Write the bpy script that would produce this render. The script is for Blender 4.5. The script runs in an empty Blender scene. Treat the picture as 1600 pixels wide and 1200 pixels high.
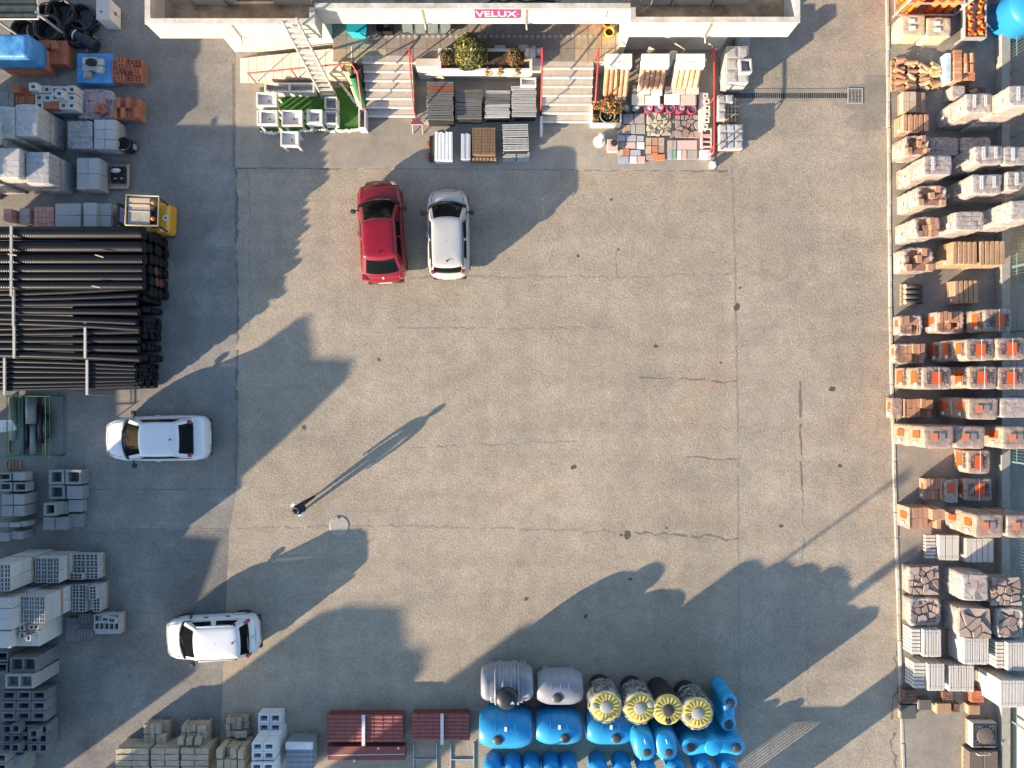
import bpy, math, random
from mathutils import Vector, Matrix, noise as mnoise
R = math.radians
rnd = random.Random(11)
U = rnd.uniform
scene = bpy.context.scene
COL = scene.collection

# ---------------------------------------------------------------- camera, sky, sun, exposure
CAM_H = 27.78                      # drone height above the yard; 40 photo pixels to the metre on the ground
cam_d = bpy.data.cameras.new('drone_camera')
cam_d.sensor_width = 36.0
cam_d.lens = 25.0
cam_d.clip_start = 0.5
cam_d.clip_end = 600.0
cam = bpy.data.objects.new('drone_camera', cam_d)
cam.location = (0, 0, CAM_H)
cam.rotation_euler = (0, 0, 0)
COL.objects.link(cam)
scene.camera = cam

SUN_ELEV = 14.9
SUN_TO = Vector((-0.809, -0.588, math.tan(R(SUN_ELEV)))).normalized()     # towards the sun (low, from the lower left)
world = bpy.data.worlds.new('World')
scene.world = world
world.use_nodes = True
wn = world.node_tree
wn.nodes.clear()
sky = wn.nodes.new('ShaderNodeTexSky')
sky.sky_type = 'NISHITA'
sky.sun_disc = False
sky.sun_elevation = R(SUN_ELEV)
sky.sun_rotation = math.atan2(SUN_TO.x, SUN_TO.y)
sky.altitude = 100
sky.air_density = 1.0
sky.dust_density = 0.6
sky.ozone_density = 1.6
bg = wn.nodes.new('ShaderNodeBackground')
bg.inputs['Strength'].default_value = 0.122
wo = wn.nodes.new('ShaderNodeOutputWorld')
wn.links.new(sky.outputs[0], bg.inputs[0])
wn.links.new(bg.outputs[0], wo.inputs[0])

sun_d = bpy.data.lights.new('sun', 'SUN')
sun_d.energy = 5.0
sun_d.angle = R(0.5)
sun_d.color = (1.0, 0.80, 0.57)
sun = bpy.data.objects.new('sun', sun_d)
sun.rotation_euler = SUN_TO.to_track_quat('Z', 'Y').to_euler()
sun.location = (-30, -22, 20)
COL.objects.link(sun)

vs = scene.view_settings
vs.view_transform = 'Standard'
vs.look = 'None'
vs.gamma = 1.0
vs.exposure = 1.60
vs.use_curve_mapping = False
scene.cycles.use_denoising = True
scene.cycles.max_bounces = 6
scene.cycles.transparent_max_bounces = 10
scene.cycles.caustics_reflective = False
scene.cycles.caustics_refractive = False

# ---------------------------------------------------------------- helpers
def P(u, v, h=0.0):
    """survey point: photo position of something at height h -> metres in the yard"""
    k = (CAM_H - h) / CAM_H / 40.0
    return Vector(((u - 800) * k, (600 - v) * k, h))

def rect(u0, v0, u1, v1, h):
    a = P(u0, v1, h); b = P(u1, v0, h)
    return a.x, a.y, b.x, b.y

class MB:
    """collects vertices and faces of one mesh"""
    def __init__(s):
        s.v = []; s.f = []; s.m = []; s.s = []
    def add(s, vs_, fs, mi=0, sm=False):
        o = len(s.v)
        s.v.extend([tuple(p) for p in vs_])
        for f in fs:
            s.f.append(tuple(i + o for i in f)); s.m.append(mi); s.s.append(sm)
        return s
    def box(s, x0, y0, z0, x1, y1, z1, mi=0):
        vs_ = [(x0,y0,z0),(x1,y0,z0),(x1,y1,z0),(x0,y1,z0),(x0,y0,z1),(x1,y0,z1),(x1,y1,z1),(x0,y1,z1)]
        return s.add(vs_, [(3,2,1,0),(4,5,6,7),(0,1,5,4),(1,2,6,5),(2,3,7,6),(3,0,4,7)], mi)
    def cbox(s, c, d, rz=0.0, mi=0, M=None):
        """box centred at c (z = centre) with size d, turned rz or by matrix M"""
        x, y, z = d[0]/2, d[1]/2, d[2]/2
        M = M or Matrix.Rotation(rz, 3, 'Z')
        vs_ = [Vector(c) + M @ Vector(p) for p in ((-x,-y,-z),(x,-y,-z),(x,y,-z),(-x,y,-z),(-x,-y,z),(x,-y,z),(x,y,z),(-x,y,z))]
        return s.add(vs_, [(3,2,1,0),(4,5,6,7),(0,1,5,4),(1,2,6,5),(2,3,7,6),(3,0,4,7)], mi)
    def bbox(s, x0, y0, z0, x1, y1, z1, b=0.02, mi=0):
        """box with chamfered edges"""
        vs_ = []; 
        for z, i in ((z0, b), (z0+b, 0), (z1-b, 0), (z1, b)):
            for (x, y) in ((x0+b,y0+i),(x1-b,y0+i),(x1-i,y0+b),(x1-i,y1-b),(x1-b,y1-i),(x0+b,y1-i),(x0+i,y1-b),(x0+i,y0+b)):
                vs_.append((x, y, z))
        fs = [tuple(range(7,-1,-1)), tuple(range(24,32))]
        for k in range(3):
            for j in range(8):
                a = k*8+j; c = k*8+(j+1) % 8
                fs.append((a, c, c+8, a+8))
        return s.add(vs_, fs, mi)
    def prism(s, poly, z0, z1, mi=0):
        n = len(poly)
        vs_ = [(p[0],p[1],z0) for p in poly] + [(p[0],p[1],z1) for p in poly]
        fs = [tuple(range(n-1,-1,-1)), tuple(range(n, 2*n))]
        for i in range(n):
            j = (i+1) % n
            fs.append((i, j, j+n, i+n))
        return s.add(vs_, fs, mi)
    def cyl(s, p0, p1, r0, r1=None, n=12, mi=0, cap=True, sm=True):
        r1 = r0 if r1 is None else r1
        p0 = Vector(p0); p1 = Vector(p1); d = (p1-p0).normalized()
        a = d.orthogonal().normalized(); b = d.cross(a)
        vs_ = []
        for p, r in ((p0, r0), (p1, r1)):
            for i in range(n):
                t = 2*math.pi*i/n
                vs_.append(p + (a*math.cos(t) + b*math.sin(t))*r)
        s.add(vs_, [(i, (i+1) % n, (i+1) % n + n, i+n) for i in range(n)], mi, sm)
        if cap:
            o = len(s.v) - 2*n
            s.f += [tuple(range(o+n-1, o-1, -1)), tuple(range(o+n, o+2*n))]; s.m += [mi, mi]; s.s += [False, False]
        return s
    def tube(s, pts, r, n=8, mi=0):
        """round bar through points (mitred)"""
        pts = [Vector(p) for p in pts]; rings = []
        up = None
        for i, p in enumerate(pts):
            d = (pts[min(i+1, len(pts)-1)] - pts[max(i-1, 0)]).normalized()
            if up is None: up = d.orthogonal().normalized()
            a = (up - d*up.dot(d)).normalized(); up = a; b = d.cross(a)
            rings.append([p + (a*math.cos(2*math.pi*k/n) + b*math.sin(2*math.pi*k/n))*r for k in range(n)])
        vs_ = [q for ring in rings for q in ring]
        fs = []
        for i in range(len(pts)-1):
            for k in range(n):
                fs.append((i*n+k, i*n+(k+1) % n, (i+1)*n+(k+1) % n, (i+1)*n+k))
        s.add(vs_, fs, mi, True)
        m = (len(pts)-1)*n
        return s.add(rings[0] + rings[-1], [tuple(range(n-1,-1,-1)), tuple(range(n, 2*n))], mi)
    def lathe(s, prof, c=(0,0,0), n=24, mi=0, sm=True, M=None, sx=1, sy=1):
        """profile of (radius, z) turned about the z axis at c"""
        vs_ = []
        for r, z in prof:
            for i in range(n):
                t = 2*math.pi*i/n
                p = Vector((r*math.cos(t)*sx, r*math.sin(t)*sy, z))
                if M: p = M @ p
                vs_.append(p + Vector(c))
        fs = []
        for k in range(len(prof)-1):
            for i in range(n):
                fs.append((k*n+i, k*n+(i+1) % n, (k+1)*n+(i+1) % n, (k+1)*n+i))
        s.add(vs_, fs, mi, sm)
        o = len(s.v) - len(vs_)
        s.f += [tuple(range(o+n-1, o-1, -1)), tuple(range(o+len(vs_)-n, o+len(vs_)))]; s.m += [mi, mi]; s.s += [False, False]
        return s
    def loft(s, rings, mi=0, sm=True, cap=True, close=True):
        n = len(rings[0]); vs_ = [p for r in rings for p in r]; fs = []
        for k in range(len(rings)-1):
            for i in range(n if close else n-1):
                fs.append((k*n+i, k*n+(i+1) % n, (k+1)*n+(i+1) % n, (k+1)*n+i))
        s.add(vs_, fs, mi, sm)
        if cap:
            o = len(s.v) - len(vs_)
            s.f += [tuple(range(o+n-1, o-1, -1)), tuple(range(o+len(vs_)-n, o+len(vs_)))]; s.m += [mi, mi]; s.s += [sm, sm]
        return s
    def mesh(s, name, mats):
        me = bpy.data.meshes.new(name)
        me.from_pydata(s.v, [], s.f)
        for m in (mats if isinstance(mats, (list, tuple)) else [mats]):
            me.materials.append(m)
        if max(s.m, default=0) > 0:
            me.polygons.foreach_set('material_index', s.m)
        if any(s.s):
            me.polygons.foreach_set('use_smooth', s.s)
        me.update()
        return me
    def build(s, name, mats, parent=None, loc=None, rz=0):
        return put(name, s.mesh(name, mats), parent, loc, rz)

def put(name, me, parent=None, loc=None, rz=0, sc=None, rot=None):
    o = bpy.data.objects.new(name, me)
    COL.objects.link(o)
    if parent: o.parent = parent
    if loc is not None: o.location = loc
    if rot is not None: o.rotation_euler = rot
    elif rz: o.rotation_euler = (0, 0, rz)
    if sc is not None: o.scale = sc
    return o

def tag(o, label=None, cat=None, group=None, kind=None):
    if label: o['label'] = label
    if cat: o['category'] = cat
    if group: o['group'] = group
    if kind: o['kind'] = kind
    return o

def thing(name, label, cat, loc=(0, 0, 0), rz=0, group=None):
    o = bpy.data.objects.new(name, None)
    o.empty_display_size = 0.2
    COL.objects.link(o)
    o.location = loc; o.rotation_euler = (0, 0, rz)
    return tag(o, label, cat, group)

# ---------------------------------------------------------------- materials
MATS = {}
def pm(name, col, rough=0.8, var=0.12, scale=5.0, bump=0.0, bscale=40.0, metal=0.0, spec=0.4, col2=None, mixs=1.3, orand=0.0, coat=0.0, sheen=False):
    """procedural surface: base colour broken up by noise, per-piece variation and fine relief"""
    if name in MATS: return MATS[name]
    m = bpy.data.materials.new(name); m.use_nodes = True
    nt = m.node_tree; N = nt.nodes; L = nt.links
    bs = N['Principled BSDF']
    bs.inputs['Roughness'].default_value = rough
    bs.inputs['Metallic'].default_value = metal
    bs.inputs['Specular IOR Level'].default_value = spec
    bs.inputs['Coat Weight'].default_value = coat
    bs.inputs['Coat Roughness'].default_value = 0.08
    geo = N.new('ShaderNodeNewGeometry')
    n1 = N.new('ShaderNodeTexNoise'); n1.inputs['Scale'].default_value = scale; n1.inputs['Detail'].default_value = 5; n1.inputs['Roughness'].default_value = 0.6
    L.new(geo.outputs['Position'], n1.inputs['Vector'])
    mr = N.new('ShaderNodeMapRange'); mr.inputs['From Min'].default_value = 0.3; mr.inputs['From Max'].default_value = 0.7
    mr.inputs['To Min'].default_value = 1-var; mr.inputs['To Max'].default_value = 1+var
    L.new(n1.outputs['Fac'], mr.inputs['Value'])
    cur = None
    if col2:
        n2 = N.new('ShaderNodeTexNoise'); n2.inputs['Scale'].default_value = mixs; n2.inputs['Detail'].default_value = 4
        L.new(geo.outputs['Position'], n2.inputs['Vector'])
        r2 = N.new('ShaderNodeMapRange'); r2.inputs['From Min'].default_value = 0.4; r2.inputs['From Max'].default_value = 0.62
        L.new(n2.outputs['Fac'], r2.inputs['Value'])
        mx = N.new('ShaderNodeMix'); mx.data_type = 'RGBA'
        mx.inputs[6].default_value = (*col, 1); mx.inputs[7].default_value = (*col2, 1)
        if orand:
            oi2 = N.new('ShaderNodeObjectInfo'); ad = N.new('ShaderNodeMath'); ad.operation = 'ADD'; ad.use_clamp = True
            rr = N.new('ShaderNodeMapRange'); rr.inputs['To Min'].default_value = -0.45; rr.inputs['To Max'].default_value = 0.45
            L.new(oi2.outputs['Random'], rr.inputs['Value']); L.new(r2.outputs[0], ad.inputs[0]); L.new(rr.outputs[0], ad.inputs[1])
            L.new(ad.outputs[0], mx.inputs[0])
        else:
            L.new(r2.outputs[0], mx.inputs[0])
        cur = mx.outputs[2]
    hs = N.new('ShaderNodeHueSaturation')
    if cur: L.new(cur, hs.inputs['Color'])
    else: hs.inputs['Color'].default_value = (*col, 1)
    if orand:
        oi = N.new('ShaderNodeObjectInfo')
        ro = N.new('ShaderNodeMapRange'); ro.inputs['To Min'].default_value = 1-orand; ro.inputs['To Max'].default_value = 1+orand
        L.new(oi.outputs['Random'], ro.inputs['Value'])
        mu = N.new('ShaderNodeMath'); mu.operation = 'MULTIPLY'
        L.new(mr.outputs[0], mu.inputs[0]); L.new(ro.outputs[0], mu.inputs[1])
        L.new(mu.outputs[0], hs.inputs['Value'])
    else:
        L.new(mr.outputs[0], hs.inputs['Value'])
    L.new(hs.outputs[0], bs.inputs['Base Color'])
    if bump:
        n3 = N.new('ShaderNodeTexNoise'); n3.inputs['Scale'].default_value = bscale; n3.inputs['Detail'].default_value = 3
        L.new(geo.outputs['Position'], n3.inputs['Vector'])
        bp = N.new('ShaderNodeBump'); bp.inputs['Strength'].default_value = 1.0; bp.inputs['Distance'].default_value = bump
        L.new(n3.outputs['Fac'], bp.inputs['Height']); L.new(bp.outputs[0], bs.inputs['Normal'])
    MATS[name] = m
    return m

def film_mat(name, col, cover=0.35, rough=0.22):
    """stretch film: partly clear, partly milky, glossy and wrinkled"""
    m = bpy.data.materials.new(name); m.use_nodes = True
    nt = m.node_tree; N = nt.nodes; L = nt.links
    bs = N['Principled BSDF']; out = N['Material Output']
    bs.inputs['Base Color'].default_value = (*col, 1)
    bs.inputs['Roughness'].default_value = rough
    bs.inputs['Specular IOR Level'].default_value = 0.6
    geo = N.new('ShaderNodeNewGeometry')
    n1 = N.new('ShaderNodeTexNoise'); n1.inputs['Scale'].default_value = 3.2; n1.inputs['Detail'].default_value = 6; n1.inputs['Distortion'].default_value = 1.6
    L.new(geo.outputs['Position'], n1.inputs['Vector'])
    mr = N.new('ShaderNodeMapRange'); mr.inputs['From Min'].default_value = 0.35; mr.inputs['From Max'].default_value = 0.7
    mr.inputs['To Min'].default_value = max(0, cover-0.22); mr.inputs['To Max'].default_value = min(1, cover+0.3)
    L.new(n1.outputs['Fac'], mr.inputs['Value'])
    bp = N.new('ShaderNodeBump'); bp.inputs['Distance'].default_value = 0.03; bp.inputs['Strength'].default_value = 0.7
    L.new(n1.outputs['Fac'], bp.inputs['Height']); L.new(bp.outputs[0], bs.inputs['Normal'])
    tr = N.new('ShaderNodeBsdfTransparent'); mx = N.new('ShaderNodeMixShader')
    L.new(mr.outputs[0], mx.inputs[0]); L.new(tr.outputs[0], mx.inputs[1]); L.new(bs.outputs[0], mx.inputs[2])
    L.new(mx.outputs[0], out.inputs['Surface'])
    return m

def ground_mat(name, col, col2, grain=0.16, gscale=11.0, bump=0.022, bscale=13.0, patch=0.45, rough=0.92, rust=0.0):
    """weathered yard surface: patches of two tones, stains, aggregate grain and relief"""
    m = bpy.data.materials.new(name); m.use_nodes = True
    nt = m.node_tree; N = nt.nodes; L = nt.links
    bs = N['Principled BSDF']; bs.inputs['Roughness'].default_value = rough; bs.inputs['Specular IOR Level'].default_value = 0.25
    geo = N.new('ShaderNodeNewGeometry')
    def nz(sc, det, dist=0.0, rg=0.55):
        n = N.new('ShaderNodeTexNoise'); n.inputs['Scale'].default_value = sc; n.inputs['Detail'].default_value = det
        n.inputs['Distortion'].default_value = dist; n.inputs['Roughness'].default_value = rg
        L.new(geo.outputs['Position'], n.inputs['Vector']); return n.outputs['Fac']
    def rng(x, a, b, c, d):
        r = N.new('ShaderNodeMapRange'); r.inputs[1].default_value = a; r.inputs[2].default_value = b; r.inputs[3].default_value = c; r.inputs[4].default_value = d
        L.new(x, r.inputs[0]); return r.outputs[0]
    def mul(a, b):
        k = N.new('ShaderNodeMath'); k.operation = 'MULTIPLY'; L.new(a, k.inputs[0]); L.new(b, k.inputs[1]); return k.outputs[0]
    mx = N.new('ShaderNodeMix'); mx.data_type = 'RGBA'
    mx.inputs[6].default_value = (*col, 1); mx.inputs[7].default_value = (*col2, 1)
    L.new(rng(nz(0.33, 7, 0.6), 0.5-patch/4, 0.5+patch/4, 0, 1), mx.inputs[0])
    cur = mx.outputs[2]
    if rust:
        m2 = N.new('ShaderNodeMix'); m2.data_type = 'RGBA'; m2.inputs[7].default_value = (0.40, 0.26, 0.17, 1)
        L.new(cur, m2.inputs[6]); L.new(rng(nz(0.21, 6, 1.0), 0.58, 0.74, 0, rust), m2.inputs[0]); cur = m2.outputs[2]
    grn = N.new('ShaderNodeTexVoronoi'); grn.inputs['Scale'].default_value = gscale*1.5
    L.new(geo.outputs['Position'], grn.inputs['Vector'])
    g = mul(rng(nz(gscale, 4, 0, 0.75), 0.3, 0.7, 1-grain, 1+grain), rng(nz(1.7, 6, 0.3, 0.7), 0.3, 0.72, 0.86, 1.1))
    g = mul(g, rng(nz(gscale*4.5, 2), 0.3, 0.7, 1-grain*1.1, 1+grain*1.1))
    g = mul(g, rng(grn.outputs['Distance'], 0.1, 0.75, 1+grain*0.4, 1-grain*0.7))
    def streak(sx_, sy_, lo, hi):
        mp = N.new('ShaderNodeMapping'); mp.inputs['Scale'].default_value = (sx_, sy_, 1); L.new(geo.outputs['Position'], mp.inputs['Vector'])
        n = N.new('ShaderNodeTexNoise'); n.inputs['Scale'].default_value = 1.0; n.inputs['Detail'].default_value = 5; n.inputs['Distortion'].default_value = 0.4; L.new(mp.outputs[0], n.inputs['Vector'])
        return rng(n.outputs['Fac'], 0.3, 0.7, lo, hi)
    g = mul(g, streak(0.06, 0.9, 0.91, 1.07)); g = mul(g, streak(1.3, 0.08, 0.95, 1.04)); g = mul(g, rng(nz(0.16, 5, 0.8), 0.35, 0.65, 0.92, 1.06))
    g = mul(g, rng(nz(0.75, 8, 1.2, 0.72), 0.32, 0.68, 0.92, 1.06))
    spk = nz(3.1, 2); sp = rng(spk, 0.74, 0.80, 1.0, 0.6)
    g = mul(g, sp)
    hs = N.new('ShaderNodeHueSaturation'); L.new(cur, hs.inputs['Color']); L.new(g, hs.inputs['Value'])
    L.new(hs.outputs[0], bs.inputs['Base Color'])
    bp = N.new('ShaderNodeBump'); bp.inputs['Distance'].default_value = bump; bp.inputs['Strength'].default_value = 0.8
    L.new(nz(bscale, 5, 0, 0.7), bp.inputs['Height']); L.new(bp.outputs[0], bs.inputs['Normal'])
    return m

ASPH = ground_mat('yard_asphalt', (0.358, 0.306, 0.236), (0.316, 0.274, 0.215), grain=0.17, rust=0.35)
ASPH2 = ground_mat('lane_asphalt', (0.352, 0.303, 0.238), (0.310, 0.270, 0.217), grain=0.15, gscale=9, rust=0.25)
CONC = ground_mat('yard_concrete', (0.262, 0.246, 0.222), (0.205, 0.195, 0.182), grain=0.13, gscale=8, bump=0.008, bscale=20)
CONC2 = ground_mat('apron_concrete', (0.335, 0.298, 0.248), (0.29, 0.262, 0.222), grain=0.07, gscale=8, bump=0.006, bscale=22)
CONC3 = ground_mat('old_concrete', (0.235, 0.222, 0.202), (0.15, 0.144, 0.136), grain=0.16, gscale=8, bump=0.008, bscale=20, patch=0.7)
PADC = ground_mat('pad_concrete', (0.29, 0.262, 0.22), (0.23, 0.21, 0.182), grain=0.08, gscale=7, bump=0.008, bscale=18)
CRACK = pm('crack_dirt', (0.15, 0.138, 0.12), 0.95, 0.3, 8)
CRACKL = pm('joint_dirt', (0.24, 0.218, 0.19), 0.95, 0.3, 8)
STAIN = pm('oil_stain', (0.085, 0.07, 0.052), 0.85, 0.35, 12)
KERB = pm('kerb_stone', (0.40, 0.37, 0.31), 0.9, 0.2, 5, bump=0.006, orand=0.14)
WHITEW = pm('white_render', (0.52, 0.475, 0.415), 0.85, 0.10, 2.5, bump=0.003, bscale=30, col2=(0.46, 0.425, 0.375))
COPING = pm('coping_stone', (0.56, 0.51, 0.45), 0.85, 0.16, 6, bump=0.003, col2=(0.40, 0.36, 0.31))
TERRF = pm('terrace_floor', (0.38, 0.285, 0.18), 0.95, 0.25, 3, bump=0.01, bscale=14, col2=(0.21, 0.15, 0.095))
CREAMW = pm('cream_wall', (0.52, 0.44, 0.33), 0.9, 0.12, 3, col2=(0.45, 0.37, 0.27))
WHITEP = pm('white_paint', (0.68, 0.68, 0.67), 0.5, 0.03, 5)
STONEW = pm('white_stone', (0.62, 0.595, 0.56), 0.7, 0.06, 8, bump=0.002)
REDP = pm('red_rail_paint', (0.52, 0.035, 0.03), 0.4, 0.08, 10, spec=0.5)
STEEL = pm('galvanised_steel', (0.40, 0.42, 0.43), 0.45, 0.12, 8, metal=0.3)
ALU = pm('aluminium', (0.55, 0.54, 0.51), 0.45, 0.08, 8, metal=0.25)
DARKST = pm('dark_iron', (0.045, 0.047, 0.05), 0.55, 0.25, 9, metal=0.4)
BLACKP = pm('black_plastic', (0.012, 0.013, 0.015), 0.42, 0.2, 6, spec=0.5)
BLACKR = pm('black_rubber', (0.015, 0.015, 0.016), 0.8, 0.2, 10)
WOOD = pm('pallet_wood', (0.33, 0.225, 0.135), 0.85, 0.25, 12, orand=0.15, col2=(0.24, 0.17, 0.11), bump=0.003)
WOODL = pm('pale_timber', (0.45, 0.35, 0.24), 0.8, 0.15, 12, orand=0.1)
WOODG = pm('grey_timber', (0.40, 0.38, 0.33), 0.85, 0.2, 12, orand=0.12)
BRICK = pm('terracotta_brick', (0.42, 0.145, 0.072), 0.85, 0.16, 14, orand=0.18, col2=(0.34, 0.115, 0.065), bump=0.003)
BRICKL = pm('pale_clay_brick', (0.385, 0.215, 0.14), 0.85, 0.16, 12, orand=0.18, col2=(0.35, 0.195, 0.13), bump=0.003)
BRICKC = pm('cream_brick', (0.41, 0.315, 0.255), 0.85, 0.2, 9, orand=0.1, col2=(0.37, 0.255, 0.20))
BLOCKG = pm('grey_block', (0.235, 0.235, 0.23), 0.92, 0.16, 14, orand=0.12, bump=0.005, bscale=60)
BLOCKL = pm('pale_grey_block', (0.36, 0.355, 0.35), 0.92, 0.12, 14, orand=0.08, bump=0.004, bscale=60)
BLOCKW = pm('white_block', (0.46, 0.44, 0.405), 0.88, 0.08, 10, orand=0.06, bump=0.003)
BLOCKD = pm('dark_grey_block', (0.125, 0.13, 0.14), 0.92, 0.2, 12, orand=0.15, bump=0.005, bscale=60)
PINKB = pm('pink_block', (0.47, 0.27, 0.25), 0.9, 0.12, 10, orand=0.12)
TANST = pm('tan_stone', (0.40, 0.33, 0.225), 0.92, 0.2, 9, orand=0.16, bump=0.008, bscale=30, col2=(0.32, 0.265, 0.185))
FLAGST = pm('brown_flagstone', (0.33, 0.245, 0.205), 0.9, 0.16, 6, orand=0.2, bump=0.005, bscale=30, col2=(0.27, 0.215, 0.19))
FLAGG = pm('pale_flagstone', (0.45, 0.40, 0.30), 0.9, 0.14, 6, orand=0.2, bump=0.005, bscale=30)
BOARDB = pm('brown_board', (0.36, 0.235, 0.145), 0.85, 0.16, 10, orand=0.14, col2=(0.29, 0.18, 0.11))
FILM = film_mat('clear_stretch_film', (0.48, 0.47, 0.47), 0.34)
FILMC = film_mat('milky_stretch_film', (0.50, 0.47, 0.44), 0.50)
FILMP = film_mat('pinkish_pack_film', (0.43, 0.335, 0.28), 0.58, 0.3)
FILMW = film_mat('white_pack_film', (0.52, 0.51, 0.49), 0.50, 0.3)
FILMY = film_mat('yellow_pack_film', (0.56, 0.51, 0.33), 0.72, 0.35)
TARP = pm('blue_tarpaulin', (0.055, 0.22, 0.46), 0.45, 0.2, 4, bump=0.02, bscale=6, spec=0.5, col2=(0.08, 0.29, 0.50))
PAPER = pm('white_paper', (0.66, 0.66, 0.65), 0.7, 0.02, 8)
ORANGEP = pm('orange_print', (0.56, 0.085, 0.018), 0.5, 0.06, 6)
DARKPR = pm('dark_print', (0.055, 0.06, 0.075), 0.6, 0.1, 8)
ORANGEPV = pm('orange_pvc', (0.78, 0.20, 0.03), 0.35, 0.08, 6, spec=0.5)
TILEM = pm('terracotta_tile', (0.46, 0.20, 0.105), 0.8, 0.2, 6, orand=0.15, col2=(0.52, 0.30, 0.18), bump=0.004)
TILEB = pm('brown_tile', (0.36, 0.17, 0.10), 0.8, 0.25, 6, orand=0.2, col2=(0.42, 0.25, 0.16), bump=0.004)
TILEY = pm('straw_tile', (0.60, 0.37, 0.18), 0.8, 0.16, 6, orand=0.15, col2=(0.62, 0.44, 0.25), bump=0.004)
GLASSD = pm('dark_glass', (0.02, 0.026, 0.028), 0.06, 0.1, 3, spec=0.8)
SOIL = pm('soil', (0.07, 0.05, 0.035), 0.95, 0.35, 20, bump=0.02, bscale=30)

def mprint(name, col):
    return pm(name, col, 0.6, 0.03, 6)

_text_cache = {}
def text_mesh(txt, mat, bold=0.0):
    """flat lettering as a mesh, centred, one unit cap height"""
    key = (txt, mat.name, bold)
    if key in _text_cache: return _text_cache[key]
    cu = bpy.data.curves.new('lettering', 'FONT')
    cu.body = txt; cu.align_x = 'CENTER'; cu.align_y = 'CENTER'; cu.size = 1.0; cu.offset = bold; cu.extrude = 0.0; cu.resolution_u = 3
    ob = bpy.data.objects.new('lettering', cu); COL.objects.link(ob)
    dg = bpy.context.evaluated_depsgraph_get(); dg.update()
    me = bpy.data.meshes.new_from_object(ob.evaluated_get(dg))
    bpy.data.objects.remove(ob); bpy.data.curves.remove(cu)
    me.name = 'lettering'; me.materials.clear(); me.materials.append(mat)
    _text_cache[key] = me
    return me

# ---------------------------------------------------------------- the setting: ground
def sheet(name, poly, z, mat, label, cat='ground', parent=None):
    b = MB(); b.add([(p[0], p[1], z) for p in poly], [tuple(range(len(poly)))])
    o = b.build(name, mat, parent)
    if parent is None: tag(o, label, cat, kind='structure')
    return o

def ribbon(name, pts, w, z, mat, parent, jag=0.0, seed=1, wj=0.0, gapp=0.12):
    """thin strip of joint or crack along photo points"""
    rr = random.Random(seed); ps = []
    for (a, c) in zip(pts[:-1], pts[1:]):
        d = math.hypot(c[0]-a[0], c[1]-a[1]); n = max(1, int(d/9))
        for i in range(n):
            t = i/n
            ps.append(P(a[0]+(c[0]-a[0])*t + rr.uniform(-jag, jag), a[1]+(c[1]-a[1])*t + rr.uniform(-jag, jag)))
    ps.append(P(*pts[-1]))
    vs_ = []; fs = []
    for i, p in enumerate(ps):
        d = (ps[min(i+1, len(ps)-1)] - ps[max(0, i-1)]).normalized(); q = Vector((-d.y, d.x, 0))
        ww = w*(1+rr.uniform(-wj, wj))/2
        vs_ += [(p.x+q.x*ww, p.y+q.y*ww, z), (p.x-q.x*ww, p.y-q.y*ww, z)]
    for i in range(len(ps)-1):
        if rr.random() < gapp: continue
        fs.append((2*i, 2*i+1, 2*i+3, 2*i+2))
    b = MB(); b.add(vs_, fs)
    return b.build(name, mat, parent)

def blot(name, u, v, r, z, mat, parent, seed=0, sq=1.0):
    rr = random.Random(seed); p = P(u, v); n = 18
    b = MB(); ph = rr.uniform(0, 6)
    pts = []
    for i in range(n):
        t = 2*math.pi*i/n
        k = r/40*(1+0.22*math.sin(2*t+ph)+0.12*math.sin(5*t+ph*2)+rr.uniform(-.1, .1))
        pts.append((p.x+k*math.cos(t), p.y+k*sq*math.sin(t), z))
    b.add(pts, [tuple(range(n))])
    return b.build(name, mat, parent)

G0 = sheet('ground', [(-150,-150),(150,-150),(150,150),(-150,150)], 0, CONC, 'grey weathered concrete ground of the builders yard')
yard = sheet('yard_asphalt', [P(369,262), P(369,770), P(358,830), P(330,1500), P(1153,1500), P(1153,900), P(1147,262)], 0.005, ASPH,
             'pale gravelly asphalt of the open yard where the cars stand', 'asphalt')
lane = sheet('lane_asphalt', [P(1147,262), P(1153,900), P(1153,1500), P(1412,1500), P(1398,700), P(1383,-200), P(1122,-200), P(1122,262)], 0.005, ASPH2,
             'strip of worn asphalt running along the kerb', 'asphalt')
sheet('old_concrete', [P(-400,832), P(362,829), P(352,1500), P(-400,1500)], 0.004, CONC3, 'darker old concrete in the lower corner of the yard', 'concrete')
b = MB(); a = [P(369,262), P(1116,266), P(1116,-300), P(369,-300)]
b.prism([(p.x, p.y) for p in a], -0.05, 0.03)
apron = tag(b.build('concrete_apron', CONC2), 'pale concrete apron in front of the shop', 'apron', kind='structure')
b = MB(); b.prism([(p.x, p.y) for p in (P(1412,1500), P(1640,1500), P(1640,-300), P(1383,-300))], -0.05, 0.05)
pad = tag(b.build('stock_pad_pavement', PADC), 'concrete strip under the long rows of pallets', 'pavement', kind='structure')
b = MB()
kp = [P(1381,-300), P(1384,0), P(1390,560), P(1396,760), P(1402,960), P(1409,1200), P(1416,1500)]
for p, q in zip(kp[:-1], kp[1:]):
    b.prism([(p.x, p.y), (q.x, q.y), (q.x+.08, q.y), (p.x+.08, p.y)], -0.05, 0.055)
kerb = tag(b.build('kerb', CRACKL), 'low pale kerb edging the concrete strip of pallets', 'kerb', kind='structure')
for p, q in zip(kp[:-1], kp[1:]):
    d = q-p; n = max(1, round(d.length)); an = math.atan2(d.y, d.x)
    for i in range(n):
        c = p + d*((i+.5)/n); ln = d.length/n-U(.012,.035)
        kb = MB(); kb.bbox(-ln/2,-.055,-.02,ln/2,.055,.062+U(0,.018),.012)
        put('kerb_stone', kb.mesh('kerb_stone', KERB), kerb, (c.x+.04+U(-.008,.008), c.y, 0), an+U(-.006,.006))

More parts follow.
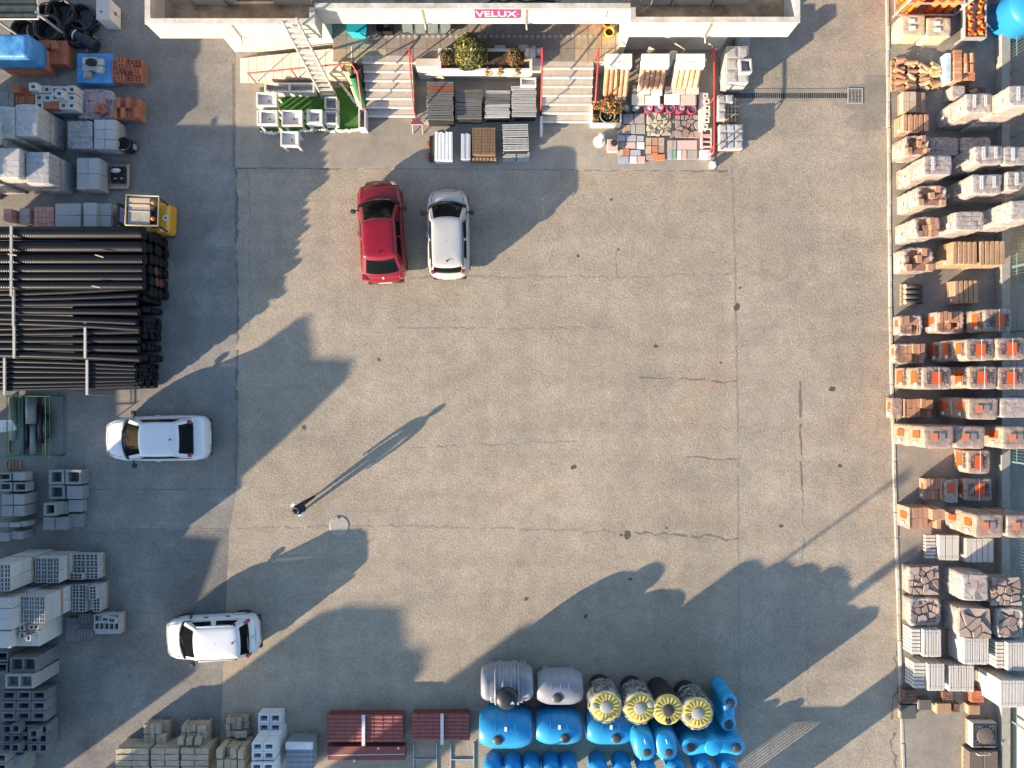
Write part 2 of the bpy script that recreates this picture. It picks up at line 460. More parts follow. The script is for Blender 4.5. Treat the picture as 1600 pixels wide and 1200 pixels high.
ribbon('joint', [(369,262),(371,500),(369,768)], 0.10, 0.010, CRACK, yard, 1.5, 1, 0.8)
ribbon('crack', [(386,262),(391,350),(388,520)], 0.035, 0.0095, CRACKL, yard, 3.0, 2, 0.9)
ribbon('joint', [(372,262),(700,261),(900,263),(1146,268)], 0.10, 0.010, CRACK, yard, 1.2, 3, 0.7)
ribbon('joint', [(1143,262),(1148,430),(1152,640),(1154,900),(1156,1200)], 0.05, 0.010, CRACKL, yard, 0.9, 4, 0.6)
ribbon('joint', [(640,433),(960,433),(1150,428)], 0.05, 0.0098, CRACKL, yard, 2.2, 5, 0.9)
ribbon('joint', [(620,512),(860,514),(960,512)], 0.04, 0.0098, CRACKL, yard, 2.0, 6, 0.9)
ribbon('crack', [(1000,592),(1080,592),(1120,598),(1152,595)], 0.04, 0.0102, CRACK, yard, 2.2, 7, 0.8)
ribbon('crack', [(1070,712),(1110,718),(1152,718)], 0.03, 0.0102, CRACK, yard, 2.2, 8, 0.8)
ribbon('joint', [(372,826),(620,822),(860,828),(980,832)], 0.05, 0.0098, CRACKL, yard, 2.0, 9, 0.9)
ribbon('crack', [(980,832),(1090,838),(1110,838),(1135,843),(1154,842)], 0.06, 0.0102, CRACK, yard, 2.5, 10, 0.9)
ribbon('joint', [(640,700),(900,690)], 0.03, 0.0098, CRACKL, yard, 3.0, 11, 0.9)
ribbon('joint', [(962,382),(963,432)], 0.03, 0.0098, CRACKL, yard, 0.8, 12, 0.5)
ribbon('crack', [(1250,595),(1251,720),(1253,760)], 0.07, 0.0102, CRACK, lane, 1.2, 13, 0.7)
ribbon('crack', [(1254,760),(1256,900),(1262,1010),(1262,1120)], 0.04, 0.0102, CRACKL, lane, 3, 14, 0.9)
ribbon('crack', [(1405,980),(1396,1010),(1402,1060),(1392,1120),(1400,1200)], 0.06, 0.0102, CRACK, lane, 5, 15, 0.9)
ribbon('joint', [(222,100),(362,98)], 0.03, 0.004, CRACKL, G0, 0.8, 16, 0.4)
ribbon('joint', [(364,100),(365,262)], 0.05, 0.004, CRACK, G0, 0.6, 17, 0.5)
ribbon('joint', [(130,765),(368,764)], 0.035, 0.004, CRACK, G0, 0.8, 18, 0.5)
ribbon('joint', [(120,828),(366,826)], 0.03, 0.004, CRACK, G0, 1.2, 19, 0.5)
ribbon('joint', [(225,200),(262,192)], 0.02, 0.004, CRACKL, G0, 0.8, 20, 0.5)
for i, (u, v, r) in enumerate([(980,836,7),(896,730,4.6),(1151,480,6),(1300,608,5),(1220,822,3.5),(903,400,2.6),(966,390,2),(1024,541,3.5),
                               (1156,450,2.2),(592,562,3),(475,668,4),(970,836,2.5),(1041,825,2),(985,905,3),(822,936,3.5),(915,963,3.5),(1312,728,3.5),(1126,567,2),(955,312,2.5),(690,380,3)]):
    blot('stain', u, v, r*.85, 0.0105, STAIN, yard if u < 1150 else lane, i)
# manhole in the yard and drain along the lane
mh = thing('manhole', 'round concrete manhole lid with pale ring near the walking person', 'manhole', P(530, 821, 0.006))
b = MB(); b.lathe([(0.34,0.0),(0.395,0.0),(0.395,0.009),(0.34,0.009)], n=28); b.build('ring', pm('manhole_ring', (0.31,0.29,0.25), 0.9, 0.2, 10), mh)
b = MB(); b.lathe([(0.0001,0.002),(0.335,0.002),(0.335,0.006),(0.0001,0.006)], n=28); b.build('lid', pm('manhole_lid', (0.23,0.19,0.155), 0.9, 0.2, 10), mh)
b = MB(); b.box(-0.06,0.27,0.004,0.05,0.36,0.013); b.build('lifting_slot', DARKST, mh)
dr = thing('drain_channel', 'long narrow slotted drain channel crossing the lane', 'drain', P(1228, 149.5, 0.006))
b = MB(); x0 = -2.45; b.box(x0,-0.10,0,2.42,0.10,0.004); b.build('channel', DARKST, dr)
b = MB(); b.box(x0,0.10,0,2.42,0.27,0.012); b.box(x0,-0.24,0,2.42,-0.10,0.012); b.build('concrete_border', PADC, dr)
b = MB()
for i in range(60):
    x = x0+0.04+i*0.081; b.box(x,-0.095,0.004,x+0.026,0.095,0.018)
tag(b.build('grate_bars', pm('dirty_steel',(0.13,0.13,0.12),0.7,0.25,9), dr), kind='stuff')
gg = thing('drain_grate', 'square iron drain grate at the end of the slotted channel', 'drain', P(1336, 150, 0.006))
b = MB(); b.box(-0.29,-0.29,0,0.29,0.29,0.005); b.build('sump', BLACKR, gg)
b = MB()
for s_ in (-1, 1):
    b.box(s_*0.275-0.02,-0.295,0.005,s_*0.275+0.02,0.295,0.028); b.box(-0.255,s_*0.275-0.02,0.005,0.255,s_*0.275+0.02,0.028)
b.build('frame', STEEL, gg)
b = MB()
for i in range(9): b.box(-0.252,-0.235+i*0.056,0.005,0.252,-0.213+i*0.056,0.022)
for i in (-1, 0, 1): b.box(i*0.13-0.015,-0.252,0.008,i*0.13+0.015,0.252,0.0235)
b.build('grid', pm('worn_iron', (0.30,0.27,0.24), 0.6, 0.2, 10, metal=0.3), gg)
sheet('concrete_patch', [P(1300,165), P(1388,180), P(1388,118), P(1352,118), P(1348,132), P(1300,138)], 0.0098, PADC, '', parent=lane)
blot('damp_patch', 1352, 190, 26, 0.0092, PADC, lane, 71, 0.7)
# ---------------------------------------------------------------- shop building
shop = thing('shop_building', 'white rendered shop building with roof terrace parapet and sign boards', 'building', (0, 12.6, 0))
SY = 12.6
def sb(name, mat, *boxes, parent=None):
    b = MB()
    for (x0, y0, z0, x1, y1, z1) in boxes: b.box(x0, y0-SY, z0, x1, y1-SY, z1)
    return b.build(name, mat, parent or shop)
Z0, Z1 = 3.0, 3.95
sb('ground_floor_wall', WHITEW, (-10.8,12.95,0,-6.75,20,2.94))
sb('ground_floor_wall', WHITEW, (4.0,13.05,0,8.12,20,2.94))
sb('pillar', WHITEW, (4.0,12.55,0,4.22,13.04,2.94))
sb('shop_front_wall', CREAMW, (-6.74,14.3,0,3.99,14.5,2.94))
sb('terrace_slab', TERRF, (-12.1,12.23,2.96,-6.64,20,3.02))
sb('terrace_slab', TERRF, (-6.63,12.74,2.955,3.98,20,3.015))
sb('terrace_slab', TERRF, (3.99,12.28,2.96,9.46,20,3.02))
pl = sb('parapet_wall', WHITEW, (-12.27,12.07,Z0-.05,-6.62,12.22,Z1), (-12.27,12.221,Z0-.05,-12.12,20,Z1), (-6.77,12.221,Z0-.05,-6.62,12.57,Z1))
sb('coping', COPING, (-12.29,12.05,Z1,-6.60,12.235,Z1+.04), (-12.29,12.236,Z1,-12.105,20,Z1+.04), (-6.785,12.236,Z1,-6.60,12.60,Z1+.04), parent=pl)
sb('inner_face', CREAMW, (-12.119,12.225,3.03,-12.09,20,Z1-.01), parent=pl)
pc = sb('parapet_wall', WHITEW, (-6.62,12.58,Z0-.05,3.97,12.73,Z1))
sb('coping', COPING, (-6.59,12.56,Z1,3.96,12.745,Z1+.04), parent=pc)
pr = sb('parapet_wall', WHITEW, (3.97,12.12,Z0-.05,9.62,12.27,Z1), (9.47,12.271,Z0-.05,9.62,20,Z1), (3.97,12.271,Z0-.05,4.12,12.57,Z1))
sb('coping', COPING, (3.965,12.10,Z1,9.64,12.285,Z1+.04), (9.455,12.286,Z1,9.64,20,Z1+.04), (3.965,12.286,Z1,4.135,12.60,Z1+.04), parent=pr)
# set-back upper storey seen over the parapet
for (x0, x1) in ((-11.0,-9.95),(-9.86,-9.55),(-8.25,-6.95),(4.45,5.5),(5.62,6.9),(7.05,8.2)):
    sb('upper_wall', WHITEW, (x0,13.2,3.03,x1,13.4,5.6))
sb('recess_wall', CREAMW, (-9.54,13.46,3.03,-8.26,13.6,5.6), (-11,13.61,3.03,-7,13.7,5.6), (4.4,13.5,3.03,8.3,13.6,5.6))
sb('window_sill', COPING, (-9.6,13.12,3.2,-8.2,13.19,3.26))
for x in (-9.91, 5.56, 6.97): sb('rain_pipe', STEEL, (x-.035,13.12,3.03,x+.035,13.19,5.6))
b = MB(); b.tube([(-.9,.62,3.06),(-.6,.78,3.06),(-.3,.66,3.06),(.1,.8,3.06),(.5,.67,3.06),(.9,.74,3.06),(1.5,.7,3.06)], 0.03, 6); b.build('roof_cable', BLACKR, shop)
# board seams of the fascia
for (xa, xb, yf) in ((-12.0,-6.8,12.07),(-6.3,3.8,12.58),(4.2,9.5,12.12)):
    x = xa
    while x < xb:
        sb('board_seam', COPING, (x-.006,yf-.004,Z0-.03,x+.006,yf-.0005,Z1-.01)); x += .62
# rain spouts set in slots of the fascia
for (x, y) in ((-9.42,12.07),(-3.02,12.58),(.5,12.58),(6.72,12.12)):
    o = sb('spout_slot', pm('slot_shade', (0.20,0.17,0.14), 0.9, 0.2, 6), (x-.04,y-.012,Z0+.08,x+.04,y-.001,Z1-.06))
    b = MB(); b.cyl((x,y-SY-.01,Z0+.06),(x+.02,y-SY-.24,Z0-.02),.028,n=8); b.build('spout_pipe', STEEL, o)
# shop front below the terrace: glazing behind the stacks
for i in range(5):
    x = -6.2+i*2.05
    f = sb('shop_window', pm('window_frame', (0.10,0.11,0.11), 0.5, 0.1, 6), (x,14.24,1.1,x+1.9,14.299,2.8))
    sb('pane', GLASSD, (x+.06,14.22,1.16,x+1.84,14.239,2.74), parent=f)
# red arc emblem and shelf beam on the wing wall
b = MB()
pts = []
for i in range(9):
    t = math.pi*(1.15+0.7*i/8); pts.append((7.45+.27*math.cos(t), 13.04-SY, 2.62+.2*math.sin(t)))
b.tube(pts, .018, 6); b.build('red_arc_emblem', mprint('emblem_red', (0.55,0.02,0.06)), shop)
b = MB(); b.cyl((7.45,13.045-SY,2.28),(7.45,13.03-SY,2.28),.06,n=12); b.build('emblem_dot', mprint('emblem_blue', (0.10,0.22,0.42)), shop)
sb('awning_box', CREAMW, (4.9,12.93,2.5,6.95,13.049,2.62))
# sign boards on the middle fascia
def board(name, label, x0, x1, z0, z1, mat, parent=shop):
    return sb(name, mat, (x0,12.545,z0,x1,12.579,z1), parent=parent)
board('white_sign_board', '', -2.79, -1.27, 3.40, 3.92, WHITEP)
vb = board('sign_board', '', -1.26, .27, 3.40, 3.92, mprint('sign_red', (0.62,0.035,0.13)))
put('lettering', text_mesh('VELUX', WHITEP, 0.012), vb, (-.54, 12.541-SY, 3.66), rot=(R(90),0,0), sc=(.46,.52,1))
b = MB(); b.cyl((.19,12.544-SY,3.66),(.19,12.538-SY,3.66),.022,n=8); b.build('lettering_dot', WHITEP, vb)
gb = board('sign_board', '', .98, 3.2, 3.42, 3.92, WHITEP)
GRN = mprint('sign_green', (0.25,0.50,0.12)); BLU = mprint('sign_blue', (0.16,0.34,0.55))
sb('print', GRN, (1.12,12.541,3.86,1.7,12.5445,3.89), (2.5,12.541,3.86,3.16,12.5445,3.89), parent=gb)
b = MB()
for (x, z, r) in ((1.08,3.80,.05),(1.16,3.70,.045),(1.22,3.60,.05)): b.cyl((x,12.5445-SY,z),(x,12.539-SY,z),r,n=10)
b.build('print', BLU, gb)
sb('print', mprint('sign_brown', (0.35,0.2,0.1)), (3.0,12.541,3.55,3.14,12.5445,3.60), parent=gb)

# ---------------------------------------------------------------- raised entrance, stairs, ramp
ent = thing('entrance_terrace', 'raised tiled entrance terrace between the two white stairways', 'terrace', (0, 12.6, 0))
TF = pm('terrace_tile', (0.27,0.23,0.20), 0.55, 0.14, 7, orand=0.12)
TFC = pm('terrace_tile_pale', (0.36,0.29,0.20), 0.6, 0.2, 5, orand=0.1)
b = MB(); b.box(-6.74,12.10-SY,0.031,3.99,14.29-SY,1.02); b.build('plinth', WHITEW, ent)
tb = MB(); tb.box(-.245,-.245,0,.245,.245,.02); tme = tb.mesh('floor_tile', TF); tme2 = tb.mesh('floor_tile', TFC)
for i in range(21):
    for j in range(4):
        x = -6.48+i*.505; y = 12.37+j*.505
        put('floor_tile', tme2 if (i < 4 and j == 0) or i > 17 else tme, ent, (x, y-SY, 1.021))
dm = MB(); dm.add([(-.09,0,0),(0,-.09,0),(.09,0,0),(0,.09,0)], [(0,1,2,3)]); dme = dm.mesh('diamond_inlay', pm('diamond_tile', (0.45,0.42,0.38), 0.5, 0.08, 6))
for i in range(40): put('diamond_inlay', dme, ent, (-5.4+i*.22, 13.07-SY, 1.0455))
b = MB()
d = [(-1.52,12.98),(-1.18,12.62),(-.84,12.98),(-1.18,13.34)]
for p, q in zip(d, d[1:]+d[:1]): b.tube([(p[0],p[1]-SY,1.045),(q[0],q[1]-SY,1.045)], .012, 4)
b.build('large_diamond_inlay', pm('inlay_red', (0.25,0.1,0.07), 0.6, 0.1, 6), ent)

def stairway(name, label, x0, x1, yb):
    t = thing(name, label, 'stairs', ((x0+x1)/2, yb, 0.03))
    w = (x1-x0)/2
    TR = pm('stair_tread', (0.44,0.385,0.32), 0.8, 0.12, 5, orand=0.08, bump=0.002)
    for i in range(7):
        y = i*.282; z = (i+1)*.145
        b = MB(); b.box(-w, y+.05, 0, w, min(y+.332, 1.97) if i < 6 else 1.97, z); s_ = b.build('step', TR, t)
        b = MB(); b.box(-w-.01, y-.015, z-.05, w+.01, y+.049, z+.012); b.build('nosing', STONEW, s_)
    return t
stairway('stairway', 'white stone stairway beside the green turf display', -5.62, -3.78, 10.38)
stairway('stairway', 'white stone stairway beside the roof tile display', 1.16, 3.06, 10.16)
b = MB(); b.box(1.08,9.62,0.03,1.19,10.35,.3); tag(b.build('low_wall', STONEW), 'short white upstand wall at the foot of the stairs by the tile display', 'wall')
# red railings
def railing(name, label, pts, posts, r=.03):
    t = thing(name, label, 'railing', (pts[0][0], pts[0][1], 0))
    o = Vector((pts[0][0], pts[0][1], 0))
    b = MB(); b.tube([Vector(p)-o for p in pts], r, 8); b.build('handrail', REDP, t)
    for (a, c) in posts:
        b = MB(); b.cyl(Vector(a)-o, Vector(c)-o, r*.85, n=8); b.build('post', REDP, t)
    return t
def zr(x): return max(0.0, min(1.02, (x+10.6)/4.6*1.02))
railing('ramp_railing', 'red tubular railing along the sloping ramp', [(-9.95,11.68,zr(-9.95)+.9),(-6.15,11.68,zr(-6.15)+.86),(-5.85,11.68,1.9),(-5.66,11.4,1.75),(-5.66,10.45,.95)],
        [((x,11.68,zr(x)),(x,11.68,zr(x)+.9)) for x in (-9.92,-8.2,-6.3)] + [((-5.66,10.46,.1),(-5.66,10.46,.95)), ((-5.66,11.9,1.0),(-5.66,11.42,1.75))])
railing('stair_railing', 'red handrail on the stairway side of the dark grating stacks', [(-3.72,12.2,1.98),(-3.72,11.9,1.96),(-3.72,10.62,1.18),(-3.70,10.3,.92)],
        [((-3.72,12.15,1.03),(-3.72,12.15,1.97)), ((-3.71,10.33,.05),(-3.71,10.33,.94))])
railing('stair_railing', 'red handrail on the second stairway next to the grey gratings', [(1.1,12.2,1.98),(1.1,11.9,1.96),(1.1,10.5,1.1)],
        [((1.1,12.15,1.03),(1.1,12.15,1.97)), ((1.1,10.52,.05),(1.1,10.52,1.12))])
railing('stair_railing', 'red handrail between the stairway and the roof tile display', [(3.14,12.2,1.98),(3.14,11.9,1.96),(3.14,10.62,1.05)],
        [((3.14,12.15,1.03),(3.14,12.15,1.97)), ((3.14,10.64,.05),(3.14,10.64,1.07))])
railing('side_railing', 'long straight red railing edging the tile display beside grey block pallets', [(7.62,12.7,1.0),(7.62,8.95,1.0),(7.62,8.75,.9),(7.5,8.62,.6)],
        [((7.62,y,.05),(7.62,y,1.0)) for y in (12.65,10.8,8.97)])
# ramp
rp = thing('ramp', 'cream paved ramp rising behind the red railing', 'ramp', (-10.6, 11.75, 0.03))
b = MB(); b.add([(0,0,0),(4.6,0,0),(4.6,.95,0),(0,.95,0),(4.6,0,.99),(4.6,.95,.99)], [(0,1,4),(3,5,2),(0,4,5,3),(1,2,5,4)]); b.build('ramp_body', CREAMW, rp)
SLAB = pm('ramp_slab', (0.52,0.46,0.385), 0.85, 0.08, 5, orand=0.07)
sl = math.atan2(.99, 4.6); L_ = math.hypot(.99, 4.6)
for i in range(13):
    b = MB(); c = (i+.5)*L_/13
    b.cbox((0,0,0),(L_/13-.018,.93,.03)); put('paving_slab', b.mesh('paving_slab', SLAB), rp, (c*math.cos(sl), .475, c*math.sin(sl)+.017), rot=(0,-sl,0))
b = MB(); b.box(-10.75,12.72,.031,-9.9,12.94,.05); tag(b.build('ramp_edge', CONC2), 'narrow concrete edge beside the ramp at the wall foot', 'edging')

# ladder leaning on the fascia
ld = thing('ladder', 'long aluminium ladder leaning against the roof parapet', 'ladder', (-7.12, 11.2, 0.03))
tp = Vector((-.22, .80, 4.35)); rl = Vector((.25, .03, 0))
for s_ in (-1, 1):
    b = MB(); b.tube([rl*s_*1.05, tp + rl*s_*.95], .045, 6); b.build('side_rail', ALU, ld)
for i in range(15):
    c = tp*((i+.7)/15.2)
    b = MB(); b.cbox(c,(.49,.11,.03)); b.build('rung', ALU, ld)

# ---------------------------------------------------------------- plants
def leaves(mb, c, rad, n, size, seed, squash=1.0, mats=2, lumps=6, inner=.55):
    rr = random.Random(seed); c = Vector(c)
    bumps = [(Vector((rr.gauss(0,1), rr.gauss(0,1), rr.gauss(0,1))).normalized(), rr.uniform(-.32,.42)) for _ in range(lumps+5)]
    for i in range(n):
        d = Vector((rr.gauss(0,1), rr.gauss(0,1), rr.gauss(0,1)*.9+.25)).normalized()
        k = 1 + sum(a*max(0, d.dot(q))**4 for q, a in bumps)
        p = c + Vector((d.x*rad, d.y*rad, d.z*rad*squash))*k*(inner+(1-inner)*rr.random()**.5)
        nrm = (d + Vector((rr.gauss(0,.5), rr.gauss(0,.5), rr.gauss(0,.5)))).normalized()
        a = nrm.orthogonal().normalized(); a = Matrix.Rotation(rr.uniform(0,6.28), 3, nrm) @ a; e = nrm.cross(a)
        s_ = size*rr.uniform(.6,1.25)
        mb.add([p-a*s_, p+e*s_*.38+nrm*s_*.1, p+a*s_, p-e*s_*.38+nrm*s_*.1], [(0,1,2,3)], rr.randrange(mats))
LEAFY = pm('olive_leaf', (0.14,0.13,0.03), 0.6, 0.25, 8); LEAFY2 = pm('yellow_green_leaf', (0.24,0.20,0.045), 0.6, 0.25, 8)
LEAFG = pm('green_leaf', (0.045,0.075,0.02), 0.6, 0.25, 8); LEAFR = pm('russet_leaf', (0.26,0.075,0.025), 0.6, 0.25, 8); LEAFO = pm('orange_leaf', (0.42,0.19,0.05), 0.6, 0.25, 8)
LEAFD = pm('dark_leaf', (0.055,0.05,0.025), 0.6, 0.25, 8)
BARK = pm('bark', (0.12,0.085,0.055), 0.9, 0.25, 14)
def plant(name, label, cat, loc, rad, n, size, mats, seed, stem=.3, squash=1.0, zc=None, group=None):
    t = thing(name, label, cat, loc, group=group)
    b = MB(); b.cyl((0,0,0),(0.02,0.01,stem),.035,.02,n=7)
    rr = random.Random(seed)
    for i in range(6):
        a = rr.uniform(0,6.28); b.cyl((0.01,0,stem*.7),(math.cos(a)*rad*.6, math.sin(a)*rad*.6, stem+rad*squash*rr.uniform(.1,.9)), .016, .006, n=5)
    b.build('trunk', BARK, t)
    b = MB(); leaves(b, (0,0,zc if zc is not None else stem+rad*squash*.7), rad, n, size, seed, squash, len(mats)); b.build('crown', mats, t)
    return t
pn = thing('planter', 'long white planter trough with bushes above the grating stacks', 'planter', (-1.25, 12.0, 0.03))
b = MB()
b.box(-2.35,-.12,.0,2.35,.16,1.18); b.build('wall_ledge', WHITEW, pn)
b = MB(); z0, z1 = .88, 1.36
b.box(-1.5,-.36,z0,2.0,-.28,z1); b.box(-1.5,.38,z0,2.0,.46,z1); b.box(-1.5,-.279,z0,-1.38,.379,z1); b.box(1.9,-.279,z0,2.0,.379,z1); b.box(-1.379,-.279,z0,1.899,.379,z0+.05)
b.build('trough', STONEW, pn)
b = MB(); b.box(-1.379,-.279,z0+.051,1.899,.379,z1-.08); b.build('soil', SOIL, pn)
plant('round_bush', 'round olive-green clipped bush in the white planter trough', 'bush', (-1.52, 12.02, 1.30), .55, 3400, .085, [LEAFY, LEAFY2, LEAFG, LEAFD], 3, .2, .85)
plant('small_bush', 'small dark russet bush beside the round bush in the planter', 'bush', (-2.42, 12.08, 1.30), .25, 500, .055, [LEAFD, LEAFR, LEAFG], 4, .12, .8)
plant('small_bush', 'dark leafy shrub at the far end of the white planter trough', 'bush', (.13, 12.02, 1.30), .31, 800, .06, [LEAFD, LEAFG, LEAFR], 5, .15, .8)
for i, (x, s_) in enumerate(((-.92,.13),(-.42,.14),(.2,.15))):
    plant('trailing_plant', ['orange plant trailing over the planter edge closest to the round bush','orange plant trailing over the planter edge, middle one of three','orange plant trailing over the planter edge below the dark shrub'][i],
          'plant', (x, 11.66, 1.30), s_, 160, .055, [LEAFO, LEAFY2, LEAFO], 8+i, .04, 1.6, zc=-.08)
plant('weed_tuft', 'small green weed growing at the foot of the planter wall', 'plant', (-3.0,11.75,.03), .12, 70, .05, [LEAFY2, LEAFG], 15, .03, .5)

# white boxes and goods on the ledge beside the planter
for i, (x, y, w, d_, h_, m_, lb) in enumerate((
    (-.45,12.42,.42,.2,.16,PAPER,'white sample box behind the round bush'), (.42,12.38,.36,.3,.2,pm('pale_blue_card',(0.45,0.58,0.66),0.7,0.05,6),'pale blue and white sample box on the terrace edge'),
    (.8,12.2,.18,.55,.22,BLOCKW,'upright white slab sample standing on the ledge end'), (1.0,12.28,.2,.26,.2,PINKB,'pink sample block next to the white slab sample'),
    (.55,12.12,.2,.5,.25,WOODL,'brown card sample box by the planter end'))):
    t = thing('sample_box', lb, 'box', (x, y+.15, 1.215 if y+.15 < 12.3 else 1.045))
    b = MB(); b.bbox(-w/2,-d_/2,0,w/2,d_/2,h_,.012); b.build('box_body', m_, t)
    b = MB(); b.box(-w*.3,-d_*.3,h_,w*.3,d_*.3,h_+.004); b.build('lid_label', PAPER, t)
tw = thing('trough_sink', 'white stone sink standing under the end of the planter ledge', 'sink', (.62, 11.5, 0.03))
b = MB(); b.box(-.3,-.16,.5,.3,.16,.55); b.box(-.3,-.16,.551,.3,-.11,.7); b.box(-.3,.11,.551,.3,.16,.7); b.box(-.3,-.109,.551,-.25,.109,.7); b.box(.25,-.109,.551,.3,.109,.7); b.build('basin', STONEW, tw)
for s_ in (-1,1):
    b = MB(); b.box(s_*.22-.05,-.12,0,s_*.22+.05,.12,.499); b.build('support', STONEW, tw)

# goods under the roof edge: roof window panels, teal bin
for i in range(4):
    x = -3.88+i*.47
    t = thing('roof_window', ['grey-green roof window panel leaning under the fascia, closest to the teal bin','grey-green roof window panel leaning under the fascia, second from the bin','grey-green roof window panel leaning under the fascia, third from the bin','grey-green roof window panel leaning under the fascia, farthest from the bin'][i], 'window', (x, 13.35, 1.045))
    M = Matrix.Rotation(R(38), 3, 'X'); 
    b = MB(); b.cbox((0,.02,.36),(.44,.74,.05),M=M); b.build('frame', DARKST, t)
    b = MB(); b.cbox((0,.0,.385),(.37,.66,.03),M=M); b.build('pane', pm('grey_green_glass', (0.15,0.17,0.155), 0.15, 0.1, 4, spec=0.7), t)
t = thing('teal_bin', 'teal plastic bin under the shop fascia', 'bin', (-5.72, 13.2, 1.045))
TEAL = pm('teal_plastic', (0.02,0.42,0.50), 0.4, 0.06, 5)
b = MB(); r0 = [(-.24,-.2,0),(.24,-.2,0),(.24,.2,0),(-.24,.2,0)]; r1 = [(-.33,-.27,.62),(.33,-.27,.62),(.33,.27,.62),(-.33,.27,.62)]
b.loft([r0, r1], sm=False); b.build('bin_body', TEAL, t)
b = MB(); b.cbox((.02,.0,.66),(.72,.62,.04),M=Matrix.Rotation(R(6),3,'Y')); b.build('lid', TEAL, t)
t = thing('black_crate', 'black plastic crate standing beside the teal bin', 'crate', (-4.75, 13.3, 1.045))
b = MB()
b.box(-.3,-.2,0,.3,.2,.03)
for (x0,y0,x1,y1) in ((-.3,-.2,.3,-.17),(-.3,.17,.3,.2),(-.3,-.169,-.27,.169),(.27,-.169,.3,.169)): b.box(x0,y0,.031,x1,y1,.3)
b.build('crate_body', BLACKP, t)
b = MB(); b.box(-.26,-.16,.031,.26,.16,.22); b.build('contents', DARKST, t)
for i,(x,y,m_) in enumerate(((3.05,13.75,ORANGEPV),(3.55,13.45,ORANGEPV),(3.62,13.1,pm('yellow_toy',(0.75,0.55,0.05),0.4,0.05,5)),(3.6,13.8,LEAFR))):
    lb = ['round orange clay pot under the fascia near the shop wall','orange clay pot next to the white pillar','yellow pot by the white pillar closest to the stairs','russet clay pot at the pillar foot behind the others'][i]
    t = thing('clay_pot', lb, 'pot', (x,y,1.045))
    b = MB(); b.lathe([(.09,0),(.15,.14),(.17,.28),(.19,.28),(.19,.33),(.16,.33),(.13,.2)], n=16); b.build('pot_body', m_, t)
    b = MB(); b.lathe([(.001,.2),(.14,.22),(.001,.24)], n=12); b.build('soil', SOIL, t)
# ---------------------------------------------------------------- cars
def car_glass():
    m = bpy.data.materials.new('car_glass'); m.use_nodes = True
    nt = m.node_tree; N = nt.nodes; L = nt.links
    bs = N['Principled BSDF']; bs.inputs['Base Color'].default_value = (0.012,0.016,0.016,1); bs.inputs['Roughness'].default_value = 0.04; bs.inputs['Specular IOR Level'].default_value = 0.22
    tr = N.new('ShaderNodeBsdfTransparent'); tr.inputs[0].default_value = (0.36,0.42,0.39,1)
    mx = N.new('ShaderNodeMixShader'); mx.inputs[0].default_value = 0.42
    L.new(tr.outputs[0], mx.inputs[1]); L.new(bs.outputs[0], mx.inputs[2]); L.new(mx.outputs[0], N['Material Output'].inputs['Surface'])
    return m
CARGLASS = car_glass()
TAILR = pm('tail_lamp_red', (0.24,0.008,0.014), 0.15, 0.1, 20, spec=0.7, coat=0.5)
LAMPC = pm('head_lamp_clear', (0.55,0.56,0.58), 0.08, 0.15, 30, metal=0.5, spec=0.8)
TRIM = pm('black_trim', (0.02,0.02,0.022), 0.55, 0.1, 10)
SEAT = pm('seat_cloth', (0.06,0.058,0.055), 0.9, 0.2, 20)
DASH = pm('dashboard_plastic', (0.035,0.034,0.032), 0.7, 0.15, 12)
PLATE = pm('number_plate_white', (0.70,0.70,0.68), 0.5, 0.03, 5)

def smooth(t): return t*t*(3-2*t)
def interp(tab, x):
    if x <= tab[0][0]: return tab[0][1]
    for (a, ya), (c, yc) in zip(tab[:-1], tab[1:]):
        if x <= c: 
            t = (x-a)/(c-a); return ya + (yc-ya)*(t*.35+smooth(t)*.65)
    return tab[-1][1]

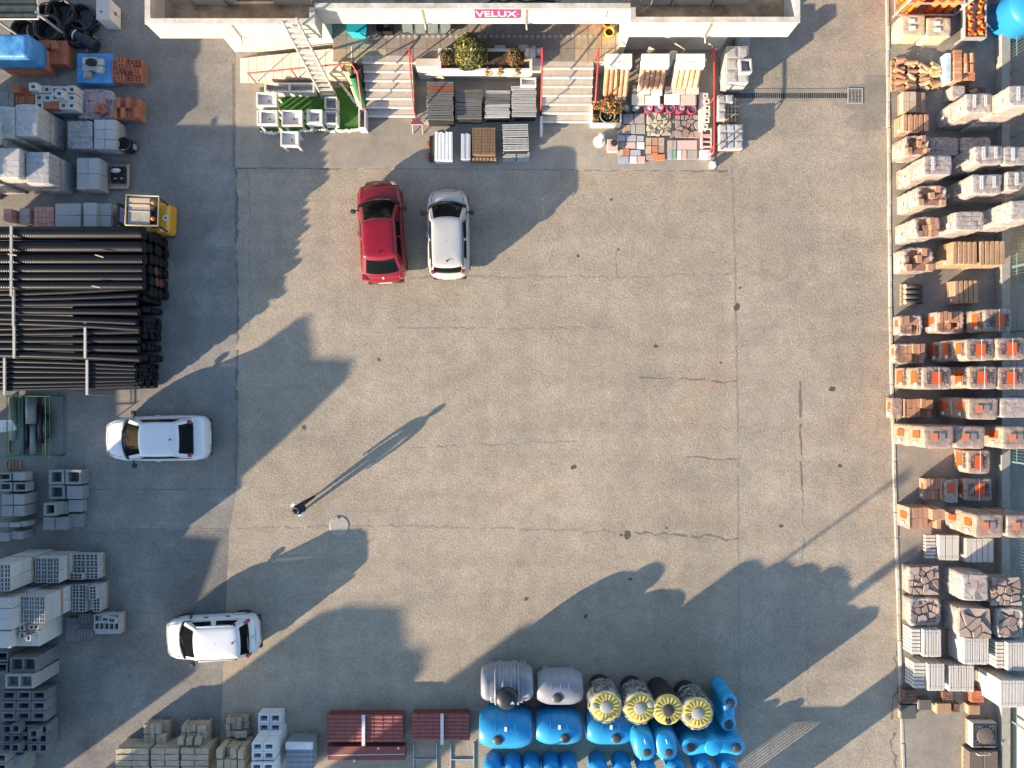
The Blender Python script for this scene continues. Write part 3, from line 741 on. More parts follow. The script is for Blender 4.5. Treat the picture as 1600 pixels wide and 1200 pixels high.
def car(name, label, loc, rz, paint, L, Wd, Ht, spec):
    """nose points along +x of the car; spec holds the shape tables (fractions of length from the tail)"""
    t = thing(name, label, 'car', loc, rz, 'parked cars')
    hw = Wd/2
    deck = spec['deck']; plan = spec['plan']
    xs = [-.5+ i/46 for i in range(47)]
    rings = []
    for x in xs:
        w = hw*interp(plan, x); d = interp(deck, x)
        e = min(1, min(x+.5, .5-x)/.07); zb = .20+.12*(1-e)
        d2 = d*(.80+.20*math.sqrt(max(0, 1-(1-e)**2)))
        prof = [(0,zb),(.80,zb),(.93,zb+.05),(.985,zb+.18),(1.0,zb+(d2-zb)*.42),(.995,zb+(d2-zb)*.66),(.965,zb+(d2-zb)*.84),(.90,zb+(d2-zb)*.945),(.78,d2*.988),(.5,d2+.012),(.2,d2+.022),(0,d2+.024)]
        fb_, rb_ = spec['cab'][0], spec['cab'][2]
        if rb_+.045 < x < fb_-.03: prof = prof[:8] + [(.80,prof[7][1]-.12),(.76,.5),(.3,.45),(0,.45)]
        half = [(x*L, w*a, z) for a, z in prof]
        rings.append(half + [(px, -py, pz) for px, py, pz in half[-2:0:-1]])
    b = MB(); b.loft(rings)
    for k, f in enumerate(b.f):
        c = [sum(b.v[i][j] for i in f)/len(f) for j in range(3)]
        if (spec['cab'][2]+.04)*L < c[0] < (spec['cab'][0]-.025)*L and abs(c[1]) < hw*.86 and c[2] > .35: b.m[k] = 1
    body = b.build('body', [paint, TRIM], t)
    # cabin surface: levels from belt to roof; glazing faces belong to separate objects
    C = spec['cab']   # front base, front top, rear base, rear top (fractions), belt half width, roof half width, belt z, roof z
    fb, ft, rb, rt, bw, rw, bz, rz_ = C
    NS = 8; NF = 12; NSD = 22
    def lvl(s):
        k = s; z = bz + (rz_-bz)*k
        xf = (fb+(ft-fb)*k)*L; xr = (rb+(rt-rb)*k)*L; w = hw*(bw+(rw-bw)*(k**.9))
        return xf, xr, w, z
    ring_n = 2*NF+2*NSD
    grid = []
    for j in range(NS+1):
        xf, xr, w, z = lvl(j/NS)
        ring = []
        bow = spec.get('bow', .16)*(1-.55*j/NS); bowr = spec.get('bowr', .10)*(1-.3*j/NS)
        for i in range(NF):              # front edge, from -y to +y
            y = -1+2*i/NF; ring.append((xf - bow*abs(y)**2.4*(1 if j else 1), w*y*(1-.02*abs(y)**6), z))
        for i in range(NSD):             # +y side, front to rear
            q = i/NSD; x0 = xf-bow; x1 = xr+bowr
            ring.append((x0+(x1-x0)*q, w*(.98+.03*math.sin(math.pi*q)), z))
        for i in range(NF):
            y = 1-2*i/NF; ring.append((xr + bowr*abs(y)**2.4, w*y, z))
        for i in range(NSD):
            q = 1-i/NSD; x0 = xf-bow; x1 = xr+bowr
            ring.append((x0+(x1-x0)*q, -w*(.98+.03*math.sin(math.pi*q)), z))
        grid.append(ring)
    sets = {'shell': MB(), 'windscreen': MB(), 'rear_window': MB()}
    sides = {}
    win = spec.get('sidewin', ((2,9),(11,18)))
    for j in range(NS):
        for i in range(ring_n):
            i2 = (i+1) % ring_n
            f = [grid[j][i], grid[j][i2], grid[j+1][i2], grid[j+1][i]]
            key = 'shell'
            if 1 <= i < NF-1 and 0 <= j < NS-0 and j < NS-0: key = 'windscreen' if j < NS-0 else 'shell'
            elif NF+NSD+1 <= i < NF+NSD+NF-1 and spec['rearj'][0] <= j < spec['rearj'][1]: key = 'rear_window'
            else:
                for sd, st in ((1, NF), (-1, 2*NF+NSD)):
                    q = i-st
                    if 0 <= q < NSD:
                        if sd == -1: q = NSD-1-q
                        for wi, (a, c) in enumerate(win):
                            if a <= q < c and 1 <= j < 6: key = ('side', sd, wi)
            if isinstance(key, tuple): sides.setdefault(key, MB()).add(f, [(0,1,2,3)], 0, True)
            else: sets[key].add(f, [(0,1,2,3)], 0, True)
    # roof with crown
    top = grid[NS]; cx = sum(p[0] for p in top)/ring_n
    prev = top; rr_ = [top]
    for k, (sc, dz) in enumerate(((.97,.022),(.9,.042),(.75,.058),(.5,.068),(.25,.072),(.02,.073))):
        rr_.append([(cx+(p[0]-cx)*sc, p[1]*sc, rz_+dz) for p in top])
    sets['shell'].loft(rr_, cap=False)
    sh = sets['shell'].build('roof', paint, t)
    sets['windscreen'].build('windscreen', CARGLASS, t)
    sets['rear_window'].build('rear_window', CARGLASS, t)
    for k, mb in sides.items(): mb.build('side_window', CARGLASS, t)
    # black surround at the base of the windscreen, wipers
    xf, xr, w, z = lvl(0.0)
    cw = [(xf+.035 - spec.get('bow',.16)*abs(y)**2.4, w*y, bz+.012) for y in [-.95+1.9*i/12 for i in range(13)]]
    b = MB(); b.tube(cw, .045, 6); b.build('scuttle', TRIM, t)
    for sy in (-.42, .18):
        b = MB(); b.tube([(xf+.04, w*sy, z+.06), (xf-.16, w*(sy+.52), z+.17)], .011, 5); b.build('wiper', TRIM, t)
    # interior
    b = MB(); b.box(xr+.25,-w*.86,.3,xf-.15,w*.86,.42); b.build('cabin_floor', TRIM, t)
    b = MB(); b.bbox(xf-.62,-w*.82,.6,xf-.06,w*.82,bz+.02,.06); b.build('dashboard', DASH, t)
    for sy in (-.44, .44):
        b = MB(); b.bbox(xf-1.5,w*sy-.24,.4,xf-1.0,w*sy+.24,.62,.05); b.bbox(xf-1.66,w*sy-.22,.5,xf-1.46,w*sy+.22,1.12,.06); b.bbox(xf-1.66,w*sy-.12,1.14,xf-1.55,w*sy+.12,1.28,.03)
        b.build('seat', SEAT, t)
    b = MB(); b.bbox(xr+.55,-w*.75,.45,xr+.75,w*.75,1.05,.06); b.bbox(xr+.76,-w*.75,.45,xr+1.15,w*.75,.62,.04); b.build('rear_seat', SEAT, t)
    b = MB(); c0 = Vector((xf-.82, w*.44, bz-.02)); M = Matrix.Rotation(R(62),3,'Y')
    b.tube([c0 + M @ Vector((.17*math.cos(a), .17*math.sin(a), 0)) for a in [2*math.pi*i/16 for i in range(17)]], .017, 6); b.build('steering_wheel', TRIM, t)
    # lamps, plates, mirrors, wheels
    nx = L*.5
    for s_ in (-1, 1):
        b = MB(); hl = []
        for fx in (.43,.447,.464,.478):
            wx = hw*interp(plan, fx); dz = interp(deck, fx)
            hl.append([(fx*L, s_*wx*.985, dz*.80), (fx*L, s_*wx*.93, dz*.925), (fx*L-.01, s_*wx*.72, dz*.985)])
        vs_ = [(px+.012, py*1.012, pz+.016) for r_ in hl for (px,py,pz) in r_]
        b.add(vs_, [(k*3+i, k*3+i+1, k*3+i+4, k*3+i+3) for k in range(3) for i in range(2)], 0, True); b.build('headlight', LAMPC, t)
        x0, x1, y0, y1, z0, z1 = spec['tail']
        b = MB(); b.bbox(-nx+x0, s_*hw*y0 if s_ > 0 else -hw*y1, z0, -nx+x1, hw*y1 if s_ > 0 else -hw*y0, z1, .035); b.build('tail_light', spec.get('tailmat', TAILR), t)
        mx_ = xf-.35
        b = MB(); b.tube([(mx_, s_*hw*.90, bz-.02), (mx_-.03, s_*(hw+.06), bz+.03)], .025, 6)
        b.bbox(mx_-.12, min(s_*(hw+.03), s_*(hw+.21)), bz-.06, mx_+.04, max(s_*(hw+.03), s_*(hw+.21)), bz+.10, .035)
        b.build('door_mirror', spec.get('mirror', TRIM), t)
        for fx in (.315, -.30):
            wx = hw*interp(plan, fx)
            wl = thing('wheel', None, None, (fx*L, s_*(wx-.125), .31)); wl.parent = t
            b = MB(); b.lathe([(.18,-.10),(.29,-.10),(.31,-.07),(.31,.07),(.29,.10),(.18,.10)], n=24, M=Matrix.Rotation(R(90),3,'X')); b.build('tyre', BLACKR, wl)
            b = MB(); b.lathe([(.0001,-.085),(.19,-.085),(.19,.085),(.0001,.085)], n=16, M=Matrix.Rotation(R(90),3,'X')); b.build('rim', ALU, wl)
            b = MB(); pts = [(fx*L+.36*math.cos(a), s_*(wx-.012), .31+.36*math.sin(a)) for a in [math.pi*i/12 for i in range(13)]]
            b.tube(pts, .016, 5); b.build('wheel_arch', spec.get('arch', TRIM), t)
        for k, fx in enumerate(spec['handles']):
            wx = hw*interp(plan, fx)
            b = MB(); b.bbox(fx*L-.09, min(s_*wx*.985, s_*(wx+.025)), .80, fx*L+.09, max(s_*wx*.985, s_*(wx+.025)), .835, .012); b.build('door_handle', spec.get('handle', paint), t)
    b = MB(); b.box(-nx-.012,-.26,.42 if not spec.get('platez') else spec['platez'],-nx+.05,.26,.53 if not spec.get('platez') else spec['platez']+.11); b.build('number_plate', PLATE, t)
    b = MB(); b.box(nx-.05,-.26,.38,nx+.014,.26,.49); b.build('number_plate', PLATE, t)
    b = MB(); b.bbox(nx-.16,-hw*.62,.36,nx-.02,hw*.62,.54,.03); b.build('grille', TRIM, t)
    b = MB(); b.bbox(-nx+.0,-hw*.80,.24,-nx+.16,hw*.80,.40,.03); b.build('rear_bumper_insert', TRIM, t)
    ax = (rt*L)+.22
    b = MB(); b.cyl((ax,0,rz_+.06),(ax,0,rz_+.10),.035,.025,n=10); b.cyl((ax,0,rz_+.09),(ax-.10,.01,rz_+.14),.006,n=5); b.build('antenna', TRIM, t)
    # panel gaps as thin recessed-looking seams: bonnet edge, tailgate edge
    def seam(pts): 
        b = MB(); b.tube(pts, .007, 4); b.build('panel_seam', TRIM, t)
    zs = lambda fx, fy: interp(deck, fx)+.026-.05*abs(fy)**3*.6
    fx = spec['bonnet']
    seam([(fx*L-.05*abs(y)**2, hw*interp(plan,fx)*y*.86, zs(fx, y)) for y in [-.9+1.8*i/10 for i in range(11)]])
    for s_ in (-1, 1):
        seam([(f*L, s_*hw*interp(plan,f)*.80, interp(deck,f)*.99+.006) for f in [fx-.005-(fx-fb-.03)*i/8 for i in range(9)]])
    seam([((rt*L)+.13+.03*abs(y)**2, hw*rw*y*.88, rz_+.035) for y in [-.9+1.8*i/8 for i in range(9)]])
    bm = MB(); bm.cyl((-nx+spec.get('badge',.12), 0, interp(deck, -.47)*.99),(-nx+spec.get('badge',.12)-.01, 0, interp(deck,-.47)+.03),.045,n=12); bm.build('badge', ALU, t)
    return t, (lvl, hw, L)

REDC = pm('red_car_paint', (0.19,0.003,0.010), 0.3, 0.04, 4, spec=0.4, coat=0.6)
WHTC = pm('white_car_paint', (0.56,0.57,0.585), 0.3, 0.02, 4, spec=0.5, coat=0.6)
WHTC2 = pm('warm_white_car_paint', (0.40,0.39,0.38), 0.32, 0.02, 4, spec=0.5, coat=0.6)
plan_h = [(-.5,.52),(-.492,.68),(-.47,.82),(-.42,.94),(-.33,1.0),(.0,.99),(.27,1.0),(.36,.96),(.425,.87),(.465,.74),(.488,.57),(.5,.36)]
deck_h = [(-.5,.80),(-.46,.95),(-.40,1.0),(-.2,.97),(.1,.95),(.22,.96),(.30,.93),(.40,.85),(.46,.74),(.49,.62),(.5,.5)]
# red hatchback, nose up the picture
car('parked_car', 'red hatchback parked nose to the shop beside a white car', P(601,366.5,0), R(93.6), REDC, 3.92, 1.72, 1.46,
    dict(deck=deck_h, plan=plan_h, cab=(.285,.085,-.455,-.30,.90,.71,.95,1.40), bow=.24, bowr=.14, rearj=(1,7), tail=(.06,.34,.70,.93,.80,.96), bonnet=.44, handles=(-.02,), sidewin=((3,10),(11,18))))
car('parked_car', 'white hatchback with black roof rails parked next to the red car', P(703,370,0), R(91), WHTC2, 3.42, 1.60, 1.47,
    dict(deck=[(-.5,.72),(-.46,.92),(-.40,1.0),(-.2,.98),(.1,.96),(.26,.98),(.36,.93),(.44,.82),(.48,.68),(.5,.5)], plan=plan_h,
         cab=(.315,.135,-.475,-.415,.90,.73,.97,1.42), bow=.22, bowr=.12, rearj=(1,7), tail=(.10,.30,.60,.80,1.0,1.16), bonnet=.455, handles=(-.02,), sidewin=((3,10),(11,18))))
car('parked_car', 'white hatchback near the black pipes, its nose towards the green rack', P(257,683,0), R(181), WHTC, 3.98, 1.74, 1.48,
    dict(deck=deck_h, plan=[(-.5,.70),(-.485,.84),(-.45,.94),(-.38,.99),(-.25,1.0),(.1,.985),(.28,.96),(.36,.90),(.43,.78),(.47,.64),(.49,.50),(.5,.40)],
         cab=(.27,.075,-.42,-.285,.88,.70,.95,1.41), bow=.22, bowr=.06, rearj=(1,7), tail=(.44,.86,.62,.80,1.0,1.14), bonnet=.45, handles=(-.04,), sidewin=((3,18),), badge=.22))
car('parked_car', 'white estate car with roof bars at the lower end of the yard', P(342,985,0), R(183), WHTC, 3.58, 1.58, 1.55,
    dict(deck=[(-.5,.70),(-.47,.92),(-.42,1.0),(-.2,.98),(.1,.96),(.24,.97),(.34,.93),(.42,.84),(.47,.72),(.49,.6),(.5,.5)], plan=plan_h,
         cab=(.285,.10,-.45,-.375,.90,.76,.97,1.47), bow=.16, bowr=.07, rearj=(1,7), tail=(.19,.31,.72,.88,.9,1.24), bonnet=.46, handles=(.03,-.2), sidewin=((2,9),(11,19)), arch=TRIM, handle=TRIM, platez=.72))
def roof_bars(root, L, hw, z, x0, x1, w, mat, feet):
    for s_ in (-1, 1):
        b = MB(); b.tube([(x0, s_*w, z), (x0+.1, s_*w, z+.05), (x1-.1, s_*(w+.02), z+.05), (x1, s_*(w+.02), z)], .022, 6); o = b.build('roof_bar', mat, root)
        if feet:
            for x in (x0+.06, x1-.06):
                b = MB(); b.bbox(x-.09, s_*w-.05, z-.06, x+.09, s_*w+.05, z+.03, .02); b.build('bar_foot', TRIM, o)
cars = [o for o in COL.objects if o.name.startswith('parked_car')]
roof_bars(cars[1], 3.42, .8, 1.385, -1.45, .30, .585, TRIM, False)
roof_bars(cars[3], 3.55, .83, 1.435, -1.2, .2, .62, WHTC, True)

# ---------------------------------------------------------------- the person crossing the yard
def person(name, label, loc, rz):
    t = thing(name, label, 'person', loc, rz)
    SKIN = pm('skin', (0.42,0.25,0.17), 0.6, 0.06, 10); HAIR = pm('dark_hair', (0.012,0.010,0.009), 0.6, 0.2, 30)
    VEST = pm('navy_vest', (0.012,0.015,0.028), 0.85, 0.2, 14); SLEEVE = pm('white_sleeve', (0.68,0.68,0.70), 0.85, 0.05, 14); TROU = pm('dark_trousers', (0.022,0.022,0.026), 0.9, 0.2, 14)
    SHOE = pm('black_shoe', (0.015,0.014,0.014), 0.6, 0.2, 14)
    # joints in metres, walking along +x
    J = [(0,0,.96,.16,.19),(0.02,0,1.10,.15,.19),(0.03,0,1.28,.15,.22),(0.03,0,1.42,.12,.19),(0.045,0,1.50,.055,.055),(0.07,0,1.58,.085,.08),(0.075,0,1.68,.115,.10),(0.07,0,1.745,.08,.07)]
    verts = [(x,y,z) for x,y,z,_,_ in J]; rad = [(a,c) for *_,a,c in J]
    edges = [(i,i+1) for i in range(len(J)-1)]
    def chain(start, pts):
        p = start
        for (x,y,z,r_) in pts:
            verts.append((x,y,z)); rad.append((r_,r_)); edges.append((p,len(verts)-1)); p = len(verts)-1
    chain(0, [(0,.10,.90,.12),(.14,.105,.52,.085),(.20,.11,.42,.078),(.24,.115,.10,.055),(.27,.12,.045,.038),(.40,.13,.035,.035)])
    chain(0, [(0,-.10,.90,.12),(-.10,-.105,.52,.085),(-.16,-.11,.42,.078),(-.34,-.115,.12,.055),(-.35,-.12,.05,.038),(-.22,-.13,.035,.035)])
    chain(3, [(0.03,.19,1.40,.085),(-.03,.245,1.14,.066),(-.01,.25,1.08,.06),(.10,.255,.86,.045)])
    chain(3, [(0.03,-.19,1.40,.085),(.10,-.245,1.15,.066),(.13,-.25,1.10,.06),(.28,-.245,.92,.045)])
    me = bpy.data.meshes.new('body'); me.from_pydata(verts, edges, [])
    ob = put('body', me, t)
    sk = ob.modifiers.new('skin', 'SKIN'); sk.use_smooth_shade = True
    for i, v in enumerate(me.skin_vertices[0].data):
        v.radius = rad[i]; v.use_root = (i == 0)
    ss = ob.modifiers.new('sub', 'SUBSURF'); ss.levels = 2; ss.render_levels = 2
    dg = bpy.context.evaluated_depsgraph_get(); dg.update()
    ev = bpy.data.meshes.new_from_object(ob.evaluated_get(dg))
    ob.modifiers.clear(); ob.data = ev; ev.name = 'body'
    for m_ in (VEST, SLEEVE, TROU, SKIN, HAIR, SHOE): ev.materials.append(m_)
    for p in ev.polygons:
        c = p.center; p.use_smooth = True
        mi = 0
        if c.z < .97: mi = 2
        if c.z < .085: mi = 5
        if c.z > 1.50: mi = 3
        if c.z > 1.60 and (c.x < .10 or c.z > 1.72): mi = 4
        if abs(c.y) > .185 and c.z > .8 and c.z < 1.47: mi = 1
        p.material_index = mi
    # hands: palm and five fingers each, lightly curled
    for s_, hx, hy, hz, tilt in ((1,.10,.255,.885,.35),(-1,.275,-.246,.945,.75)):
        b = MB(); M = Matrix.Rotation(-tilt, 3, 'Y'); o = Vector((hx, hy, hz))
        b.cbox(o + M @ Vector((0,0,-.045)), (.028,.082,.09), M=M)
        for k, ln in enumerate((.072,.082,.078,.062)):
            y = -.03+.02*k; p0 = o + M @ Vector((0,y,-.085)); p1 = o + M @ Vector((.008,y,-.085-ln*.5)); p2 = o + M @ Vector((.03,y,-.085-ln))
            b.tube([p0,p1,p2], .0088, 6)
        b.tube([o + M @ Vector((.008,-.036*s_,-.03)), o + M @ Vector((.022,-.058*s_,-.065)), o + M @ Vector((.03,-.055*s_,-.095))], .0095, 6)
        b.build('hand', SKIN, t)
    b = MB(); b.lathe([(.0001,1.765),(.06,1.755),(.096,1.71),(.104,1.66),(.09,1.60)], c=(.062,0,0), n=16); b.build('hair', HAIR, t)
    b = MB(); b.cyl((.155,0,1.635),(.178,0,1.62),.013,.009,n=6)
    b.build('nose', SKIN, t)
    for s_ in (-1,1):
        b = MB(); b.cbox((.075,s_*.092,1.645),(.035,.02,.055)); b.build('ear', SKIN, t)
        b = MB(); b.cyl((.160,s_*.032,1.66),(.170,s_*.032,1.66),.009,n=6); b.build('eye', DARKST, t)
    b = MB(); b.cbox((.162,0,1.588),(.012,.04,.008)); b.build('mouth', pm('lip', (0.3,0.12,0.1), 0.6, 0.05, 5), t)
    return t
person('person', 'person in dark vest and white sleeves walking across the open yard', P(483,786,0.006), R(211))
# ---------------------------------------------------------------- pallet goods: shared builders
pb = MB()
for y in (-.5,-.29,-.08,.13,.34): pb.box(-.5,y,.10,.5,y+.15,.125)
for x in (-.5,-.05,.4): pb.box(x,-.495,0,x+.1,.495,.0995)
PALME = pb.mesh('pallet', WOOD)
def pallet(root, sx, sy, z=0.0): return put('pallet', PALME, root, (0,0,z), sc=(sx,sy,1))
_box_cache = {}
def box_me(name, dx, dy, dz, mat, bev=0.0):
    k = (name, round(dx,4), round(dy,4), round(dz,4), mat.name, bev)
    if k not in _box_cache:
        b = MB()
        if bev: b.bbox(-dx/2,-dy/2,0,dx/2,dy/2,dz,bev)
        else: b.box(-dx/2,-dy/2,0,dx/2,dy/2,dz)
        _box_cache[k] = b.mesh(name, mat)
    return _box_cache[k]
def hollow_me(name, dx, dy, dz, nx, ny, wall, mat):
    """block with nx by ny open cells in its top"""
    k = ('h'+name, round(dx,3), round(dy,3), round(dz,3), nx, ny, wall, mat.name)
    if k in _box_cache: return _box_cache[k]
    b = MB(); x0, y0 = -dx/2, -dy/2
    cw = (dx-wall*(nx+1))/nx; ch = (dy-wall*(ny+1))/ny
    for i in range(nx+1):
        x = x0+i*(cw+wall); b.box(x, y0, 0, x+wall, -y0, dz)
    for j in range(ny+1):
        y = y0+j*(ch+wall)
        for i in range(nx):
            x = x0+wall+i*(cw+wall); b.box(x, y, 0, x+cw, y+wall, dz-.0015)
    b.add([(x0+.002,y0+.002,dz*.12),(-x0-.002,y0+.002,dz*.12),(-x0-.002,-y0-.002,dz*.12),(x0+.002,-y0-.002,dz*.12)], [(0,1,2,3)])
    _box_cache[k] = b.mesh(name, mat); return _box_cache[k]

def courses(root, sx, sy, z0, z1, nx, ny, nz, mat, name='brick', gap=.012, single=True, jit=.006, cells=None, wall=.02, skip=(), extra=(), xo=0, yo=0, bev=0):
    """bricks in courses; the uppermost course is laid piece by piece, the ones below are one part"""
    dx = sx/nx; dy = sy/ny; dz = (z1-z0)/nz
    b = MB()
    lower = nz-1 if single else nz
    for k in range(lower):
        for i in range(nx):
            for j in range(ny):
                x = xo-sx/2+i*dx+U(-jit,jit)*.6; y = yo-sy/2+j*dy+U(-jit,jit)*.6
                b.box(x+gap/2, y+gap/2, z0+k*dz, x+dx-gap/2, y+dy-gap/2, z0+(k+1)*dz-gap*.7)
    if lower: tag(b.build(name+'_courses', mat, root), kind='stuff')
    if single:
        me = hollow_me(name, dx-gap, dy-gap, dz-.002, cells[0], cells[1], wall, mat) if cells else box_me(name, dx-gap, dy-gap, dz-.002, mat, bev)
        for i in range(nx):
            for j in range(ny):
                if (i, j) in skip: continue
                put(name, me, root, (xo-sx/2+(i+.5)*dx+U(-jit,jit), yo-sy/2+(j+.5)*dy+U(-jit,jit), z0+lower*dz), U(-.012,.012))
        for (i, j) in extra:
            put(name, me, root, (xo-sx/2+(i+.5)*dx+U(-.03,.03), yo-sy/2+(j+.5)*dy+U(-.03,.03), z0+nz*dz), U(-.06,.06))

def film(root, sx, sy, z0, z1, mat, open_top=False, amp=.014, over=.018, name='wrap'):
    """stretch film drawn round a load: creased skin with softened edges"""
    b = MB(); n = 7; sx2, sy2 = sx/2+over, sy/2+over
    per = []
    for (ax, ay, bx, by) in ((-1,-1,1,-1),(1,-1,1,1),(1,1,-1,1),(-1,1,-1,-1)):
        for i in range(n):
            q = i/n; per.append((ax+(bx-ax)*q, ay+(by-ay)*q))
    ph = U(0, 50)
    def w(x, y, z): return (mnoise.noise((x*3+ph, y*3, z*3)))*amp*2
    rings = []
    levels = [0, .15, .3, .45, .6, .75, .9, 1.0]
    for lv in levels:
        z = z0+(z1-z0)*lv; ring = []
        for (px, py) in per:
            k = 1 if lv < .99 else .985
            rr_ = .025 if abs(px) > .99 and abs(py) > .99 else 0
            x = px*(sx2-rr_)*k; y = py*(sy2-rr_)*k; d = w(x, y, z)
            ring.append((x+px*d, y+py*d, z + (w(y, x, z)*.5 if lv > .9 else 0)))
        rings.append(ring)
    if not open_top:
        for sc in (.93,.7,.42,.15):
            rings.append([(p[0]*sc, p[1]*sc, z1+.012+w(p[0]*sc*1.7, p[1]*sc*1.7, 3)*.7) for p in rings[7]])
    b.loft(rings, cap=False, sm=True)
    if not open_top:
        n_ = len(rings[0]); o = len(b.v)-n_; b.f.append(tuple(range(o, o+n_))); b.m.append(0); b.s.append(True)
    return b.build(name, mat, root)

def loose_film(root, sx, sy, z, mat, seed, h=.25, name='loose_wrap'):
    """torn film hanging open round a load: crumpled collar"""
    rr = random.Random(seed); n = 36; rings = []
    for k, (g, dz) in enumerate(((1.03,-h),(1.09,-h*.4),(1.10,.02),(1.0,.08),(.86,.03))):
        ring = []
        for i in range(n):
            a = 2*math.pi*i/n; c, s_ = math.cos(a), math.sin(a); m_ = max(abs(c), abs(s_))
            q = g*(1+rr.uniform(-.07,.07)); ring.append((c/m_**.85*sx/2*q, s_/m_**.85*sy/2*q, z+dz+rr.uniform(-.035,.035)))
        rings.append(ring)
    b = MB(); b.loft(rings, cap=False, sm=True); return b.build(name, mat, root)

MEZ = lambda: text_mesh('MEZ', DARKPR, 0.03)
def plate(name, root, c, dx, dy, mat, face='top', th=.003):
    b = MB()
    if face == 'top': b.box(c[0]-dx/2,c[1]-dy/2,c[2],c[0]+dx/2,c[1]+dy/2,c[2]+th)
    elif face == 'left': b.box(c[0]-th,c[1]-dx/2,c[2]-dy/2,c[0],c[1]+dx/2,c[2]+dy/2)
    return b.build(name, mat, root)

def side_print(root, sx, sy, z0, z1, small=False):
    x = -sx/2-.045; h = z1-z0; zc = z0+h*.5
    if small:
        plate('orange_print', root, (x,.08,zc), sy*.34, h*.5, ORANGEP, 'left')
    else:
        plate('orange_print', root, (x,.02,zc-h*.16), sy*.62, h*.46, ORANGEP, 'left')
        put('lettering', MEZ(), root, (x-.004, .02, zc+h*.25), rot=(R(90),0,R(-90)), sc=(h*.40*1.0, h*.26, 1))
    plate('label_sheet', root, (x-.004,-sy*.30,zc-h*.05), .13, .17, PAPER, 'left')

def top_print(root, sx, sy, z, small=False, shift=0.0):
    z += .05
    if small:
        plate('orange_print', root, (-sx*.18,0,z), sx*.26, sy*.36, pm('faded_orange_print',(0.50,0.17,0.09),0.6,0.1,6))
        plate('grey_print', root, (sx*.10,0,z+.0005), sx*.2, sy*.36, pm('grey_print',(0.20,0.18,0.17),0.6,0.1,6))
        return
    plate('orange_print', root, (sx*shift,.0,z), sx*.36, sy*.58, ORANGEP)
    put('lettering', MEZ(), root, (-sx*.29+sx*shift*.4, 0, z+.004), rot=(0,0,R(90)), sc=(sy*.30, sx*.24, 1))
    put('lettering', MEZ(), root, (sx*.30+sx*shift*.4, 0, z+.004), rot=(0,0,R(-90)), sc=(sy*.30, sx*.24, 1))
    plate('seam_tape', root, (sx*.03,0,z+.0065), .018, sy*.98, pm('film_seam',(0.75,0.74,0.74),0.3,0.02,5))

def script_strip(root, x, y, z, ln, w):
    """white strip with small dark lettering marks"""
    o = plate('printed_strip', root, (x,y,z), w, ln, PAPER)
    b = MB(); n = 9
    for i in range(n):
        yy = y-ln*.42+ln*.84*i/(n-1); hh = U(.3,.62)*w
        b.box(x-hh/2, yy-ln*.03, z+.0035, x+hh/2, yy-ln*.005, z+.0055)
        if i % 2: b.box(x-hh/2, yy+ln*.005, z+.0035, x-hh/2+w*.14, yy+ln*.03, z+.0055)
    b.build('lettering', DARKPR, o)

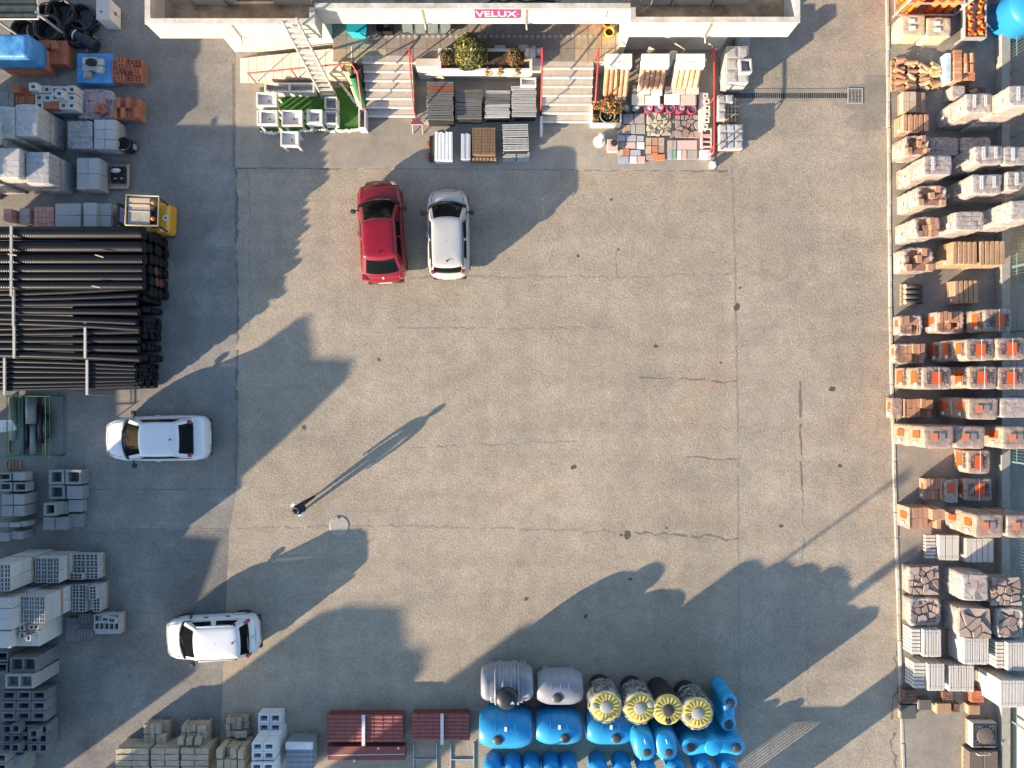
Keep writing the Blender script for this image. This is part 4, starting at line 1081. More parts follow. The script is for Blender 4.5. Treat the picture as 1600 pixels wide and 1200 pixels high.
ORD = ['first','second','third','fourth','fifth','sixth','seventh','eighth','ninth','tenth','eleventh','twelfth','thirteenth','fourteenth','fifteenth','sixteenth','seventeenth','eighteenth','nineteenth','twentieth']
COLW = ['closest to kerb', 'second from kerb', 'third from kerb', 'fourth from kerb']
def kstack(row, col, r, h, tiers, style, nm='brick_pallet', cat='pallet', look=None):
    """stack of pallets on the kerbside strip; every pallet load is a thing of its own"""
    x0, y0, x1, y1 = rect(*r, h)
    sx, sy = (x1-x0)-.03, (y1-y0)-.03; c = ((x0+x1)/2, (y0+y1)/2)
    th = (h-.05)/tiers
    names = {1: ('',), 2: (', lower tier', ', upper tier'), 3: (', lowest tier', ', middle tier', ', top tier')}[tiers]
    looks = dict(cream='cream film-wrapped brick pallet', creamopen='opened cream brick pallet', mez='orange-printed brick pallet', mezsmall='faintly printed pink brick pallet', mezopen='opened orange brick pallet', tan='tan boxed tile pallet', shade='brown wrapped brick pallet')
    root = None
    for k in range(tiers):
        z = .05+k*th
        lk = look or looks[style]
        if k < tiers-1 and style in ('creamopen','mezopen'): lk = {'creamopen':'cream film-wrapped brick pallet','mezopen':'pinkish film-wrapped brick pallet'}[style]
        root = thing(nm, f'{lk}, {ORD[row-1]} kerbside row from shop end, {COLW[col-1]}{names[k]}', cat, (c[0]+U(-.015,.015)*(k>0), c[1]+U(-.015,.015)*(k>0), z), U(-.012,.012), 'pallets along the kerb')
        pallet(root, sx, sy)
        z0, z1 = .127, th-.03
        top = k == tiers-1
        st = style if top else {'creamopen':'cream','mezopen':'mez'}.get(style, style)
        if st in ('cream','shade'):
            courses(root, sx, sy, z0, z1, 5, 4, 4, BRICKC if st == 'cream' else BRICKL, single=False, gap=.03, jit=.03)
            film(root, sx, sy, .06, z1, FILMC if (row*7+col) % 3 else FILM)
            plate('label_sheet', root, (-sx/2-.045, -sy*.12, (z0+z1)/2), .15, .2, PAPER, 'left')
            if top and row in (2, 5, 6):
                script_strip(root, -sx*.22, .04, z1+.055, sy*.7, sx*.12)
                if col == 2: script_strip(root, sx*.22, .06, z1+.055, sy*.6, sx*.11)
        elif st in ('mez','mezsmall'):
            courses(root, sx, sy, z0, z1, 5, 4, 3, BRICKL, single=False, gap=.03, jit=.02)
            film(root, sx, sy, .04, z1, FILMP)
            side_print(root, sx, sy, z0, z1, st == 'mezsmall')
            if top: top_print(root, sx, sy, z1, st == 'mezsmall', (row*5+col*3) % 3*.06-.06)
        elif st == 'creamopen':
            courses(root, sx, sy, z0, z1-.07, 5, 3, 3, BRICKL, single=True, skip=((1,1),(1,2),(0,2),(2,2)), extra=((3,0),(3,1),(3,2),(4,0),(4,1),(4,2)) if row % 2 else ((0,0),(2,1),(3,2),(4,0)), jit=.02)
            film(root, sx, sy, .06, z1-.04, FILMC, open_top=True)
            loose_film(root, sx, sy, z1-.02, FILM, row*3+col, .12)
            plate('label_sheet', root, (-sx/2-.045, -sy*.12, (z0+z1)/2), .15, .2, PAPER, 'left')
        elif st == 'mezopen':
            courses(root, sx, sy, z0, z1-.05, 7, 2, 3, BRICKL if row % 3 else BRICK, single=True, skip=((4,0),(5,0)), extra=((4,1),(5,1),(6,1)) if row % 2 else ((0,1),(1,1),(2,1)), jit=.012)
            b = MB(); b.box(-sx/2-.03,-sy/2,.08,-sx/2-.012,sy/2,z1-.02); b.build('wrap', FILMP, root)
            side_print(root, sx, sy, z0, z1, True)
            if row in (10, 11): loose_film(root, sx, sy, z1-.05, FILM, row*5+col, .2)
        elif st == 'tan':
            courses(root, sx, sy, z0, z1, 5, 1, 2, BOARDB if row > 7 else BRICKL, name='tile_pack', single=True, gap=.02, jit=.01, bev=.02)
            plate('label_sheet', root, (-sx/2-.012, -sy*.32, (z0+z1)/2), .12, .14, PAPER, 'left')
            b = MB()
            for i in range(5): b.box(-sx/2+(i+.35)*sx/5, sy/2-.10, z1-.001, -sx/2+(i+.65)*sx/5, sy/2-.02, z1+.012)
            b.build('strap_ends', BOARDB, root)
    return root

# rows of brick pallets, counted from the shop end (row 1 holds pipes, fittings and roof tiles)
kstack(2,2,(1510,145,1551,175),1.96,2,'cream'); kstack(2,3,(1577,133,1624,165),2.85,3,'cream')
kstack(3,1,(1411,177,1453,206),.72,1,'tan',look='pale boxed tile pallet')
kstack(4,1,(1415,212,1451,242),1.05,1,'creamopen'); kstack(4,2,(1454,214,1499,242),.85,1,'shade'); kstack(4,3,(1502,214,1549,241),.85,1,'shade')
kstack(5,1,(1445,243,1488,274),1.98,2,'cream'); kstack(5,2,(1524,227,1568,257),1.98,2,'cream'); kstack(5,3,(1570,228,1614,257),2.0,2,'cream')
kstack(6,1,(1434,291,1477,322),1.5,2,'creamopen'); kstack(6,2,(1520,272,1566,303),1.98,2,'cream'); kstack(6,3,(1575,267,1620,297),2.1,2,'cream')
kstack(7,1,(1431,340,1466,371),1.5,2,'creamopen'); kstack(7,2,(1494,330,1538,360),1.98,2,'cream'); kstack(7,3,(1580,313,1624,344),2.85,3,'cream')
kstack(8,1,(1413,388,1457,424),.85,1,'creamopen',look='part-used tan tile pallet'); kstack(8,2,(1489,376,1529,414),1.15,1,'tan',look='tan banded tile pallet'); kstack(8,3,(1531,375,1573,415),1.15,1,'tan',look='tan banded tile pallet')
kstack(9,2,(1492,437,1530,475),.6,1,'tan',look='dark brown banded tile pallet')
kstack(10,1,(1407,493,1441,523),.62,1,'mezopen',look='loosely wrapped orange brick pallet'); kstack(10,2,(1465,487,1506,520),.95,1,'mezopen'); kstack(10,3,(1539,482,1580,518),1.86,2,'mez')
kstack(11,1,(1400,537,1446,568),.5,1,'mezopen'); kstack(11,2,(1511,529,1554,563),2.4,3,'mez'); kstack(11,3,(1559,528,1603,562),2.5,3,'mez')
kstack(12,1,(1444,573,1488,608),2.06,2,'mez'); kstack(12,2,(1514,573,1558,608),2.06,2,'mez'); kstack(12,3,(1561,573,1605,608),2.06,2,'mez')
kstack(13,1,(1415,623,1458,653),.62,1,'mezopen'); kstack(13,2,(1515,622,1560,655),2.1,2,'mezsmall'); kstack(13,3,(1564,622,1606,653),2.1,2,'shade',look='bluish film-wrapped brick pallet')
kstack(14,1,(1444,666,1490,701),2.15,2,'mezsmall'); kstack(14,2,(1493,666,1539,701),2.0,2,'mezsmall'); kstack(14,3,(1567,667,1611,702),2.2,2,'mezsmall')
kstack(15,2,(1513,704,1547,740),.95,1,'mez')
kstack(16,1,(1446,748,1475,782),.5,1,'mezopen'); kstack(16,2,(1507,748,1550,783),.5,1,'mez')
kstack(17,1,(1423,793,1473,828),1.05,1,'mezopen'); kstack(17,2,(1525,804,1568,840),1.95,2,'mezsmall'); kstack(17,3,(1575,805,1618,840),1.95,2,'mezsmall')

def simple(label, r, h, nm='pallet_load', cat='pallet', z=.05, pal=True, rz=0.0, group=None):
    """empty at the base of one pallet load; returns root and its size"""
    x0, y0, x1, y1 = rect(*r, h); sx, sy = x1-x0, y1-y0
    t = thing(nm, label, cat, ((x0+x1)/2, (y0+y1)/2, z), rz, group)
    if pal: pallet(t, sx, sy)
    return t, sx, sy, h-z

t, sx, sy, h = simple('small cardboard-brown box pallet above the second kerbside row', (1411,143,1448,175), .45)
courses(t, sx*.55, sy, .127, h, 2, 2, 1, WOODL, name='carton', xo=-sx*.22); courses(t, sx*.42, sy, .127, h-.08, 2, 3, 1, BOARDB, name='carton', xo=sx*.28)
# bundles of small dark pipes, ninth row
t, sx, sy, h = simple('small pallet of short dark pipes with tan ends, ninth kerbside row', (1414,442,1444,476), .42)
for i in range(4):
    b = MB(); y = -sy*.36+i*sy*.24; b.cyl((-sx*.3,y,.22),(sx*.48,y,.22),.085,n=12); o = b.build('pipe', DARKST, t)
    b = MB(); b.cyl((-sx*.42,y,.22),(-sx*.301,y,.22),.088,n=12); b.build('pipe_end', WOODL, o)
# stones and slabs further down
def clip_half(poly, nx, ny, c):
    """keep the part of poly where nx*x + ny*y <= c"""
    out = []
    for (p, q) in zip(poly, poly[1:]+poly[:1]):
        a = nx*p[0]+ny*p[1]-c; d = nx*q[0]+ny*q[1]-c
        if a <= 0: out.append(p)
        if (a < 0 < d) or (d < 0 < a):
            k = a/(a-d); out.append((p[0]+(q[0]-p[0])*k, p[1]+(q[1]-p[1])*k))
    return out
def crazy(root, sx, sy, z, n, mat, seed, th=.06, name='stone', tilt=.12):
    """irregular flagstones fitted together with open joints"""
    rr = random.Random(seed); pts = []
    while len(pts) < n:
        c = max(((rr.uniform(-sx/2,sx/2), rr.uniform(-sy/2,sy/2)) for _ in range(4)), key=lambda q: min([math.hypot(q[0]-a, q[1]-b_) for a, b_ in pts], default=9)+rr.uniform(0,.12))
        pts.append(c)
    for i, (cx, cy) in enumerate(pts):
        poly = [(-sx/2-rr.uniform(0,.06),-sy/2-rr.uniform(0,.06)),(sx/2+rr.uniform(0,.06),-sy/2-rr.uniform(0,.06)),(sx/2+rr.uniform(0,.06),sy/2+rr.uniform(0,.06)),(-sx/2-rr.uniform(0,.06),sy/2+rr.uniform(0,.06))]
        for j, (ox, oy) in enumerate(pts):
            if j == i or len(poly) < 3: continue
            dx, dy = ox-cx, oy-cy; l = math.hypot(dx, dy); g = rr.uniform(.006,.03)
            poly = clip_half(poly, dx/l, dy/l, (dx*(cx+ox)/2+dy*(cy+oy)/2)/l-g)
        if len(poly) < 3: continue
        poly = [((p[0]-cx)*rr.uniform(.9,1.0), (p[1]-cy)*rr.uniform(.9,1.0)) for p in poly]
        b = MB(); b.prism(poly, 0, th*rr.uniform(.6,1.3))
        put(name, b.mesh(name, mat), root, (cx, cy, z+rr.uniform(0,.07)), rot=(rr.uniform(-tilt,tilt), rr.uniform(-tilt,tilt), rr.uniform(-.05,.05)))
def stone_pallet(label, r, h, seed, wrapped=False, n=16, mat=FLAGST):
    t, sx, sy, hh = simple(label, r, h, 'stone_pallet')
    b = MB(); rr = random.Random(seed); nl = max(3, int(hh/.09))
    for k in range(nl):
        z = .127+(hh-.2)*k/nl; q = rr.uniform(-.02,.02)
        for (a, c) in ((-.5,-.17),(-.17,.17),(.17,.5)):
            b.box(sx*a+rr.uniform(0,.03), -sy/2+rr.uniform(0,.05), z, sx*c-rr.uniform(0,.02), sy/2-rr.uniform(0,.05), z+(hh-.2)/nl-.008)
    tag(b.build('stone_layers', mat, t), kind='stuff')
    if wrapped:
        crazy(t, sx*.9, sy*.9, hh-.09, n, mat, seed, .05); film(t, sx, sy, .05, hh, FILMW)
    else:
        crazy(t, sx, sy, hh-.10, n, mat, seed)
        film(t, sx, sy, .05, hh-.12, FILMC, open_top=True)
    return t, sx, sy, hh
stone_pallet('brown flagstone pallet closest to kerb, upper of the two beside white slabs', (1423,887,1466,928), .64, 31, n=20)
stone_pallet('film-covered flagstone pallet in the middle of the stone rows', (1505,897,1543,938), 1.3, 32, True, 9)
stone_pallet('brown flagstone pallet by the fence, upper one of the two', (1551,905,1594,945), 1.05, 33, n=16)
t, sx, sy, h = stone_pallet('brown flagstone pallet with torn film collar, closest to kerb', (1423,936,1466,975), .62, 34, n=12); loose_film(t, sx*1.04, sy*1.04, h-.02, FILMC, 34, .3)
stone_pallet('large-slab flagstone pallet below the film-covered stone pallet', (1501,952,1547,995), 1.2, 35, n=9)
t, sx, sy, h = stone_pallet('rounded flagstone pallet by the fence, lower one of the two', (1559,952,1597,995), 1.0, 36, n=9); loose_film(t, sx, sy, h-.05, FILMW, 36, .3)
def slab_pallet(label, r, h, n, mat=BLOCKW, step=None, along='x', nz=5):
    """ribbed white lintels laid side by side"""
    t, sx, sy, hh = simple(label, r, h, 'slab_pallet')
    nx, ny = (n, 1) if along == 'x' else (1, n)
    courses(t, sx, sy, .127, hh, nx, ny, nz, mat, name='slab', gap=.03, jit=.008)
    if step:
        courses(t, step, sy*.94, .127, hh-.16, 1, 7, nz-1, mat, name='slab', gap=.035, xo=-sx/2-step/2-.01)
    b = MB(); 
    for q in (-.36,.36): b.box(-sx/2-.004, sy*q-.01, hh-.002, sx/2+.004, sy*q+.01, hh+.003)
    b.build('strapping', pm('strap_grey',(0.45,0.45,0.44),0.5,0.05,5), t)
    return t
slab_pallet('two short stacks of white lintels under the last brick row', (1467,836,1499,876), .5, 3, step=.42)
slab_pallet('white lintel stack by the fence under the last brick row', (1509,841,1553,879), .55, 5)
slab_pallet('white ribbed lintels with lower step, closest to kerb, upper row', (1443,984,1471,1027), .95, 7, step=.36)
slab_pallet('white ribbed lintel pallet in the middle of the upper lintel row', (1506,997,1545,1039), 1.15, 11)
slab_pallet('white ribbed lintel pallet at the fence, upper lintel row', (1574,1004,1618,1049), 1.25, 11, step=.30)
slab_pallet('white ribbed lintels with lower step, closest to kerb, lower row', (1450,1037,1476,1080), .95, 6, step=.44)
slab_pallet('white ribbed lintel pallet in the middle of the lower lintel row', (1483,1040,1522,1081), .9, 10)
slab_pallet('tall white ribbed lintel stack at the fence, lower lintel row', (1563,1063,1610,1106), 1.45, 10, nz=7)
BRN = pm('dark_brown_brick', (0.16,0.09,0.06), 0.85, 0.2, 10, orand=0.2); GRYB = pm('charcoal_board', (0.085,0.088,0.085), 0.8, 0.15, 10, orand=0.1)
for i, (r, h, nx, ny, m_, lb) in enumerate((
    ((1411,1078,1433,1100),.35,5,4,BRN,'small dark brown brick pallet closest to kerb below the lintels'), ((1408,1102,1432,1124),.32,1,1,GRYB,'charcoal board pack closest to kerb below the brick pallets'),
    ((1436,1093,1456,1110),.38,1,1,GRYB,'charcoal board pack second from kerb below the lintels'), ((1473,1081,1489,1098),.35,3,5,BRN,'dark brown brick pallet in the middle below the lintels'),
    ((1464,1099,1487,1116),.4,1,1,BOARDB,'brown board pack in the middle below the brick pallet'), ((1489,1100,1500,1113),.35,2,2,BRN,'narrow dark brick stack beside the brown board pack'),
    ((1514,1102,1532,1117),.35,1,1,BOARDB,'brown board pack with pale side near the manhole covers'), ((1518,1080,1538,1098),.4,3,4,BRICK,'small reddish brick pallet below the tall lintel stack'))):
    t, sx, sy, h = simple(lb, r, h, 'small_pallet')
    courses(t, sx, sy, .127, h, nx, ny, 2 if nx > 1 else 1, m_, name='brick' if nx > 1 else 'board_pack', bev=.012 if nx == 1 else 0)
    if nx == 1:
        b = MB(); b.box(-sx/2-.012,-sy*.45,.13,-sx/2-.002,sy*.45,h-.04); b.build('end_card', WOODL, t)
# manhole covers on pallets
IRON = pm('cast_iron_brown', (0.125,0.10,0.085), 0.75, 0.2, 12, bump=0.004, metal=0.1)
def cover_pallet(label, r, h, frame=True):
    t, sx, sy, hh = simple(label, r, h, 'manhole_cover_pallet')
    b = MB(); b.bbox(-sx/2,-sy/2,.127,sx/2,sy/2,hh-.05,.02); b.build('base_slab', BLOCKW if frame else IRON, t)
    if frame:
        b = MB(); s_ = min(sx,sy)*.45
        for (x0,y0,x1,y1) in ((-s_,-s_,s_,-s_+.05),(-s_,s_-.05,s_,s_),(-s_,-s_+.051,-s_+.05,s_-.051),(s_-.05,-s_+.051,s_,s_-.051)): b.box(x0,y0,hh-.05,x1,y1,hh)
        for a in range(16):
            q = 2*math.pi*a/16; b.cbox((math.cos(q)*s_*.88, math.sin(q)*s_*.88, hh-.03),(.09,.03,.04),q)
        b.build('cover_frame', DARKST, t)
        b = MB(); b.lathe([(.0001,hh-.049),(s_*.74,hh-.049),(s_*.74,hh+.01),(s_*.7,hh+.016),(.0001,hh+.02)], n=28); b.build('round_cover', IRON, t)
    else:
        for i in range(2):
            b = MB(); b.bbox(-sx/2+i*sx/2+.01,-sy/2,hh-.05,-sx/2+(i+1)*sx/2-.01,sy/2,hh,.02); b.build('cover_plate', IRON, t)
        b = MB(); b.tube([(-sx*.25,sy*.42,hh),(-sx*.25,sy*.42,hh+.12),(sx*.2,sy*.42,hh+.12),(sx*.2,sy*.42,hh)], .025, 6); b.build('carry_bar', STEEL, t)
cover_pallet('round cast-iron manhole cover in a square frame on a white pallet', (1520,1130,1559,1169), .5)
cover_pallet('dark manhole cover plates on a pallet at the bottom edge', (1514,1174,1560,1214), .5, False)

# ---- row 1: pipes, fittings and roof tile pieces by the lane end
t = thing('pipe_rack', 'rack of upright orange drain pipes at the top of the kerbside strip', 'rack', P(1440,12,0)+Vector((0,.5,.05)))
for (x, y) in ((-1.15,-.9),(1.15,-.9),(-1.15,.9),(1.15,.9)):
    b = MB(); b.box(x-.03,y-.03,0,x+.03,y+.03,2.0); b.build('rack_post', STEEL, t)
b = MB()
for z in (.15,1.0,1.9):
    b.box(-1.12,-.93,z,1.12,-.88,z+.05); b.box(-1.12,.88,z,1.12,.93,z+.05); b.box(-1.18,-.88,z,-1.13,.88,z+.05); b.box(1.13,-.88,z,1.18,.88,z+.05)
b.build('rack_rail', STEEL, t)
for j in range(4):
    for i in range(6):
        if (i, j) == (2, 0): continue
        r_ = .15 if i < 2 else .12
        b = MB(); x = -.88+i*.36+U(-.02,.02); y = -.66+j*.42; hh = 2.5+U(-.15,.2)
        b.cyl((x,y,.02),(x+U(-.03,.03),y+U(-.03,.03),hh),r_,n=14,cap=False); b.cyl((x,y,.03),(x,y,hh-.25),r_*.9,n=10); b.build('pipe', ORANGEPV, t)
for i, r in enumerate(((1409,24,1445,55),(1448,28,1485,57))):
    t, sx, sy, h = simple(['pale yellow film-wrapped insulation pack closest to kerb','pale yellow film-wrapped insulation pack, second from kerb'][i], r, .78, 'insulation_pack', 'pack')
    courses(t, sx, sy, .127, h, 1, 2, 3, pm('insulation_pink',(0.62,0.50,0.45),0.9,0.1,6), name='panel', single=False); film(t, sx, sy, .05, h, FILMY)
    for k in range(2): plate('label_sheet', t, (-sx*.1+k*.02, sy*.18-k*.35*sy, h+.045), .26, .16, PAPER)
t = thing('fittings_tray', 'long grey steel tray full of orange pipe elbows by the fence', 'tray', P(1532,20,.6)+Vector((-.25,.2,-.55)))
b = MB(); b.box(-.42,-1.2,.42,.42,1.6,.45)
for (x0,y0,x1,y1) in ((-.42,-1.2,-.38,1.6),(.38,-1.2,.42,1.6),(-.379,-1.2,.379,-1.16),(-.379,1.56,.379,1.6)): b.box(x0,y0,.451,x1,y1,.66)
b.build('tray_body', STEEL, t)
for (x, y) in ((-.38,-1.15),(.38,-1.15),(-.38,1.5),(.38,1.5)):
    b = MB(); b.box(x-.025,y-.025,0,x+.025,y+.025,.419); b.build('leg', STEEL, t)
for i in range(16):
    e = thing('pipe_elbow', f"orange pipe elbow in the grey tray, {ORD[i//2]} pair from its lower end, {'fence' if i % 2 else 'kerb'} side", 'pipe fitting', t.location + Vector((-.18+.36*(i % 2)+U(-.05,.05), -1.0+.31*(i//2)+U(-.04,.04), .56)), U(0,6.28), 'orange elbows in the tray')
    b = MB(); pts = [(-.16,0,0),(-.05,0,.01),(.03,.03,.05),(.06,.06,.16)]
    b.tube(pts, .075, 10); b.build('elbow_bend', ORANGEPV, e)
    b = MB(); b.cyl((.056,.056,.13),(.066,.066,.19),.092,n=12,cap=False); b.cyl((-.12,0,.003),(-.20,0,-.005),.092,n=12); b.build('socket', ORANGEPV, e)
    b = MB(); b.cyl((.058,.058,.161),(.064,.064,.178),.07,n=12); b.build('opening', pm('pipe_dark',(0.16,0.035,0.01),0.7,0.1,5), e)
def barrel_me(name, ln, r_, mat):
    k = ('b', name, ln, r_, mat.name)
    if k not in _box_cache:
        b = MB(); n = 9; o = []; i_ = []
        for x in (0, ln):
            q = r_*(1 if x == 0 else .86)
            o.append([(x, q*math.cos(math.pi*a/(n-1)), q*math.sin(math.pi*a/(n-1))) for a in range(n)])
            i_.append([(x, (q-.016)*math.cos(math.pi*a/(n-1)), max(0,(q-.016)*math.sin(math.pi*a/(n-1)))) for a in range(n)])
        b.loft(o, cap=False, close=False); b.loft([i_[1], i_[0]], cap=False, close=False)
        b.loft([i_[0], o[0]], cap=False, close=False, sm=False); b.loft([o[1], i_[1]], cap=False, close=False, sm=False)
        _box_cache[k] = b.mesh(name, mat)
    return _box_cache[k]
for q, (r, m_, lb, nm2) in enumerate((((1397,90,1433,139),TILEM,'pallet of loose terracotta ridge tile pieces closest to kerb',9), ((1436,94,1471,136),TILEY,'pallet of loose straw-coloured ridge tile pieces, second from kerb',8))):
    t, sx, sy, h = simple(lb, r, .35, 'ridge_tile_pallet')
    for i in range(nm2*2):
        cx = (-.28 if i % 2 else .2)*sx; cy = -sy*.42+(i//2)*sy*.84/(nm2-1)
        put('ridge_tile', barrel_me('ridge_tile', .4, .11, m_ if U(0,1) > .3 else (TILEY if q == 0 else TILEM)), t, (cx-.12+U(-.05,.05), cy+U(-.04,.04), .127+U(0,.09)), rot=(U(-.3,.3), U(-.15,.15), U(-.6,.6)))
t, sx, sy, h = simple('pallet of terracotta roof tiles partly in pale blue film', (1490,76,1532,124), .75, 'roof_tile_pallet')
courses(t, sx*.3, sy, .127, h-.1, 1, 9, 3, TILEM, name='roof_tile', xo=-sx*.27); courses(t, sx*.52, sy*.9, .127, h-.22, 2, 3, 2, TILEM, name='roof_tile', xo=sx*.18)
for (x, y) in ((.05,.2),(.28,.22),(.06,-.12),(.29,-.13)): put('ridge_tile', barrel_me('ridge_tile', .36, .13, TILEM), t, (sx*x, sy*y-.14, h-.215), rz=R(90))
b = MB(); b.box(-sx/2-.2,-sy/2-.03,.05,-sx/2-.02,sy/2-.1,h-.14); b.build('wrap', film_mat('pale_blue_film',(0.50,0.66,0.74),0.7), t)
t, sx, sy, h = simple('small film-wrapped tile pack half behind the second row brick stack', (1488,134,1508,152), .6, 'tile_pack')
courses(t, sx, sy, .127, h, 1, 4, 2, BRICKL, name='tile'); film(t, sx, sy, .05, h, FILMW)
t, sx, sy, h = simple('small dark pack of roof tiles beside the wrapped tile pack', (1511,136,1540,156), .4, 'tile_pack')
courses(t, sx, sy, .127, h, 4, 2, 2, BRN, name='tile'); put('ridge_tile', barrel_me('ridge_tile', .3, .1, TILEM), t, (-sx*.4,0,h), rz=.4)
t, sx, sy, h = simple('small film-wrapped pack with orange print at the kerb, thirteenth row', (1394,622,1409,653), .5, 'tile_pack')
courses(t, sx, sy, .127, h, 2, 3, 2, BRICKL, name='brick', single=False); film(t, sx, sy, .05, h, FILMP); side_print(t, sx, sy, .127, h, True)
t, sx, sy, h = simple('heap of crumpled film and orange bag beside the opened brick pallet', (1477,748,1497,786), .45, 'film_heap', 'film')
courses(t, sx*.8, sy*.7, .127, h-.1, 2, 3, 1, BRICK, name='brick'); film(t, sx, sy*.9, .1, h, FILMW, amp=.05); plate('orange_print', t, (-.05,.1,h+.05), sx*.5, sy*.4, ORANGEP)

# ---------------------------------------------------------------- fence and neighbours beyond the pallets
fx = P(1571,0,0).x
b = MB(); b.box(fx-.42,-22,.02,fx-.1,20,.42); tag(b.build('retaining_wall', pm('grey_wall',(0.27,0.27,0.25),0.9,0.15,4)), 'low grey concrete wall along the foot of the wire fence', 'wall')
fn = thing('wire_fence', 'pale green wire mesh fence behind the pallets', 'fence', (fx, 0, .02))
FG = pm('fence_green', (0.13,0.22,0.22), 0.5, 0.1, 6)
pm_ = MB(); pm_.box(-.03,-.03,0,.03,.03,1.7); pme = pm_.mesh('post', FG)
for i in range(16): put('post', pme, fn, (0,-18+i*2.5,0))
b = MB()
for z in (.1,.6,1.15,1.65): b.box(-.012,-18,z,.012,19.5,z+.02)
b.build('rail', FG, fn)
b = MB()
for i in range(310): b.box(-.004,-18+i*.12,.08,.004,-17.992+i*.12,1.68)
tag(b.build('wires', FG, fn), kind='stuff')
# neighbouring plot
nb = thing('neighbour_shed', 'cream walled neighbouring building beyond the fence, upper part', 'building', (fx+1.35, 11.9, 0))
b = MB(); b.box(0,-2.4,0,5,1.8,2.3); b.build('wall', WHITEW, nb)
b = MB(); b.box(-.1,-2.5,2.3,5,1.9,2.42); b.build('roof', COPING, nb)
nb = thing('neighbour_shed', 'cream walled neighbouring building beyond the fence beside the seventh row', 'building', (fx+.8, 5.4, 0))
b = MB(); b.box(0,-1.5,0,5,1.35,2.0); b.build('wall', pm('pale_yellow_wall',(0.72,0.66,0.48),0.85,0.05,3), nb)
b = MB(); b.box(-.05,-1.55,2.0,5,1.4,2.08); b.build('roof', COPING, nb)
bt = thing('round_water_tank', 'round blue water tank beyond the fence at the top corner', 'tank', P(1619,2,1.5)-Vector((0,0,1.5)))
bt.scale = (.86,.86,.95)
BLUET = pm('blue_polyethylene', (0.012,0.20,0.62), 0.32, 0.05, 3, spec=0.5)
b = MB(); prof = [(.0001,0),(.95,0)]
for i in range(12): prof += [(.97,.05+i*.11),(1.0,.10+i*.11)]
prof += [(.95,1.42),(.6,1.62),(.3,1.68),(.0001,1.69)]
b.lathe(prof, n=36); b.build('tank_body', pm('light_blue_polyethylene', (0.02,0.20,0.46), 0.35, 0.05, 3), bt)
b = MB(); b.tube([(-1.04,.5,0),(-1.04,.5,1.3),(-.5,.3,1.7)], .02, 6); b.build('cable', BLACKR, bt)
gh = thing('glass_shed', 'blue-framed glazed shed beyond the fence at the bottom corner', 'shed', (fx+.25, -14.2, 0))
BLF = pm('pale_blue_frame', (0.22,0.45,0.58), 0.5, 0.08, 6)
b = MB(); b.box(0,-2.6,0,3,1.9,1.2); b.build('base_wall', WHITEW, gh)
b = MB()
for y in (-2.6,-1.4,-.2,.9,1.86): b.box(-.03,y,1.2,3,y+.06,1.5)
b.box(-.05,-2.6,1.2,.04,1.92,1.5); b.box(.95,-2.6,1.501,1.02,1.92,1.54); b.build('frame', BLF, gh)
for k, y in enumerate((-2.54,-1.34,-.14,.96)):
    b = MB(); b.box(.04,y,1.3,2.9,y+1.12 if k < 3 else y+.88,1.32); b.build('pane', pm('blue_glass',(0.30,0.38,0.42),0.15,0.2,3,spec=0.6), gh)
b = MB()
for i in range(14): b.box(.1,-2.4+i*.3,1.33,.9,-2.36+i*.3,1.36)
b.build('louvre', pm('louvre_white',(0.6,0.62,0.62),0.5,0.05,5), gh)
# ---------------------------------------------------------------- stock on the shaded side of the yard
def lp(label, r, h, nm='block_pallet', cat='pallet', z=.005, pal=True): return simple(label, r, h, nm, cat, z, pal)

# upper corner: metal rack, coils of black pipe, white cabinet
t = thing('metal_rack', 'dark steel storage rack with sheet roof at the top corner', 'rack', (-18.85,14.05,.005))
for (x, y) in ((1.55,-.55),(1.55,1.2),(-.2,-.6)):
    b = MB(); b.box(x-.035,y-.035,0,x+.035,y+.035,1.95); b.build('post', STEEL, t)
b = MB(); b.add([(-1.5,-.75,1.9),(1.62,-.75,1.9),(1.62,1.6,2.05),(-1.5,1.6,2.05)], [(0,1,2,3)]); 
for i in range(8): b.box(-1.5,-.7+i*.29,1.95+i*.018,1.6,-.62+i*.29,1.975+i*.018)
b.build('sheet_roof', pm('dark_green_sheet', (0.06,0.075,0.07), 0.4, 0.3, 3, metal=0.3), t)
b = MB(); b.tube([(-1.5,-.77,1.9),(1.62,-.77,1.9)], .025, 6); b.tube([(1.62,-.77,1.9),(1.62,1.6,2.05)], .03, 6); b.build('edge_rail', ALU, t)
for i, (u, v, r_, h, n_, lb) in enumerate(((75,20,.34,.42,4,'coil of black pipe closest to the metal rack'), (97,22,.52,.5,5,'large coil of black pipe in the middle of the dark heap'), (128,28,.50,.42,4,'large coil of black pipe beside the white cabinet'),
                                   (80,48,.5,.6,6,'tall coil of black pipe above the orange brick pallet'), (118,52,.46,.45,4,'coil of black pipe next to the dark roll'), (40,50,.5,.45,4,'coil of black pipe behind the blue tarpaulin stack'))):
    t = thing('pipe_coil', lb, 'coil', P(u, v, .3)-Vector((0,0,.295)), group='coils of black pipe')
    for k in range(n_):
        b = MB(); z = .05+k*h/n_; rr_ = r_*(1-.04*(k % 2))
        b.tube([(rr_*math.cos(a)+U(-.015,.015), rr_*math.sin(a)+U(-.015,.015), z) for a in [2*math.pi*q/26 for q in range(27)]], .055, 6); b.build('turn', BLACKP, t)
t = thing('dark_roll', 'dark rolled membrane with white tape end on the coil heap', 'roll', P(132,62,.3)-Vector((0,0,.29)), R(-28))
b = MB(); b.cyl((-.55,0,.24),(.5,0,.24),.22,n=18); b.build('roll_body', pm('navy_membrane',(0.02,0.024,0.035),0.5,0.2,5), t)
b = MB(); b.cyl((-.42,0,.24),(-.36,0,.24),.226,n=18); b.build('tape', PAPER, t)
